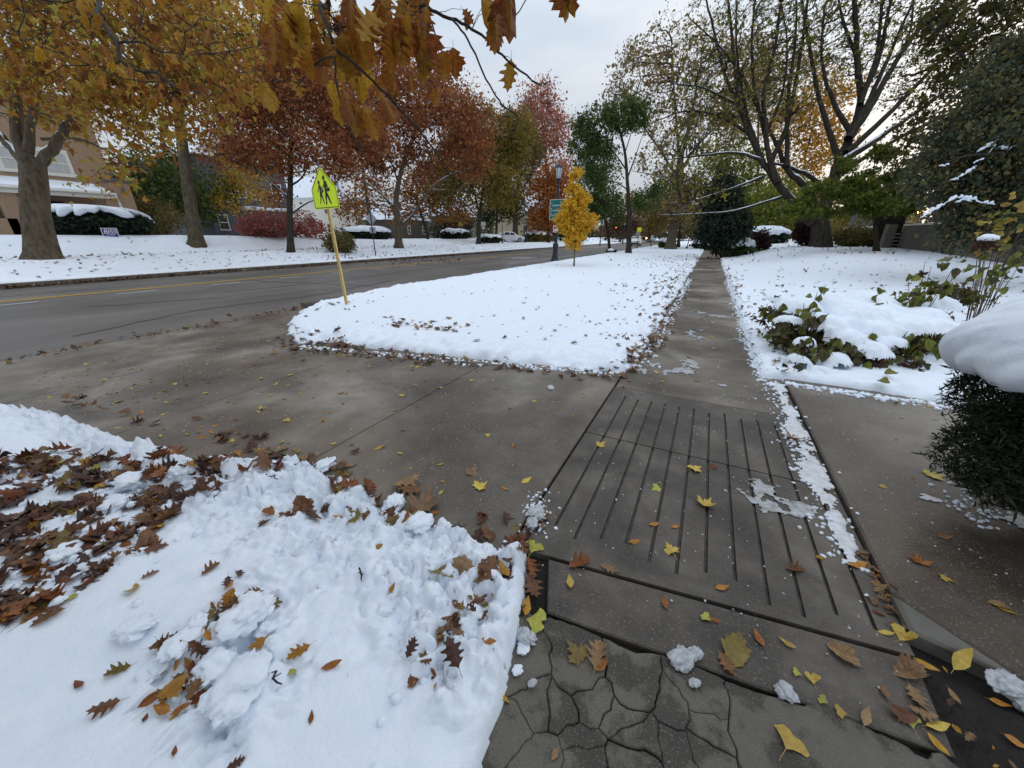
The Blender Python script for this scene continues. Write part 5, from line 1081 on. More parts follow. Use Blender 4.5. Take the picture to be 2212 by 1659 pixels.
# yard sign
b = on_x(107+24, 507, -33.0)
b = at(240, 508, np.linalg.norm(at(225, 508, 1)-[0, 0, CAM_H])*0+22.6); b[2] = float(terr(b[0], b[1]))
ys = empty('yard_sign', b, R(90-24), 'small purple yard sign reading BISS in the snow before the hedge', 'yard sign')
PURP = mat('purple_print', [(0.045, 0.03, 0.19), (0.055, 0.036, 0.22)], scale=4, rough=0.4)
MB().box(-.36, .36, -.006, .006, .0, .56).build('board', SIGNW, ys); MB().box(-.32, .32, -.009, -.0065, .04, .52).build('panel', PURP, ys)
MB().tube([(-.22, .012, -.3), (-.22, .012, .5)], .006, 5).tube([(.22, .012, -.3), (.22, .012, .5)], .006, 5).build('wire_frame', STEEL, ys)
def text(s, size, par, loc, rot, m, shear=0.0, nm='lettering', bold=0.0):
    c = bpy.data.curves.new(nm, 'FONT'); c.body = s; c.size = size; c.align_x = 'CENTER'; c.align_y = 'CENTER'; c.extrude = 0.002; c.shear = shear; c.offset = bold
    c.materials.append(m); t = bpy.data.objects.new(nm, c); COL.objects.link(t); bpy.context.view_layer.update()
    me = bpy.data.meshes.new_from_object(t.evaluated_get(bpy.context.evaluated_depsgraph_get())); bpy.data.objects.remove(t)
    o = share(nm, me, par); o.location = loc; o.rotation_euler = rot; o['kind'] = 'stuff'; return o
text('BISS', .33, ys, (0, -.0115, .345), (R(90), 0, 0), SIGNW, 0.2, bold=0.004); MB().box(-.2, .2, -.0115, -.0095, .155, .185).build('small_print', SIGNW, ys)
# small signs, signals and poles down the street
def pole_sign(px, py, t, hgt, panels, label, name='street_sign', pm=None, lit=None, lean=0):
    b = at(px, py, t); b[2] = float(terr(b[0], b[1]))-.05; s = empty(name, b, math.atan2(b[0], b[1])*-1, label, 'traffic signal' if lit else 'road sign')
    s.rotation_euler[1] = R(lean)
    MB().tube([(0, 0, 0), (0, 0, hgt)], .05, 8).build('post', pm or NAVY, s); MB().lathe([(.16, 0), (.12, .25), (.07, .35)], 10).build('base', pm or NAVY, s)
    for (x, z, w, h_, m) in panels: MB().box(x-w/2, x+w/2, -.075, -.06, z-h_/2, z+h_/2).build('sign_plate', m, s)
    if lit:
        hz, c = lit; k = MB(); k.box(-.17, .17, -.2, -.055, hz-.5, hz+.5, .03); hd = k.build('signal_head', BLACK, s)
        for dz, cc in ((.3, 'r'), (0, 'y'), (-.3, 'g')):
            m = glow_mat('signal_'+cc, {'r': (1, .16, .05), 'g': (.25, 1, .8), 'y': (1, .6, .1)}[cc], 7.0) if cc == c else BLACK
            o = MB().lathe([(.11, 0), (.09, .03), (.02, .05)], 12).build('lens', m, hd); o.rotation_euler = (R(90), 0, 0); o.location = (0, -.2, hz+dz)
YS = mat('yellow_sheet', [(0.55, 0.50, 0.16)], rough=0.4)
pole_sign(997, 516, 58, 2.6, [(0, 2.3, .62, .62, YS)], 'pale yellow sign by the snowy hedge under the olive elm')
pole_sign(1046, 512, 52, 3.0, [(-.1, 2.7, .7, .5, SIGNW), (-.1, 2.2, .4, .4, SIGNW)], 'two white plates on one thin post left of the elm')
pole_sign(1085, 521, 54, 3.4, [], 'bare dark post in front of the white car rear', 'signal_post')
pole_sign(1153, 516, 66, 5.0, [], 'red traffic light on a slim pole beside the cream house', 'traffic_signal', None, (2.9, 'r'))
pole_sign(1328, 517, 92, 4, [], 'red traffic light far behind the leaning trunk', 'traffic_signal', None, (3.2, 'r'))
pole_sign(1414, 517, 88, 5.6, [], 'green traffic light left of the great oak trunk', 'traffic_signal', None, (4.7, 'g'))
pole_sign(1376, 534, 50, 2.2, [(-.1, 1.9, .55, .75, SIGNB)], 'grey sign back on a post beside the white car tail')
pole_sign(1406, 530, 56, 1.6, [(0, 1.25, .35, .75, SIGNW)], 'small white marker sign at the kerb near the school bus')
pole_sign(1378, 522, 80, 3.4, [(0, 3.0, .9, .9, FLUO)], 'far lime green crossing sign above the white car', 'crossing_sign')
pole_sign(1483, 534, 44, 3.6, [], 'leaning grey pole right of the great oak trunk', 'utility_pole', BARK, None, 8)
pole_sign(1530, 514, 60, 2.6, [], 'pedestrian signal with an amber hand left of the evergreen', 'pedestrian_signal', None, (2.2, 'y'))
# ---------------------------------------------------------------- vehicles
CARW = mat('car_white', [(0.66, 0.67, 0.68), (0.72, 0.73, 0.74)], scale=2, rough=0.25, spec=0.6)
CARD = mat('car_dark', [(0.02, 0.022, 0.026), (0.03, 0.032, 0.036)], scale=2, rough=0.25, spec=0.6)
TYRE = mat('tyre', [(0.012, 0.012, 0.012), (0.02, 0.02, 0.02)], scale=9, rough=0.85)
RIM = mat('rim', [(0.35, 0.36, 0.37)], rough=0.35, metal=0.8)
BUSY = mat('bus_yellow', [(0.42, 0.19, 0.012), (0.48, 0.22, 0.015)], scale=3, rough=0.35)
HEADL = glow_mat('headlight_lit', (1.0, 0.78, 0.48), 14.0); TAILL = mat('tail_lamp', [(0.28, 0.012, 0.01)], rough=0.2)
def wheel(par, x, y, r=.35, w=.22):
    t = MB().cyl_x((0, 0, 0), r, w, 20).build('wheel', TYRE, par, False); t.location = (x, y, r)
    MB().cyl_x((0, 0, 0), r*.62, w+.012, 14).build('rim', RIM, t); return t
def car(label, loc, rz, paint, group=None, name='parked_car'):
    """an SUV; length along y, front towards -y"""
    c = empty(name, loc, rz, label, 'car', group)
    st = [(-2.25, .45, .62, .80, .80, .70), (-2.1, .30, .80, .92, .93, .86), (-1.5, .26, .88, 1.02, 1.04, .84), (-1.05, .26, .90, 1.06, 1.10, .80), (-.35, .26, .92, 1.08, 1.60, .66), (.3, .26, .92, 1.08, 1.67, .68), (1.2, .26, .92, 1.10, 1.66, .67), (1.95, .28, .91, 1.12, 1.52, .66), (2.2, .34, .88, 1.10, 1.16, .72), (2.28, .45, .80, .95, .96, .70)]
    v = []; f = []
    for y, zl, w, zb, zr, wr in st:
        half = [(w*.92, zl), (w, zl+.22), (w*.99, (zl+zb)/2+.05), (w*.95, zb), (wr, zr-.03), (wr*.8, zr)]
        v += [(x, y, z) for x, z in half]+[(-x, y, z) for x, z in half[::-1]]
    n = 12
    for i in range(len(st)-1): f += [(i*n+j, i*n+j+1, i*n+n+j+1, i*n+n+j) for j in range(n-1)]
    for i in range(len(st)-1): f.append((i*n+n-1, i*n, i*n+n, i*n+n+n-1))
    f += [tuple(range(n)), tuple(range((len(st)-1)*n+n-1, (len(st)-1)*n-1, -1))]
    raw('body', v, f, paint, c, True)
    def glass(nm, q): raw(nm, q, [tuple(range(len(q)))], DARKGL, c)
    for s_ in (1, -1):
        o = .012*s_
        for y0, y1 in ((-.55, .22), (.30, 1.12), (1.2, 1.85)):
            def P(y, k):
                i = max(j for j in range(len(st)) if st[j][0] <= y); a, b2 = st[i], st[i+1]; u = (y-a[0])/(b2[0]-a[0]); g_ = [a[m_]+(b2[m_]-a[m_])*u for m_ in range(6)]
                lo = (g_[2]*.95, g_[3]); hi = (g_[5], g_[4]-.03); return (s_*(lo[0]+(hi[0]-lo[0])*k)+o, y, lo[1]+(hi[1]-lo[1])*k)
            glass('side_window', [P(y0, .12), P(y1, .12), P(y1-.04, .86), P(y0+.04, .86)])
        wheel(c, s_*.80, -1.38); wheel(c, s_*.80, 1.40)
        MB().box(s_*.62-.14, s_*.62+.14, -2.235, -2.12, .66, .80, .02).build('headlight', MILK, c)
        MB().box(s_*.74-.09, s_*.74+.09, 2.16, 2.275, .86, 1.12, .02).build('tail_light', TAILL, c)
        MB().box(s_*.98-.1, s_*.98+.1, -.62, -.48, 1.08, 1.22, .03).build('mirror', paint, c)
    glass('windscreen', [(-.72, -1.0, 1.13), (.72, -1.0, 1.13), (.58, -.42, 1.56), (-.58, -.42, 1.56)]); glass('rear_window', [(-.60, 2.205, 1.16), (.60, 2.205, 1.16), (.56, 1.995, 1.48), (-.56, 1.995, 1.48)])
    MB().box(-.80, .80, 2.20, 2.32, .34, .58, .03).build('bumper', CARD, c); MB().box(-.80, .80, -2.30, -2.16, .32, .56, .03).build('bumper', CARD, c)
    MB().box(-.26, .26, 2.28, 2.30, .70, .82).build('number_plate', SIGNW, c)
    return c
b = at(1106, 521, 60); b[2] = 0.62
def car_xy(px, py, z): p = gp(px, py, z); return p
p = at(1105, 520, 62); p[2] = float(terr(p[0], p[1]))+.08
tl_ = math.atan2(-p[0], p[1])
car('white SUV parked side on behind the thick maple trunk', p, tl_+R(90), CARW, None)
p = gp(1372, 531, -.12); car('white SUV seen from behind, driving away beyond the dark green tree', p, R(3), CARW, None, 'driving_car')
p = at(1245, 518, 82); p[2] = float(terr(p[0], p[1])); car('dark car with a snowy roof behind the small yellow maple', p, math.atan2(-p[0], p[1])+R(90), CARD)
MB().box(-.62, .62, -.3, 1.6, 1.66, 1.80, .06).build('snow', SNOWFAR, bpy.data.objects['parked_car.001'])
p = gp(1405, 519.5, -.12); car('dark car following to the right of the school bus', p, R(0), CARD, None, 'driving_car')
# school bus, front towards the camera
p = gp(1389, 523, -.12)
c = empty('school_bus', p, R(4), 'yellow school bus coming down the road with headlights lit', 'bus')
MB().box(-1.2, 1.2, 1.6, 10.5, .55, 2.55, .06).box(-1.12, 1.12, 1.62, 10.4, 2.55, 2.95, .14).build('body', BUSY, c)
MB().box(-.98, .98, 0.0, 1.65, .6, 1.62, .12).build('bonnet', BUSY, c)
MB().box(-1.0, 1.0, 1.54, 1.6, 1.66, 2.42).build('windscreen', DARKGL, c)
MB().box(-.9, .9, 1.5, 1.62, 2.56, 2.86, .03).build('destination_sign', BLACK, c)
MB().box(-.6, .6, -.05, 0.02, .85, 1.35).build('grille', BLACK, c); MB().box(-1.15, 1.15, -.18, 0.05, .45, .68, .03).build('bumper', BLACK, c)
for s_ in (1, -1):
    o = MB().lathe([(.15, 0), (.13, .04), (.03, .06)], 14).build('headlight', HEADL, c); o.rotation_euler = (R(90), 0, 0); o.location = (s_*.80, -.02, 1.08)
    for y in (1.0, 8.2): wheel(c, s_*1.02, y, .48, .3)
    MB().box(s_*1.22-.012, s_*1.22+.012, 1.9, 10.2, 1.85, 2.4).build('side_windows', DARKGL, c); MB().box(s_*1.215-.01, s_*1.215+.01, 1.7, 10.4, 1.3, 1.42).build('stripe', BLACK, c)
    MB().box(s_*1.35-.1, s_*1.35+.1, 1.3, 1.36, 1.7, 2.3, .02).build('mirror', BLACK, c)
    o = MB().lathe([(.1, 0), (.1, .05)], 10).build('warning_lamp', TAILL, c); o.rotation_euler = (R(90), 0, 0); o.location = (s_*1.02, 1.55, 2.72)
# dark pipe end lying under snow on the verge
b, _ = pt(1320, 546); c = empty('drain_pipe', b+np.array([0, 0, .1]), R(-20), 'short black pipe lying half covered by snow on the verge', 'pipe')
mb = MB(); mb.tube([(-.5, 0, .08), (.5, 0, .08)], [.12, .12], 14); mb.tube([(-.47, 0, .08), (.47, 0, .08)], [.09, .09], 14); mb.build('pipe', BLACK, c)
v, f = dome((0, 0, .08), (.36, .22, .16), 3, 30, 8, .1, .2, 2, .03); raw('snow', v, f, SNOW, c, True)
# ---------------------------------------------------------------- fallen leaves
def strip_leaf(prof, curl, bend, tw, stem=0.35, seed=0):
    """midrib with left and right outline points; prof = (t along, half width, t of outline)"""
    rs = random.Random(seed); v = []; n = len(prof)
    for t, w, to in prof: v += [(0, t, 0), (-w*rs.uniform(.88, 1.1), to, 0), (w*rs.uniform(.88, 1.1), to, 0)]
    f = []
    for i in range(n-1): a, b = 3*i, 3*i+3; f += [(a, b, b+1, a+1), (a, a+2, b+2, b)]
    k = len(v); v += [(-.008, 0.03, 0), (.008, 0.03, 0), (.006, -stem, 0), (-.006, -stem, 0)]; f.append((k+3, k+2, k+1, k))
    out = []
    for x, y, z in v:
        z = curl*x*x*6+bend*(y-.4)**2+tw*x*(y-.5)+.03*math.sin(7*y+seed)*abs(x)*4+.02*math.sin(11*x+5*y+seed*2)
        out.append((x*(1-.25*abs(curl)), y-.5, z))
    zm = min(p[2] for p in out[:-4]); return [(x, y, z-zm) for x, y, z in out], f
OAKP = [(0, .015, 0), (.08, .06, .07), (.15, .19, .17), (.20, .25, .24), (.25, .15, .25), (.31, .15, .32), (.38, .31, .42), (.43, .38, .50), (.48, .20, .48), (.55, .18, .55), (.61, .32, .67), (.66, .33, .75), (.69, .16, .69), (.77, .13, .77), (.83, .19, .89), (.88, .08, .88), (1.0, .008, 1.0)]
BROADP = [(0, .02, 0), (.08, .12, .07), (.18, .24, .17), (.25, .22, .25), (.33, .34, .36), (.40, .30, .40), (.50, .40, .55), (.57, .30, .57), (.66, .33, .72), (.73, .20, .73), (.82, .20, .87), (.88, .10, .88), (1.0, .01, 1.0)]
ELMP = [(0, .015, 0), (.1, .10, .1), (.25, .19, .25), (.45, .22, .45), (.65, .18, .65), (.82, .10, .82), (.93, .045, .93), (1.0, .006, 1.0)]
def palm_leaf(kind, curl, seed):
    rs = random.Random(seed)
    if kind == 'maple': pts = [(0, 0), (-.10, .03), (-.34, -.03), (-.27, .09), (-.50, .30), (-.36, .33), (-.38, .44), (-.15, .40), (-.20, .62), (-.10, .60), (0, .95), (.10, .60), (.20, .62), (.15, .40), (.38, .44), (.36, .33), (.50, .30), (.27, .09), (.34, -.03), (.10, .03)]
    else: pts = [(0, 0), (-.12, .16), (-.34, .34), (-.50, .42), (-.46, .56), (-.30, .70), (-.12, .74), (-.02, .62), (.02, .60), (.14, .74), (.32, .68), (.46, .54), (.50, .40), (.33, .33), (.12, .16)]
    pts = [(x*rs.uniform(.9, 1.1), y*rs.uniform(.93, 1.07)) for x, y in pts]; n = len(pts)
    v = [(x, y) for x, y in pts]+[(0, .3)]; f = [(n, (i+1) % n, i) for i in range(n)]
    k = len(v); v += [(-.009, .02), (.009, .02), (.007, -.45), (-.007, -.45)]; f.append((k+3, k+2, k+1, k))
    o = [(x, y-.3, curl*(x*x*1.6+(y-.3)**2*.7)+.03*math.sin(6*x+4*y+seed)) for x, y in v]; zm = min(p[2] for p in o[:-4]); return [(x, y, z-zm) for x, y, z in o], f
def gl(name, cols, scale=14): return mat(name, cols, scale=scale, rough=0.55, coords='obj', orand=0.28, detail=4, spec=0.4)
LM = {'brown': gl('leaf_brown', [(0.075, 0.030, 0.013), (0.17, 0.072, 0.028)]), 'dark': gl('leaf_dark', [(0.036, 0.015, 0.009), (0.085, 0.034, 0.018)]), 'tan': gl('leaf_tan', [(0.15, 0.085, 0.04), (0.27, 0.165, 0.08)]),
      'rust': gl('leaf_rust', [(0.11, 0.026, 0.008), (0.24, 0.075, 0.014)]), 'orange': gl('leaf_orange', [(0.24, 0.080, 0.014), (0.40, 0.17, 0.025)]), 'gold': gl('leaf_gold', [(0.30, 0.14, 0.012), (0.46, 0.26, 0.025)]),
      'yellow': gl('leaf_yellow', [(0.36, 0.24, 0.035), (0.52, 0.38, 0.08)]), 'lime': gl('leaf_lime', [(0.24, 0.25, 0.03), (0.40, 0.38, 0.07)]), 'olive': gl('leaf_olive', [(0.10, 0.075, 0.015), (0.21, 0.145, 0.03)])}
for m_ in LM.values():
    m_.node_tree.nodes['Noise Texture'].inputs['Scale'].default_value = 7
LME = {}
def leaf_mesh(kind, col, var):
    key = (kind, col, var)
    if key not in LME:
        cu = (-0.22, 0.08, 0.28, 0.5)[var]; be = (0.10, 0.2, -0.15, 0.35)[var]
        if kind == 'oak': v, f = strip_leaf(OAKP, cu, be, (-.3, .4, .2, -.5)[var], .30, var)
        elif kind == 'broad': v, f = strip_leaf(BROADP, cu, be, (.3, -.3, .4, -.4)[var], .30, var)
        elif kind == 'elm': v, f = strip_leaf(ELMP, cu*1.4, be, (-.2, .3, .4, -.3)[var], .2, var)
        else: v, f = palm_leaf(kind, (.25, -.2, .5, .8)[var], var)
        o = raw('leaf', v, f, LM[col]); LME[key] = o.data; bpy.data.objects.remove(o)
    return LME[key]
NM = {'oak': 'oak_leaf', 'broad': 'oak_leaf', 'elm': 'elm_leaf', 'maple': 'maple_leaf', 'ginkgo': 'ginkgo_leaf'}
WORD = {'brown': 'brown', 'dark': 'dark brown', 'tan': 'tan', 'rust': 'rust red', 'orange': 'orange', 'gold': 'golden', 'yellow': 'yellow', 'lime': 'yellow green', 'olive': 'olive brown'}
KW = {'oak': 'lobed oak leaf', 'broad': 'broad oak leaf', 'elm': 'narrow oval leaf', 'maple': 'pointed maple leaf', 'ginkgo': 'ginkgo leaf'}
LEAVES = 0
def lay(kind, col, x, y, size, ang, label=None, group=None, tilt=0.25, lift=0.004, var=None):
    global LEAVES; LEAVES += 1
    var = random.randrange(4) if var is None else var
    o = share(NM[kind], leaf_mesh(kind, col, var)); e = 0.03
    nx = (ground_z(x-e, y)-ground_z(x+e, y))/(2*e); ny = (ground_z(x, y-e)-ground_z(x, y+e))/(2*e)
    nx = max(-.8, min(.8, nx)); ny = max(-.8, min(.8, ny))
    from mathutils import Vector, Quaternion
    q = Vector((0, 0, 1)).rotation_difference(Vector((nx+random.gauss(0, tilt), ny+random.gauss(0, tilt), 1)).normalized())@Quaternion((0, 0, 1), ang)
    o.rotation_mode = 'QUATERNION'; o.rotation_quaternion = q
    o.location = (x, y, ground_z(x, y)+lift+size*.008); o.scale = (size, size, size*random.uniform(.6, 1.0))
    return tag(o, label, 'leaf', group)
def layp(kind, col, px, py, lpx, ang, label, z=0.0, group=None, tilt=.12, var=None):
    """leaf seen at a pixel of the survey, lpx long there; ang: direction of its tip in the picture, degrees counter-clockwise from right"""
    p = gp(px, py, z)
    for _ in range(4): p = gp(px, py, ground_z(p[0], p[1]))
    a = R(ang); q = gp(px+10*math.cos(a), py-10*math.sin(a), p[2]); k = np.hypot(*(q-p)[:2])/10; wa = math.atan2(q[1]-p[1], q[0]-p[0])-math.pi/2
    return lay(kind, col, p[0], p[1], lpx*k, wa, label, group, tilt, .004, var)
FG = 'leaves fallen near the walk'
MAN = [('broad', 'olive', 952, 1232, 70, -40, 'large olive oak leaf flat on the snow, left of two brown ones'), ('broad', 'tan', 1003, 1226, 52, 150, 'pale brown oak leaf between two others near the snow corner'), ('broad', 'brown', 1052, 1232, 58, 60, 'brown oak leaf nearest the snow corner with its stem up'),
 ('oak', 'dark', 1094, 1250, 48, 10, 'dark crumpled oak leaf at the vertical snow edge'), ('elm', 'gold', 1088, 1238, 42, 120, 'small golden leaf touching the dark crumpled leaf at the snow edge'), ('oak', 'dark', 980, 1420, 72, 110, 'dark brown spiky oak leaf alone on smooth snow'), ('oak', 'dark', 890, 1397, 46, 60, 'dark curled oak leaf left of the spiky one'),
 ('elm', 'orange', 1055, 1387, 40, 15, 'bright orange oval leaf near the snow edge'), ('elm', 'orange', 718, 1438, 50, 20, 'long orange oval leaf on clean snow'), ('elm', 'rust', 673, 1550, 30, 80, 'thin red leaf standing in the snow'), ('elm', 'rust', 378, 1624, 26, 80, 'small rust leaf low on the bottom snow'), ('oak', 'dark', 512, 1650, 50, 30, 'dark leaf cut by the bottom edge of the picture'),
 ('oak', 'brown', 105, 1335, 92, 205, 'big brown oak leaf with long stem left of the clean snow'), ('ginkgo', 'lime', 140, 1300, 42, 50, 'lime leaf tip behind the big brown oak leaf'), ('elm', 'gold', 286, 1272, 36, 90, 'round golden leaf standing on snow'), ('oak', 'rust', 326, 1242, 46, 30, 'rust oak leaf with a hole of snow in it'), ('oak', 'brown', 456, 1230, 52, 40, 'brown oak leaf high on the snow slope'),
 ('oak', 'brown', 228, 1533, 78, 200, 'brown torn oak leaf low left of the leaf pile'), ('elm', 'rust', 315, 1552, 26, 70, 'little red leaf below the leaf pile'), ('maple', 'gold', 563, 1388, 40, 90, 'gold pointed leaf right of the snow lumps'), ('oak', 'gold', 645, 1410, 62, 210, 'golden brown oak leaf dusted with snow'), ('maple', 'lime', 630, 1450, 34, 80, 'lime leaf by the small twig'),
 ('elm', 'rust', 172, 1480, 24, 140, 'tiny rust leaf on open snow at left'), ('oak', 'olive', 255, 1450, 66, 200, 'olive oak leaf with snow on it at the pile edge'), ('broad', 'rust', 432, 1512, 56, 15, 'glossy rust leaf at the foot of the big snow lump'), ('elm', 'gold', 382, 1545, 44, 30, 'golden oval leaf under the pile'), ('elm', 'orange', 848, 1274, 22, 60, 'small orange leaf in the middle of the snow'), ('maple', 'olive', 1015, 1297, 24, 200, 'green scrap of leaf on the snow shoulder'),
 ('elm', 'gold', 815, 1184, 36, 30, 'golden curled leaf below the dark leaf heap'), ('oak', 'olive', 590, 1310, 50, 60, 'golden twisted leaf above the big lump'),
 ('elm', 'yellow', 1231, 1257, 32, 95, 'pale yellow leaf between the two joints'), ('oak', 'rust', 1252, 1217, 52, 20, 'rust oak leaf lying on the first joint'), ('oak', 'tan', 1317, 1229, 44, -20, 'tan curled leaf right of the first joint'), ('maple', 'yellow', 1449, 1189, 36, 120, 'yellow maple leaf between the grooves'), ('elm', 'orange', 1413, 1133, 22, 10, 'orange oval leaf, left of a pair between grooves'), ('elm', 'orange', 1459, 1138, 20, 10, 'orange oval leaf, right of a pair between grooves'), ('elm', 'orange', 1371, 1171, 26, 5, 'orange leaf beside a groove nearer the camera'),
 ('elm', 'orange', 1560, 1270, 30, 10, 'orange leaf at the end of a groove near ice'), ('elm', 'rust', 1436, 1302, 30, 100, 'thin rust leaf standing across the joint'), ('ginkgo', 'lime', 1527, 1336, 34, 140, 'pale ginkgo leaf under a rust oval leaf'), ('elm', 'rust', 1542, 1340, 28, 160, 'rust oval leaf on the pale ginkgo leaf'), ('elm', 'orange', 1638, 1378, 44, 120, 'orange oval leaf left of the yellow one on dark slab'), ('elm', 'yellow', 1699, 1390, 46, 145, 'yellow oval leaf on the dark slab'),
 ('broad', 'tan', 1822, 1416, 92, -35, 'very large tan leaf across the last joint'), ('broad', 'olive', 1588, 1405, 66, 80, 'pale green oak leaf with ice on it'), ('oak', 'brown', 1570, 1438, 68, -60, 'brown wet oak leaf under the pale green one'), ('maple', 'olive', 1247, 1413, 62, 130, 'olive yellow leaf on the cracked slab, left of three'), ('oak', 'tan', 1291, 1413, 70, 80, 'blotched tan oak leaf in the middle of three'), ('elm', 'orange', 1300, 1436, 40, 45, 'orange leaf right of three on the cracked slab'),
 ('elm', 'gold', 1088, 1505, 62, -20, 'gold curled leaf at the snow foot near bottom'), ('ginkgo', 'lime', 1152, 1342, 60, -20, 'large lime ginkgo leaf by the snow corner'), ('ginkgo', 'lime', 1152, 1186, 34, 60, 'lime ginkgo leaf at the slab corner'), ('oak', 'brown', 1150, 1268, 62, -70, 'wet brown leaf pressed against the cut snow edge'), ('oak', 'rust', 1147, 1228, 46, -80, 'rust leaf tucked along the cut snow edge'), ('elm', 'gold', 1137, 1310, 44, 80, 'gold leaf under the cut snow edge'),
 ('ginkgo', 'yellow', 1703, 1608, 56, 60, 'yellow ginkgo leaf on the bottom concrete'), ('elm', 'tan', 1200, 1628, 34, 60, 'small tan leaf on a cracked piece at the bottom'), ('ginkgo', 'yellow', 1754, 1470, 34, 110, 'yellow ginkgo leaf at the dark slab end'), ('ginkgo', 'lime', 1722, 1455, 32, 150, 'lime ginkgo leaf beside the yellow one'), ('ginkgo', 'lime', 1780, 1515, 36, 140, 'green ginkgo leaf on the cracked slab edge'), ('ginkgo', 'yellow', 1818, 1540, 38, 160, 'yellow ginkgo leaf half over the bed'),
 ('elm', 'yellow', 1912, 1368, 36, 170, 'yellow leaf in the gap along the raised slab'), ('ginkgo', 'yellow', 1950, 1378, 30, 40, 'yellow ginkgo scrap in the gap at the raised slab'), ('broad', 'tan', 1963, 1450, 60, 10, 'tan crumpled leaf at the bed corner'), ('elm', 'gold', 2000, 1438, 66, -30, 'long gold leaf crossing the bed corner'), ('elm', 'yellow', 2068, 1435, 40, 60, 'yellow curled leaf under the pale slab corner'), ('oak', 'tan', 1980, 1510, 72, -60, 'tan oak leaf in the wet bed, upper'), ('oak', 'tan', 1990, 1545, 70, -20, 'tan oak leaf in the wet bed, lower'), ('broad', 'brown', 1945, 1545, 70, 160, 'brown flat leaf left in the wet bed'), ('ginkgo', 'lime', 1965, 1560, 56, 120, 'lime ginkgo leaf on top of brown leaves in the bed'), ('elm', 'yellow', 2025, 1570, 50, 0, 'bright yellow oval leaf in the wet bed'), ('elm', 'gold', 2025, 1610, 74, -45, 'long curled gold leaf at the bed front'), ('elm', 'orange', 2160, 1520, 52, -20, 'orange leaf in the dark bed near the snow strip'), ('elm', 'orange', 2195, 1605, 70, -25, 'orange leaf cut by the right edge'),
 ('elm', 'tan', 1910, 1495, 40, 110, 'tan seed husk left in the bed'), ('elm', 'tan', 2060, 1505, 46, -50, 'tan curled husk in the bed'), ('elm', 'tan', 1870, 1548, 36, 80, 'tan scrap on the cracked slab edge'), ('elm', 'rust', 1896, 1325, 34, 160, 'rust leaf on the last groove'), ('elm', 'orange', 1853, 1222, 40, 5, 'orange leaf at the end of the icy strip'), ('elm', 'gold', 1772, 1205, 24, 10, 'gold leaf in the ice crumbs'), ('oak', 'brown', 1717, 1230, 42, 0, 'purple brown oak leaf between grooves at right'),
 ('broad', 'tan', 2160, 1310, 60, -20, 'pair of tan leaves on the raised driveway, under one'), ('elm', 'yellow', 2170, 1318, 56, -25, 'yellow leaf lying on the tan leaf, raised driveway'), ('maple', 'orange', 1985, 1213, 34, 120, 'orange maple leaf on the raised driveway'), ('maple', 'yellow', 2040, 1250, 40, -20, 'yellow leaf beside an ice flake, raised driveway'), ('maple', 'yellow', 2015, 1028, 42, 0, 'yellow maple leaf far on the raised driveway'), ('elm', 'tan', 2040, 1160, 34, 0, 'pale tan disc leaf on the raised driveway'), ('maple', 'gold', 1713, 948, 26, 20, 'gold maple leaf in the icy strip'),
 ('maple', 'yellow', 1037, 1052, 34, 30, 'yellow maple leaf alone on the driveway'), ('elm', 'yellow', 1138, 1038, 24, 30, 'yellow oval leaf on the driveway near the grooves'), ('oak', 'tan', 880, 1048, 62, 20, 'dry tan leaf pair on the driveway by the snow edge'), ('oak', 'brown', 885, 1062, 56, -10, 'brown leaf under the dry tan pair on the driveway'), ('maple', 'tan', 915, 1090, 60, 60, 'tan maple leaf with long stem at the snow edge'), ('maple', 'tan', 1021, 1021, 26, 60, 'tan leaf standing on the driveway'), ('elm', 'orange', 1090, 1056, 16, 150, 'small orange leaf on the driveway near the grooves'), ('maple', 'yellow', 1500, 1013, 28, 20, 'yellow leaf touching a groove, upper sidewalk'), ('maple', 'lime', 1417, 1055, 20, 200, 'lime leaf beside a groove, upper sidewalk'), ('maple', 'yellow', 1297, 961, 20, 20, 'yellow leaf near the cross crack of the grooved slab'),
 ('maple', 'yellow', 1523, 1090, 28, 40, 'yellow leaf crossing two grooves'), ('elm', 'yellow', 822, 967, 28, 20, 'yellow leaf on the middle of the driveway'), ('oak', 'rust', 1540, 1010, 20, 10, 'rust leaf on the grooves')]
for kind, col, px, py, l, ang, lb in MAN: layp(kind, col, px, py, l, ang, lb, 0.0, FG, .12, random.choice((0, 1)) if kind == 'elm' else None)
# thick leaf litter on the left bank; the leaves that show largest are things of their own
lit = [gp(a, b, 0.13)[:2] for a, b in [(-60, 985), (120, 960), (330, 1000), (500, 1010), (470, 1060), (380, 1090), (340, 1130), (330, 1190), (230, 1230), (150, 1300), (40, 1330), (-80, 1345)]]
def rnd_in(poly, rng):
    P = np.array(poly); lo, hi = P.min(0), P.max(0)
    while True:
        p = lo+(hi-lo)*rng.random(2)
        if poly_sd(np.array([p[0]]), np.array([p[1]]), poly)[0] > 0: return p
rng = np.random.default_rng(77)
CH = [('oak', 'brown'), ('oak', 'dark'), ('broad', 'brown'), ('oak', 'rust'), ('broad', 'tan'), ('elm', 'orange'), ('maple', 'gold'), ('broad', 'dark'), ('ginkgo', 'lime'), ('oak', 'olive'), ('elm', 'rust')]
W = np.array([20, 12, 14, 10, 8, 9, 7, 5, 5, 6, 6], float); W /= W.sum()
def in_litter():
    while True:
        p = rnd_in(lit, rng)
        if fbm(np.array([p[0]*6.5]), np.array([p[1]*10]), 3, 91)[0]+.2*rng.normal() > .02: return p
PL_ = [(rng.choice(len(CH), p=W), in_litter()) for _ in range(300)]
PL_.sort(key=lambda q: np.hypot(*q[1]))
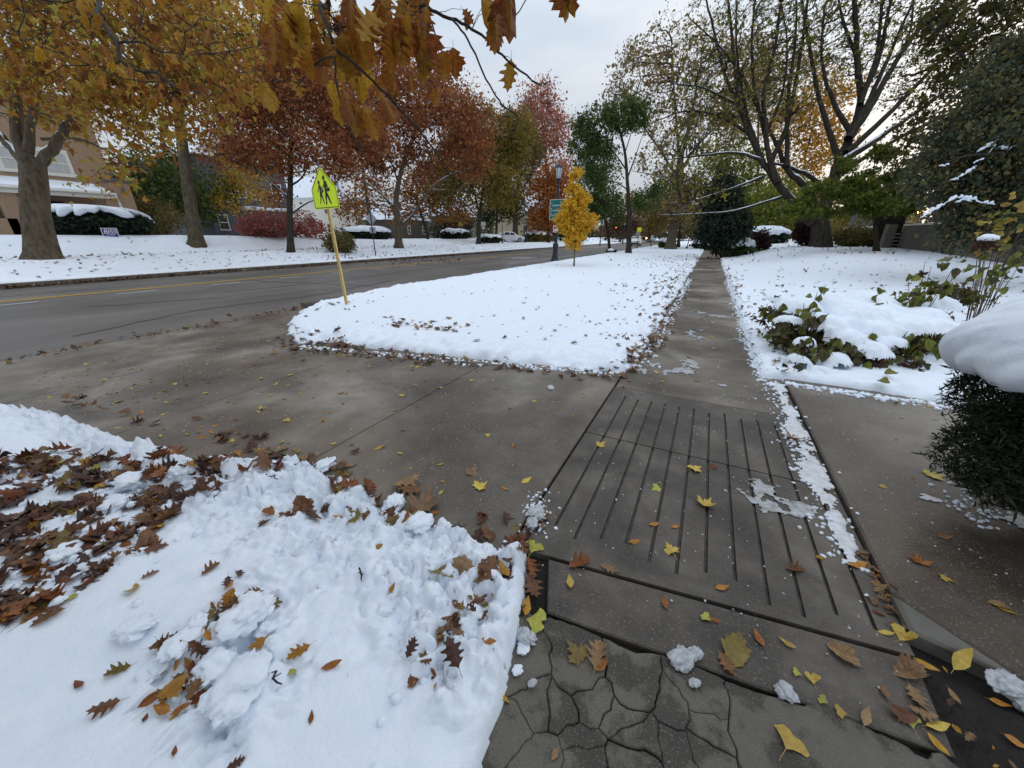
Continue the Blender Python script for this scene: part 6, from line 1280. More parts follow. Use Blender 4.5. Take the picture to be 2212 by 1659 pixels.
def stuff_leaves(name, label, items, mats_idx=None):
    """items: (kind, col, x, y, size, angle, tilt, lift); many leaves joined into one"""
    V = []; F = []; MI = []; cols = list(LM)
    b = 0
    for kind, col, x, y, s, ang, tl, lf in items:
        me = leaf_mesh(kind, col, random.randrange(4)); key = me.name
        if key not in MC:
            MC[key] = (np.array([v.co[:] for v in me.vertices]), [tuple(p.vertices) for p in me.polygons])
        v, f = MC[key]; v = v*s; ca, sa = math.cos(ang), math.sin(ang)
        w = np.stack([v[:, 0]*ca-v[:, 1]*sa, v[:, 0]*sa+v[:, 1]*ca, v[:, 2]], 1); tx, ty = random.gauss(0, tl), random.gauss(0, tl)
        w[:, 2] += w[:, 0]*tx+w[:, 1]*ty+max(0, (abs(tx)+abs(ty))*s*.25)
        V.append(w+np.array([x, y, ground_z(x, y)+lf])); F += [tuple(b+i for i in q) for q in f]; MI += [cols.index(col)]*len(f); b += len(v)
    o = raw(name, np.concatenate(V), F, list(LM.values()), None, False, MI)
    return tag(o, label, 'leaves', None, 'stuff')
MC = {}
def litzone(p):
    v = np.array([p[0], p[1], .13-CAM_H]); d = v@_F; px = CXP+FPX*(v@_R)/d; py = CYP-FPX*(v@_U)/d
    return ('by the driveway end of the bank' if px > 330 and py < 1080 else 'cut by the left picture edge' if px < 40 else 'at the lower tip near clean snow' if py > 1190 else 'along the far top of the bank' if py < 1040 else 'in the middle left' if px < 170 else 'beside the snow lumps')
for k, p in PL_[:185]:
    kind, col = CH[k]; s = {'oak': .115, 'broad': .10, 'elm': .06, 'maple': .07, 'ginkgo': .06}[kind]*rng.uniform(.6, 1.3)
    lay(kind, col, p[0], p[1], s, rng.uniform(0, 6.28), f'{"small" if s < .08 else "large"} {WORD[col]} {KW[kind]} in the litter {litzone(p)}', 'leaf litter on the left snow bank', .22, rng.uniform(-.004, .012))
it = []
def rs_item(x, y, sc=1.0, tl=.35, lf=.003, pal=None):
    k = rng.choice(len(CH), p=W) if pal is None else None
    kind, col = CH[k] if pal is None else pal[rng.integers(len(pal))]
    s = {'oak': .13, 'broad': .115, 'elm': .065, 'maple': .085, 'ginkgo': .06}[kind]*rng.uniform(.7, 1.2)*sc
    return (kind, col, x, y, s, rng.uniform(0, 6.28), tl, lf)
for k, p in PL_[185:]: it.append(rs_item(p[0], p[1], .85, .3, rng.uniform(0, .02)))
for _ in range(330):
    p = in_litter(); it.append(rs_item(p[0], p[1], .8, .25, -.006, [('oak', 'brown'), ('oak', 'dark'), ('broad', 'dark'), ('broad', 'brown'), ('elm', 'rust')]))
stuff_leaves('leaf_litter', 'lower layer of brown leaves matted into the left snow bank', it)
# pile among the snow lumps
pm = gp(460, 1420, .12)
pp = [gp(a, b, .12)[:2] for a, b in [(330, 1400), (450, 1320), (520, 1230), (560, 1290), (470, 1400), (440, 1480), (480, 1550), (400, 1560), (310, 1520), (360, 1450)]]
for _ in range(58):
    p = rnd_in(pp, rng); kind, col = [('elm', 'orange'), ('oak', 'brown'), ('elm', 'rust'), ('broad', 'gold'), ('maple', 'olive'), ('oak', 'dark'), ('elm', 'gold')][rng.integers(7)]
    lay(kind, col, p[0], p[1], {'oak': .085, 'broad': .08, 'elm': .06, 'maple': .065}[kind]*rng.uniform(.7, 1.2), rng.uniform(0, 6.28), f'{WORD[col]} {KW[kind]} in the small pile, {"upper end" if p[1] > pm[1]+.04 else "lower end" if p[1] < pm[1]-.04 else "left side" if p[0] < pm[0] else "right side"}, among snow lumps', 'small leaf pile among snow lumps', .4, rng.uniform(0, .02))
# heap along the edge between bank and driveway
for a0, b0, a1, b1, n, jit, zn in ((330, 985, 700, 1012, 22, 14, 'between litter and driveway'), (700, 1015, 810, 1075, 12, 18, 'at the bank corner on the driveway'), (640, 1085, 1110, 1150, 30, 26, 'along the lumpy bank crest by the driveway'), (560, 1130, 700, 1090, 12, 20, 'in the heap below the bank corner')):
    for _ in range(n):
        u = rng.random(); px, py = a0+(a1-a0)*u+rng.normal()*jit*.7, b0+(b1-b0)*u+rng.normal()*jit*.6
        kind, col = [('oak', 'brown'), ('oak', 'dark'), ('broad', 'rust'), ('elm', 'orange'), ('maple', 'olive'), ('oak', 'rust'), ('broad', 'brown')][rng.integers(7)]
        layp(kind, col, px, py, {'oak': 36, 'broad': 30, 'elm': 24, 'maple': 26}[kind]*rng.uniform(.65, 1.2)*(py/1100)**2, rng.uniform(0, 360), f'{WORD[col]} {KW[kind]} {zn}', .08, 'leaves along the bank and driveway edge', .4)
# scattered leaves too small to single out
DP = [('elm', 'yellow'), ('elm', 'gold'), ('maple', 'yellow'), ('maple', 'olive'), ('elm', 'tan'), ('oak', 'tan'), ('oak', 'brown'), ('elm', 'lime'), ('maple', 'gold'), ('elm', 'orange')]
it = []
DP2 = [('elm', 'yellow'), ('elm', 'gold'), ('maple', 'yellow'), ('elm', 'tan'), ('elm', 'lime'), ('elm', 'orange'), ('elm', 'olive')]
dpoly = [g2(20, 800), g2(600, 690), g2(640, 740), g2(1000, 775), g2(1290, 820), g2(1180, 1050), g2(1000, 1110), g2(830, 1060), g2(700, 990), g2(380, 960), g2(100, 880)]
for _ in range(330):
    p = rnd_in(dpoly, rng); bias = 1 if p[0] < -2.2 else .35
    if rng.random() < bias: it.append(rs_item(p[0], p[1], .8, .10, .001, DP2))
for _ in range(85):   # gathered along the bank foot
    u = rng.random(); px = 130+(790-130)*u; py = 880+(1040-880)*u**1.25-abs(rng.normal())*26; p = gp(px, py); it.append(rs_item(p[0], p[1], .8, .25, .003, [('oak', 'brown'), ('oak', 'tan'), ('elm', 'gold'), ('oak', 'dark'), ('elm', 'orange')]))
for _ in range(60): it.append(rs_item(rng.uniform(-.6, .95), rng.uniform(3.5, 16), .7, .15, .003, DP))
for _ in range(40): it.append(rs_item(rng.uniform(1.1, 5), rng.uniform(2.5, 4.6), .7, .15, .003, [('maple', 'yellow'), ('elm', 'gold'), ('maple', 'olive'), ('elm', 'tan')]))
stuff_leaves('driveway_leaves', 'small yellow and brown leaves sprinkled over driveway and sidewalk', it)
BP = [('oak', 'brown'), ('oak', 'dark'), ('broad', 'brown'), ('oak', 'tan'), ('elm', 'rust'), ('maple', 'olive'), ('elm', 'gold')]
it = []
for a, b, c, d, n, jx, jy, sc in ((620, 705, 650, 735, 36, 22, 12, .9), (640, 735, 1000, 768, 120, 14, 5, .8), (1000, 770, 1345, 806, 80, 14, 5, .7), (840, 700, 1010, 716, 60, 26, 7, 1), (700, 735, 760, 725, 40, 20, 8, 1), (1345, 800, 1420, 720, 90, 12, 8, .9), (1420, 720, 1478, 580, 170, 10, 8, .9), (1380, 650, 1440, 600, 90, 40, 14, .9), (1400, 575, 1470, 556, 70, 30, 5, 1), (1150, 705, 1300, 720, 26, 90, 22, .7), (640, 668, 760, 655, 20, 20, 6, .8)):
    for _ in range(n):
        u = rng.random(); p = gp(a+(c-a)*u+rng.normal()*jx, b+(d-b)*u+rng.normal()*jy, .06); it.append(rs_item(p[0], p[1], sc, .22, .002, BP))
for _ in range(120): it.append(rs_item(rng.uniform(-8.3, -.8), 5.2+rng.exponential(11), .6, .15, .002, BP))
for _ in range(190): it.append(rs_item(-.72-abs(rng.normal())*.45, rng.uniform(5, 24), .75, .2, .002, BP))
stuff_leaves('verge_leaves', 'brown oak leaves caught in the broken edge of the snowy verge', it)
it = []
for _ in range(420):
    y = 9+rng.exponential(9); x = rng.uniform(.9, 1.2+.55*y); it.append(rs_item(x, y, 1.0, .18, .003, [('oak', 'brown'), ('maple', 'olive'), ('elm', 'gold'), ('oak', 'dark'), ('maple', 'gold'), ('elm', 'tan')]))
for _ in range(120): it.append(rs_item(.78+abs(rng.normal())*.12, rng.uniform(4.8, 22), .7, .4, .003, BP))
for _ in range(260):
    p = np.array([6.0, 31.0])+rng.normal(size=2)*np.array([5, 5]); it.append(rs_item(p[0], p[1], 1.2, .4, .01, [('oak', 'brown'), ('oak', 'dark'), ('maple', 'olive')]))
stuff_leaves('lawn_leaves', 'dull leaves dotted over the snowy right lawn', it)
it = []
for _ in range(900):
    y = rng.uniform(-2, 45); x = -21.3-abs(rng.normal())*6; it.append(rs_item(x, y, 1.2, .2, .004, BP))
for _ in range(1500):  # gutter and far walk
    y = rng.uniform(-4, 40); it.append(rs_item(-20.62+rng.normal()*.10, y, 1.0, .5, .01+.03*rng.random(), BP[:5]))
for _ in range(500): it.append(rs_item(-29.3+rng.normal()*.3, rng.uniform(-2, 34), 1.2, .5, .0, BP[:5]))
for _ in range(160):
    p = gp(700+300*rng.random(), 546+rng.normal()*3, .45); it.append(rs_item(p[0], p[1], 1.4, .4, .01, BP[:5]))
stuff_leaves('far_lawn_leaves', 'brown leaves along the far gutter and across the far lawns', it)
it = []
for _ in range(200):   # near gutter across the driveway mouth
    y = rng.uniform(.4, 5.6); it.append(rs_item(-8.45+rng.normal()*.16-(.0 if y > 1 else .2), y, .8, .4, .004+.02*rng.random(), DP+BP))
for _ in range(90): it.append(rs_item(rng.uniform(-.66, -.56), rng.uniform(.5, 1.6), .45, .4, .0, BP))
for _ in range(46): it.append(rs_item(rng.normal(.955, .02), rng.uniform(1.6, 2.1), .42, .4, .0, [('elm', 'tan'), ('elm', 'orange'), ('oak', 'tan'), ('elm', 'gold')]))
stuff_leaves('gutter_leaves', 'leaves drifted along the near gutter and slab joints', it)

it = []
for _ in range(170):
    x, y = rng.uniform(.95, 2.1), rng.uniform(.55, 1.5)
    if y < 1.56-.2*(x-1) and y > 1.2-.5*(x-.95): it.append(rs_item(x, y, rng.choice([.3, .4, .55]), .3, .0, [('elm', 'tan'), ('oak', 'tan'), ('elm', 'dark'), ('oak', 'dark'), ('elm', 'brown'), ('elm', 'gold')]))
stuff_leaves('bed_litter', 'scraps of dead leaf trodden into the wet planting bed', it)
# ---------------------------------------------------------------- snow lumps, salt and ice
ICEL = mat('ice_lump', [(0.42, 0.45, 0.49), (0.80, 0.84, 0.89)], scale=3, rough=0.5, bump=0.6, bscale=60, coords='obj', bdist=0.01)
def ico(sub=2):
    import bmesh
    bm = bmesh.new(); bmesh.ops.create_icosphere(bm, subdivisions=sub, radius=1.0); v = np.array([x.co[:] for x in bm.verts]); f = [tuple(q.index for q in p.verts) for p in bm.faces]; bm.free(); return v, f
IV, IF = ico(4)
def lump_mesh(seed, fl):
    n = 1+.45*fbm(IV[:, 0]*1.6+seed*7, IV[:, 1]*1.6+IV[:, 2]*1.9, 4, seed)+.30*fbm(IV[:, 0]*4.5+seed, IV[:, 1]*4.5-IV[:, 2]*5, 4, seed+3)
    v = IV*n[:, None]*np.array([1, .8, fl]); v[:, 2] = np.maximum(v[:, 2], -.25)
    o = raw('lump', v, IF, SNOW, None, True); m = o.data; bpy.data.objects.remove(o); return m
LUMPS = [lump_mesh(i, (.55, .42, .6, .48)[i % 4]) for i in range(6)]; LUMPI = [m.copy() for m in LUMPS[:4]]
for m in LUMPI: m.materials[0] = ICEL
def lump(px, py, rpx, label, group, z=.13):
    p = gp(px, py, z)
    for _ in range(3): p = gp(px, py, ground_z(p[0], p[1])+.01)
    k = np.hypot(*(gp(px+10, py, p[2])-p)[:2])/10; s = rpx*k; o = share('snow_lump', random.choice(LUMPS if z > .05 else LUMPI)); o.location = (p[0], p[1], p[2]+s*.12); o.scale = (s, s, s*random.uniform(.7, 1)); o.rotation_euler = (random.gauss(0, .15), random.gauss(0, .15), random.uniform(0, 6.28))
    tag(o, label, 'snow lump', group)
for px, py, r, lb in [(515, 1490, 66, 'largest smooth snow lump right of the small leaf pile'), (470, 1440, 44, 'snow lump stuck on top of the largest lump'), (535, 1330, 52, 'tall snow slab above the leaf pile'), (395, 1390, 36, 'snow lump in the middle of the leaf pile'), (345, 1435, 36, 'snow lump at the left of the leaf pile'), (293, 1360, 36, 'flat topped lump up slope from the pile'), (425, 1350, 24, 'small lump between the slab and the pile'), (455, 1510, 24, 'small round lump at the pile foot'), (290, 1045, 36, 'lump on the leaf litter by the driveway'), (250, 1090, 30, 'lump deep in the leaf litter'), (15, 1070, 34, 'lump cut by the left edge in the litter'), (150, 1195, 34, 'lump at the lower end of the litter'), (575, 1360, 22, 'little lump right of the tall slab'), (1135, 1375, 22, 'lump fallen from the cut snow edge, upper'), (1130, 1400, 16, 'lump fallen from the cut snow edge, middle'), (1118, 1448, 12, 'small lump on the cracked slab by the snow'), (1150, 1475, 10, 'tiny lump alone on the cracked slab'), (1470, 1425, 26, 'ragged lump of ice at the cracked slab edge'), (1500, 1412, 16, 'smaller lump joined to the ragged ice'), (1500, 1475, 12, 'sliver of ice below the ragged lump'), (1160, 1108, 20, 'ice chunk on the joint at the grooved slab corner'), (1150, 1130, 16, 'second ice chunk at the grooved slab corner'), (700, 1010, 28, 'lump at the driveway edge of the bank'), (850, 1090, 26, 'lump among leaves at the bank edge'), (905, 1130, 28, 'lump behind the leaf heap'), (1190, 838, 8, 'white stone of ice alone on the driveway'), (1700, 1498, 20, 'patch of slush with leaves by the dark slab'), (2170, 1475, 30, 'snow strip in the dark bed, upper piece'), (2215, 1515, 34, 'snow strip in the dark bed, lower piece')]:
    lump(px, py, r, lb, 'snow and ice lumps', .12 if px < 1135 and py > 950 else 0.0)
TV, TF = ico(1)
def crumbs(name, label, pts, m, fl=.6):
    V = []; F = []; b = 0
    for x, y, s in pts:
        v = TV*s*np.array([rng.uniform(.7, 1.3), rng.uniform(.7, 1.3), fl])*(1+.25*rng.normal(size=(len(TV), 1))*.6); V.append(v+np.array([x, y, ground_z(x, y)+s*fl*.3])); F.append(np.array(TF)+b); b += len(v)
    o = raw(name, np.concatenate(V), np.concatenate(F), m, None, True); return tag(o, label, 'snow', None, 'stuff')
pts = []
for _ in range(900):
    p = rnd_in(dpoly, rng); pts.append((p[0], p[1], rng.uniform(.002, .006)))
for _ in range(520): pts.append((rng.uniform(1.1, 3.2), rng.uniform(1.9, 4.4), rng.uniform(.002, .006)))
for _ in range(260): pts.append((rng.uniform(-.6, .95), rng.uniform(1.2, 4), rng.uniform(.002, .006)))
for _ in range(240): pts.append((rng.uniform(-.6, .95), rng.uniform(3.7, 14), rng.uniform(.004, .01)))
crumbs('salt_grains', 'white salt and ice grains scattered over the wet concrete', pts, mat('salt', [(0.5, 0.5, 0.49), (0.62, 0.61, 0.6)], scale=30, rough=0.6))
pts = []
for _ in range(420):   # broken snow along edges
    y = rng.uniform(4.5, 16); pts.append((-.56+abs(rng.normal())*.08, y, rng.uniform(.008, .03)))
for _ in range(420): pts.append((.80-abs(rng.normal())*.07, rng.uniform(4.6, 16), rng.uniform(.008, .028)))
for _ in range(330): x = rng.uniform(.8, 3.2); pts.append((x, 4.60-abs(rng.normal())*.07, rng.uniform(.006, .028)))
for _ in range(360): u = rng.random(); p = gp(640+705*u, 737+70*u+abs(rng.normal())*4); pts.append((p[0], p[1], rng.uniform(.006, .028)))
for _ in range(260): pts.append((rng.normal(.86, .06), rng.uniform(1.9, 4.6), rng.uniform(.005, .016)))
for _ in range(120): p = gp(rng.normal(1160, 16), rng.normal(1115, 22)); pts.append((p[0], p[1], rng.uniform(.004, .012)))
for _ in range(200): x = rng.uniform(1.5, 2.6); pts.append((x, 2.75-.12*(x-1.5)+rng.normal()*.10, rng.uniform(.005, .014)))
for _ in range(260): p = rnd_in(lit, rng); pts.append((p[0], p[1], rng.uniform(.008, .03)))
for _ in range(420): p = rnd_in(polyA, rng); (p[1] > .2 and p[0] > -4.5) and pts.append((p[0], p[1], rng.uniform(.004, .022)))
crumbs('snow_crumbs', 'loose crumbs of snow along the shovelled edges', pts, SNOW, .8)
# thin ice left on the pavement
def ice(name, label, xs, ys, fn, im=None):
    X, Y = np.meshgrid(xs, ys, indexing='ij'); M, base = fn(X, Y); I = np.arange(X.size).reshape(X.shape); F = quads(I); kp = (M > 0).ravel()
    F = F[kp[F].all(1)]; Z = base+.002+.012*np.clip(M, 0, 1)**.6
    used = np.unique(F); mp = np.zeros(X.size, int); mp[used] = np.arange(len(used)); o = raw(name, np.stack([X, Y, Z], -1).reshape(-1, 3)[used], mp[F], im or ICE, None, True); tag(o, label, 'ice', None, 'stuff')
def f1(X, Y):
    c = .90+.0*Y; w = .045+.05*sm((Y-1.9)/1.2)-.03*sm((Y-3.2)/1.0)
    return (1-np.abs(X-c)/w)+1.1*fbm(X*10, Y*7, 4, 51)+.45*fbm(X*45, Y*45, 3, 55)-.28-.0*X-np.where(X > .972, 9, 0)-np.where(Y < 1.95, (1.95-Y)*6, 0), 0*X
ice('thin_ice', 'white line of packed ice along the joint with the raised driveway', np.linspace(.5, .98, 120), np.linspace(1.75, 4.7, 420), f1)
def f2(X, Y): return .55-np.abs(Y-(2.75-.12*(X-1.5)))/.16*.7-.6*np.abs(X-2.0)/.7+1.1*fbm(X*9, Y*14, 4, 61)-.35, PADZ+0*X
ice('thin_ice', 'patch of crusted ice on the raised driveway near the yew', np.linspace(1.2, 2.9, 200), np.linspace(2.4, 3.1, 120), f2)
def f3(X, Y): return .35-((X-.62)**2/.09+(Y-2.35)**2/.05)*1.0+1.0*fbm(X*9, Y*9, 4, 71)+.3*fbm(X*40, Y*40, 3, 75)-.15, 0*X
ice('thin_ice', 'glazed smear of ice over the right grooves', np.linspace(.2, .96, 190), np.linspace(1.9, 2.9, 200), f3, FROST)
def f4(X, Y): return .30*np.sin(3.1*Y)+1.3*fbm(X*3, Y*2.6, 4, 81)+.5*fbm(X*18, Y*14, 3, 85)-.72, 0*X
ice('thin_ice', 'faint frost smears on the sidewalk farther on', np.linspace(-.6, .9, 150), np.linspace(3.8, 12, 420), f4, FROST)
# twigs on the bank
def twig(px, py, l, ang, lb):
    p = gp(px, py, .13); p = gp(px, py, ground_z(p[0], p[1])); k = np.hypot(*(gp(px+10, py, p[2])-p)[:2])/10*l; z = ground_z(p[0], p[1])
    rr = random.Random(px); P = [(k*(t-.5), rr.gauss(0, .05)*k, .012+rr.gauss(0, .004)) for t in np.linspace(0, 1, 6)]; mb = MB(); mb.tube(P, [.0035, .004, .0038, .0034, .003, .002], 5); mb.tube([P[3], (P[3][0]+.06*k, .16*k, .02)], [.003, .0018], 4); mb.tube([P[2], (P[2][0]-.02*k, -.12*k, .02)], [.003, .0018], 4)
    o = mb.build('twig', TWIG); o.location = (p[0], p[1], z); o.rotation_euler = (0, 0, R(ang)); tag(o, lb, 'twig', 'twigs on the snow')
for a in [(600, 1468, 60, -20, 'knobbly black twig right of the leaf pile'), (985, 1158, 50, 30, 'forked black twig at the bank crest'), (1122, 1330, 50, 80, 'black twig on the cut snow edge'), (780, 1247, 34, -30, 'short black twig in the middle of the snow'), (240, 1050, 50, 30, 'thin twig in the leaf litter'), (590, 1035, 40, 5, 'straight twig at the driveway edge')]: twig(*a)
# ---------------------------------------------------------------- front bed: hydrangeas under snow
HYG = mat('hydrangea_leaf', [(0.10, 0.12, 0.02), (0.22, 0.23, 0.04)], scale=6, rough=0.5, coords='obj', orand=0.3, trans=0.2)
HYB = mat('hydrangea_leaf_frosted', [(0.04, 0.046, 0.018), (0.115, 0.095, 0.035)], scale=6, rough=0.5, coords='obj', orand=0.3)
HYY = mat('hydrangea_leaf_yellow', [(0.24, 0.17, 0.03), (0.36, 0.25, 0.05)], scale=6, rough=0.5, coords='obj', orand=0.25, trans=0.25)
FLW = mat('dry_flower', [(0.03, 0.012, 0.008), (0.10, 0.045, 0.028)], scale=30, rough=0.9, coords='obj')
HYP = [(0, .02, 0), (.08, .17, .06), (.22, .30, .20), (.40, .35, .40), (.58, .30, .58), (.76, .18, .76), (.90, .07, .90), (1.0, .008, 1.0)]
HM = {}
def hyd_leaf(m, var):
    if (m.name, var) not in HM:
        v, f = strip_leaf(HYP, (.5, .8, -.4)[var], (.5, .8, .3)[var], .2, .18, var); v = [(x, y+.5, z) for x, y, z in v]
        o = raw('leaf', v, f, m, None, True); HM[(m.name, var)] = o.data; bpy.data.objects.remove(o)
    return HM[(m.name, var)]
from mathutils import Vector, Matrix
def hang(o, p, d, nrm, s):
    d = Vector(d).normalized(); n = Vector(nrm); x = d.cross(n).normalized(); n = x.cross(d)
    M = Matrix((x, d, n)).transposed().to_4x4(); M.translation = Vector(p); o.matrix_basis = M@Matrix.Diagonal((s, s, s, 1))
BL = [(1730, 652, 5.0, .24), (1790, 640, 5.2, .34), (1850, 662, 4.9, .32), (1785, 690, 4.7, .22), (1832, 722, 4.5, .22), (1900, 702, 4.6, .22), (1962, 692, 4.7, .24), (1870, 636, 5.4, .40), (1702, 690, 4.7, .13), (1742, 738, 4.4, .11), (1882, 748, 4.3, .19), (1932, 738, 4.35, .15), (1722, 776, 4.25, .11), (1802, 772, 4.2, .15), (1992, 672, 4.9, .25), (2035, 700, 4.6, .2), (1960, 622, 5.7, .38), (2050, 596, 5.6, .24), (2105, 602, 5.5, .22), (1684, 642, 5.3, .15), (1770, 800, 4.1, .13), (2010, 640, 5.4, .3), (1830, 690, 4.8, .25), (1920, 665, 5.0, .28)]
HC = [(1690, 705, 4.62, 17, 0, 0), (1684, 672, 4.8, 8, 0, 0), (1757, 690, 4.55, 18, 0, 0), (1745, 668, 4.65, 8, 1, 0), (1768, 632, 5.0, 5, 1, 0), (1800, 738, 4.32, 13, 0, 0), (1735, 748, 4.28, 9, 0, 0), (1722, 792, 4.12, 5, 0, 0), (1775, 765, 4.2, 8, 0, 0), (1842, 758, 4.2, 9, 0, 1), (1866, 735, 4.35, 7, 1, 1), (1972, 742, 4.25, 17, 0, 1), (1992, 735, 4.25, 10, 1, 1), (1990, 775, 4.1, 6, 0, 1), (1915, 770, 4.15, 5, 0, 1), (2040, 735, 4.3, 8, 0, 1), (1895, 650, 5.05, 8, 1, 2), (1962, 648, 5.0, 16, 1, 2), (2002, 628, 5.1, 17, 1, 2), (2040, 622, 5.05, 12, 1, 2), (1985, 600, 5.3, 6, 1, 2), (2035, 572, 5.4, 7, 1, 2), (2080, 580, 5.4, 8, 1, 2), (2120, 585, 5.3, 8, 1, 2), (2150, 600, 5.0, 10, 1, 3), (2180, 575, 5.2, 14, 1, 3), (2140, 545, 5.6, 8, 2, 3), (2175, 500, 5.6, 10, 2, 3), (2150, 470, 5.8, 9, 2, 3), (2200, 470, 5.6, 8, 2, 3), (2205, 540, 5.3, 12, 1, 3), (2120, 500, 5.8, 5, 2, 3), (2195, 440, 5.8, 6, 2, 3)]
HL_ = ['drooping snow laden hydrangea nearest the sidewalk', 'low hydrangea crushed under snow in the middle of the bed', 'green leaved hydrangea standing at the back of the bed', 'tall hydrangea with yellow leaves at the right edge below the hemlock']
HB_ = [(1745, 700, 4.75), (1930, 735, 4.5), (2000, 640, 5.2), (2185, 560, 5.5)]
STEMM = mat('hydrangea_stem', [(0.05, 0.022, 0.014), (0.09, 0.04, 0.022)], scale=9)
rg = np.random.default_rng(12)
for i in range(4):
    c = at(*HB_[i]); c[2] = ground_z(c[0], c[1])-.03; root = empty('hydrangea', c, 0, HL_[i], 'shrub', 'hydrangeas in the front bed'); P = []; Q = []
    for px, py, t, n, m, k in HC:
        if k != i: continue
        cc = at(px, py, t)
        for _ in range(int(n*.8)):
            p = cc+rg.normal(size=3)*np.array([.055, .055, .06])*(1 if i < 3 else 1.5); mm = (HYB, HYG, HYY)[m] if rg.random() < .65 else (HYG, HYB, HYG)[m]
            o = share('leaf', hyd_leaf(mm, int(rg.integers(3))), root); tc = -p/np.linalg.norm(p)
            d = np.array([0, 0, (-1.0, -.75, -.35)[m]])+rg.normal(size=3)*(.35 if m == 0 else .6); hang(o, p-c, d, tc+np.array([0, 0, .5])+rg.normal(size=3)*.5, rg.uniform(.10, .165)*(1 if i < 3 else .9))
        s0 = np.array([(cc-c)[0]*.3, (cc-c)[1]*.3, -.02]); 
        for _ in range(4 if i < 2 else 2): e = cc-c+rg.normal(size=3)*.06; P.append(np.array([s0, s0*.5+e*.5+np.array([0, 0, .12]), e])); Q.append(np.array([.008, .006, .003]))
        if m == 0 and rg.random() < .3:
            C = cc-c+np.array([rg.normal()*.05, -.05, -.08]); v, f = leaf_cloud(C+rg.normal(size=(160, 3))*np.array([.045, .045, .03]), .028, rg, 'kite', .2); raw('dry_flower', v, f, FLW, root)['kind'] = 'stuff'
    if i == 3:
        C = at(2130, 528, 5.4)-c; v, f = leaf_cloud(C+rg.normal(size=(260, 3))*np.array([.07, .07, .05]), .035, rg, 'kite', .2); raw('dry_flower', v, f, FLW, root)['kind'] = 'stuff'
        v, f = dome(C+np.array([0, 0, .05]), (.10, .10, .07), 3, 24, 8, .1, .2, 3, .02); raw('snow_cap', v, f, SNOW, root, True)
    v, f = tube_arrays(P, Q, 4); raw('stem', v, f, STEMM, root)
    if i < 3:   # matted dead leaves inside
        bl = [at(a, b_, t)-c for a, b_, t, r in BL if (a < 1870, 1840 < a < 2060 and b_ > 660, a > 1940 and b_ < 690)[i]]
        C = np.concatenate([q+rg.normal(size=(160, 3))*np.array([.11, .11, .07])-np.array([0, 0, .24]) for q in bl]); C = C[C[:, 2] > .0]
        v, f = leaf_cloud(C, .075, rg, 'lobe', .9); raw('foliage', v, f, leafmat('dead_leaves', [(0.04, 0.032, 0.014), (0.075, 0.062, 0.02), (0.09, 0.10, 0.024), (0.12, 0.12, 0.03)], .15), root)
W_ = np.array([[*at(a, b_, t), r] for a, b_, t, r in BL])
xs, ys = np.linspace(.7, 3.6, 230), np.linspace(4.2, 7.6, 260); X, Y = np.meshgrid(xs, ys, indexing='ij'); Z = np.full(X.shape, -9.0)
wx, wy = X+.05*fbm(X*6, Y*6, 3, 91), Y+.05*fbm(X*6+5, Y*6, 3, 92)
for x, y, z, r in W_:
    r = r*1.25; z = z+.06
    d = np.hypot(wx-x, wy-y)/r; k = z-r*.75*(1-np.sqrt(np.clip(1-d*d, 0, 1))); Z = np.where(d < 1, np.log(np.exp(np.clip(Z*38, -300, 300))+np.exp(k*38))/38, Z)
keep = Z > -5; Z = Z+.012*fbm(X*9, Y*9, 3, 93)+.006*fbm(X*28, Y*28, 3, 94); I = np.arange(X.size).reshape(X.shape); F = quads(I); F = F[keep.ravel()[F].all(1)]
u = np.unique(F); mp = np.zeros(X.size, int); mp[u] = np.arange(len(u)); o = raw('snow_mound', np.stack([X, Y, Z], -1).reshape(-1, 3)[u], mp[F], SNOW, None, True); tag(o, 'soft merged snow mounds draped over the hydrangea bed', 'snow mound')
# a lone green leaf poking out of the trodden snow, bare stems
for px, py, l, ang, lb in ((1905, 818, 36, 20, 'green hydrangea leaf poking out of the trodden snow'), (1893, 828, 30, -60, 'wilted green leaf under the hydrangea leaf in the trodden snow')):
    p = gp(px, py, .1); o = share('hydrangea_leaf', hyd_leaf(HYG, 0)); tag(o, lb, 'leaf'); hang(o, (p[0], p[1], ground_z(p[0], p[1])+.03), (math.cos(R(ang)), math.sin(R(ang)), .1), (0, -.5, 1), .13)
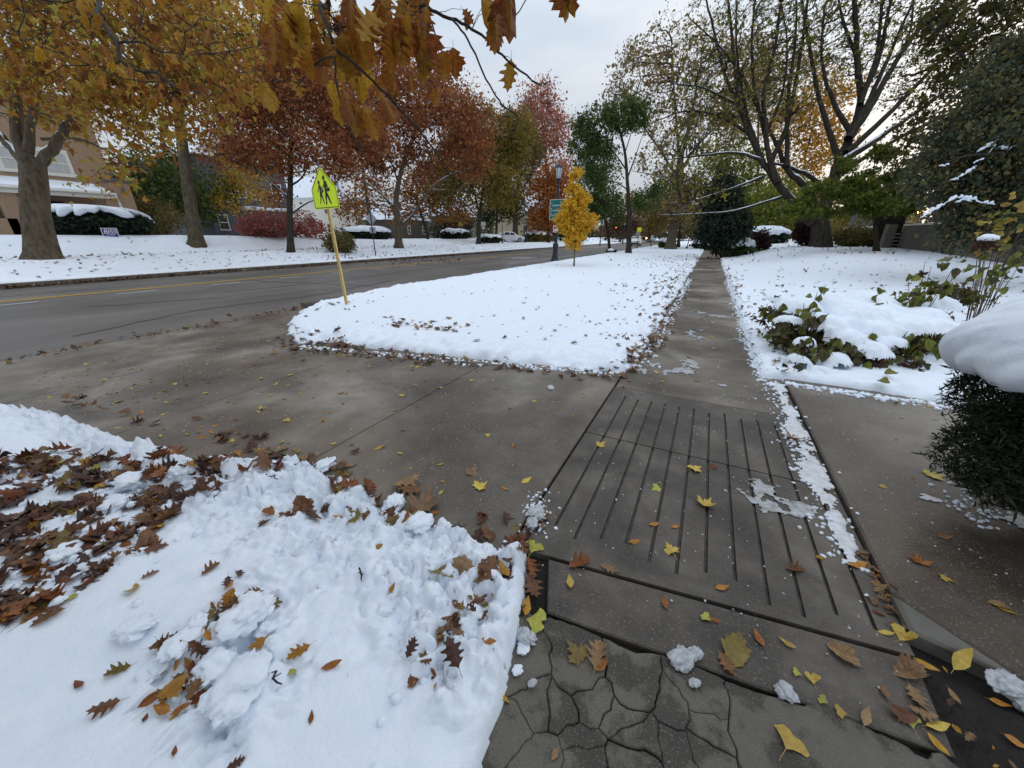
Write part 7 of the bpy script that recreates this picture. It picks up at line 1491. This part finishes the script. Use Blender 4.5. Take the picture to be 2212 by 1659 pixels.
# ---------------------------------------------------------------- overhead oak branch close to the camera
def oleaf(name, cols):
    m = mat(name, cols, scale=9, rough=0.5, coords='obj', orand=0.25, trans=0.45, detail=6, spec=0.3); nt = m.node_tree; N = nt.nodes; L = nt.links
    hs = N['Hue/Saturation/Value']; src = hs.inputs['Color'].links[0].from_socket; tc = N['Texture Coordinate']; sp = N.new('ShaderNodeSeparateXYZ'); L.new(tc.outputs['Object'], sp.inputs[0])
    ab = N.new('ShaderNodeMath'); ab.operation = 'ABSOLUTE'; L.new(sp.outputs[0], ab.inputs[0])
    # side veins leave the midrib at an angle
    v = N.new('ShaderNodeMath'); v.operation = 'MULTIPLY_ADD'; L.new(ab.outputs[0], v.inputs[0]); v.inputs[1].default_value = -0.8; L.new(sp.outputs[1], v.inputs[2])
    s1 = N.new('ShaderNodeMath'); s1.operation = 'MULTIPLY'; L.new(v.outputs[0], s1.inputs[0]); s1.inputs[1].default_value = 50.0
    s2 = N.new('ShaderNodeMath'); s2.operation = 'SINE'; L.new(s1.outputs[0], s2.inputs[0])
    r1 = N.new('ShaderNodeMapRange'); L.new(s2.outputs[0], r1.inputs[0]); r1.inputs[1].default_value = .9; r1.inputs[2].default_value = 1.0; r1.inputs[3].default_value = 0; r1.inputs[4].default_value = .28
    r2 = N.new('ShaderNodeMapRange'); L.new(ab.outputs[0], r2.inputs[0]); r2.inputs[1].default_value = .012; r2.inputs[2].default_value = .13; r2.inputs[3].default_value = .38; r2.inputs[4].default_value = 0
    mxm = N.new('ShaderNodeMath'); mxm.operation = 'MAXIMUM'; L.new(r1.outputs[0], mxm.inputs[0]); L.new(r2.outputs[0], mxm.inputs[1])
    mx = N.new('ShaderNodeMixRGB'); L.new(mxm.outputs[0], mx.inputs[0]); L.new(src, mx.inputs[1]); mx.inputs[2].default_value = (.42, .27, .035, 1); L.new(mx.outputs[0], hs.inputs['Color'])
    return m
OB = [oleaf('hanging_rust', [(0.15, 0.035, 0.010), (0.40, 0.15, 0.020)]), oleaf('hanging_gold', [(0.24, 0.08, 0.012), (0.46, 0.27, 0.03)]), oleaf('hanging_brown', [(0.10, 0.028, 0.012), (0.30, 0.085, 0.020)])]
HL = {}
def hang_mesh(m, var):
    if (m, var) not in HL:
        v, f = strip_leaf(OAKP if var == 3 else BROADP, (.5, -.5, .9, .3)[var], (.3, -.3, .5, .15)[var], (.4, -.3, .5, -.2)[var], .22, var+5); v = [(x*1.05, y+.5, z) for x, y, z in v]
        o = raw('leaf', v, f, OB[m], None, False); HL[(m, var)] = o.data; bpy.data.objects.remove(o)
    return HL[(m, var)]
def branch(label, lines, leaves, seed):
    """lines: (pixel+distance points, r0, r1); leaves: (px, py, t, length m, material, lean)"""
    rg = np.random.default_rng(seed); p0 = at(*lines[0][0][1]); root = empty('oak_branch', p0, 0, label, 'branch')
    V = []; F = []; b = 0; ND = []
    for pts, r0, r1 in lines:
        P = catmull([at(*q) if len(q) == 3 else np.array(q[1:]) for q in pts], 5); P[1:-1] += rg.normal(size=(len(P)-2, 3))*max(r0*.25, .002); ND.append(P)
        v, f = tube_arrays([P-p0], [np.linspace(r0, r1, len(P))], 7); V.append(v); F.append(f+b); b += len(v)
    ND = np.concatenate(ND); TG = []
    for px, py, t, L, m, lean in leaves:
        s = at(px, py, t)
        TG.append(s)
        o = share('leaf', hang_mesh(int(m), int(rg.integers(4))), root)
        d = np.array([0, 0, -1.0])+_R*lean+rg.normal(size=3)*.22; nr = -ray(px, py)+rg.normal(size=3)*.55
        hang(o, s-p0, d, nr, L)
    TG = np.array(TG); K = ND[::3]; w = np.linalg.norm(TG[:, None]-K[None], axis=2).argmin(1); nd = []
    for i in range(len(K)):
        if (w == i).any(): d = TG[w == i].mean(0)-K[i]; nd.append((K[i], d/np.linalg.norm(d), TG[w == i]))
    v, f = edges_mesh([(p-p0, d, q-p0, a_, b_, k_) for p, d, q, a_, b_, k_ in grow(nd, rg, .0024 if seed == 4 else .004, .42, .15)], rg); V.append(v); F.append(f+b)
    raw('limb', np.concatenate(V), np.concatenate(F), TWIG, root, True); return root
rg = np.random.default_rng(3)
L1 = [([('w', -1.0, .8, 4.0), (700, -80, 2.1), (690, 10, 2.05), (710, 60, 2.0), (722, 118, 2.0)], .012, .008), ([(722, 105, 2.0), (780, 150, 2.0), (850, 220, 2.05), (920, 300, 2.1), (985, 395, 2.2), (1040, 430, 2.3)], .008, .003), ([(722, 118, 2.0), (730, 200, 2.0), (760, 290, 2.0), (785, 335, 2.0)], .006, .003), ([('w', -1.0, .8, 4.0), (890, -60, 2.2), (920, 10, 2.15), (985, 45, 2.1), (1040, 75, 2.05), (1095, 130, 2.0), (1160, 180, 2.0), (1185, 176, 2.0)], .012, .003), ([(975, 40, 2.1), (1010, 85, 2.05), (1050, 170, 2.0), (1085, 225, 2.0), (1120, 258, 2.0), (1090, 305, 2.0)], .006, .003), ([(920, 18, 2.15), (940, 70, 2.1), (965, 140, 2.1), (985, 190, 2.1)], .005, .002), ([(722, 118, 2.0), (680, 140, 2.1), (640, 190, 2.3)], .006, .003), ([(1085, 250, 2), (1100, 250, 2), (1075, 210, 2)], .003, .002)]
M1 = [(1105, 150, 2.0, .16, 1, .05), (1094, 80, 2.0, .16, 2, .1), (1068, 50, 2.0, .15, 0, .1), (1050, 0, 2.0, .22, 1, 0), (1075, -10, 2.0, .26, 2, .1), (1205, -45, 2.0, .20, 2, .1), (928, 122, 2.05, .19, 1, -.05), (955, 135, 2.05, .19, 0, .1), (978, 125, 2.1, .15, 0, .2), (940, 210, 2.15, .10, 0, 0), (885, 180, 2.1, .11, 2, 0), (905, 185, 2.1, .12, 2, 0), (735, 232, 2.0, .14, 1, -.3), (752, 240, 2.0, .18, 0, .05), (800, 258, 2.0, .17, 0, .1), (780, 250, 2.0, .16, 1, 0), (835, 252, 2.0, .16, 2, .3), (752, 150, 2.05, .13, 1, 0), (860, 60, 2.0, .24, 0, 0), (880, 30, 2.0, .24, 0, .1), (900, 60, 2.0, .26, 2, 0), (840, 70, 2.0, .2, 2, 0), (1000, 20, 2.2, .10, 2, .2), (1010, 40, 2.2, .07, 2, .1), (1200, -60, 2.0, .2, 2, 0), (760, 60, 2.0, .25, 0, 0), (740, 95, 2.0, .2, 1, 0), (810, 30, 2.0, .25, 1, 0), (790, 60, 2.1, .22, 0, 0), (640, 0, 2.1, .26, 1, 0), (610, 40, 2.2, .25, 0, 0), (660, 60, 2.2, .2, 2, 0)]
for p_ in range(len(M1)): M1[p_] = (M1[p_][0], M1[p_][1]-(0 if M1[p_][1] < 60 else 22), *M1[p_][2:])
for _ in range(72): px = rg.uniform(560, 930); M1.append((px, rg.uniform(-70, 90)+max(0, 730-px)*.25*rg.random()+(60*rg.random() if 640 < px < 800 else 0), rg.uniform(1.9, 3.0), rg.uniform(.11, .19), rg.choice([0, 0, 0, 1, 2]), rg.normal()*.15))
for _ in range(22): px = rg.uniform(560, 860); M1.append((px, rg.uniform(60, 190), rg.uniform(2.2, 3.2), rg.uniform(.13, .2), rg.choice([0, 1, 2]), rg.normal()*.15))
branch('close oak branch with big rusty leaves hanging across the top of the view', L1, M1, 4)
L2 = [([('w', -4.6, -.4, 5.6), (150, -80, 5.5), (215, 40, 5.4), (252, 92, 5.3), (262, 130, 5.2), (290, 150, 5.2), (340, 157, 5.2), (375, 185, 5.1), (430, 200, 5.0)], .035, .008), ([(252, 92, 5.3), (300, 90, 5.2), (350, 112, 5.2), (420, 118, 5.1)], .016, .006), ([(262, 130, 5.2), (230, 145, 5.2), (190, 140, 5.1)], .012, .005), ([(340, 157, 5.2), (352, 125, 5.2), (345, 105, 5.2)], .010, .004), ([(420, 118, 5.1), (500, 110, 4.6), (600, 90, 4.2)], .006, .003), ([('w', -4.6, -.4, 5.6), (290, -60, 5.5), (310, 20, 5.4), (290, 80, 5.3)], .012, .004), ([(430, 200, 5.0), (460, 215, 5), (490, 190, 5)], .006, .003)]
M2 = []
for _ in range(115):
    px = rg.uniform(-40, 620); top = rg.uniform(-60, 150); M2.append((px, top+(rg.random()**2)*130, rg.uniform(4.2, 7.0), rg.uniform(.11, .18), rg.choice([0, 0, 1, 1, 2]), rg.normal()*.25))
branch('long black oak branch reaching in from the upper left with orange leaves', L2, M2, 6)

# unseen rest of that oak over the camera, crown thickened to shade near snow
c0 = np.array([-3.0, -5.5, 0.1])
tree('oak_tree', 'orange leaved oak bearing the close boughs, its unseen crown thickened to shade the snow', c0, [c0, c0+[0, 0, 2.6], c0+[.1, .2, 5.5], c0+[.2, .5, 9]], .34, .16, [([c0+[0, .1, 3.6], (-2.2, -3.0, 4.6), (-1.4, -1.0, 4.4), (-1.0, .8, 4.0)], .09, .03, False), ([c0+[0, .1, 4.2], (-4.2, -3.0, 5.6), (-4.6, -.4, 5.6)], .10, .03, False), ([c0+[0, .1, 4.8], (-.6, -3.2, 6.2), (1.0, -1.0, 6.6)], .10, .03, False)],
     [((-3, -5, 7.5), 3.0), ((-4.6, -2.0, 6.2), 2.2), ((-1.6, -1.4, 5.6), 1.9), ((1.0, -2.0, 6.8), 2.2), ((-5.8, -5, 6.5), 2.4), ((-.2, -5.5, 6.8), 2.4), ((-1.6, -1.6, 4.7), 1.7), ((.9, -1.2, 5.0), 1.6), ((-3.6, -1.4, 5.0), 1.6)], 540, (.21, 27, .34), OAKM, BARK, None, .008, 77, 1.4, .25, shape='lobe', droop=.8)
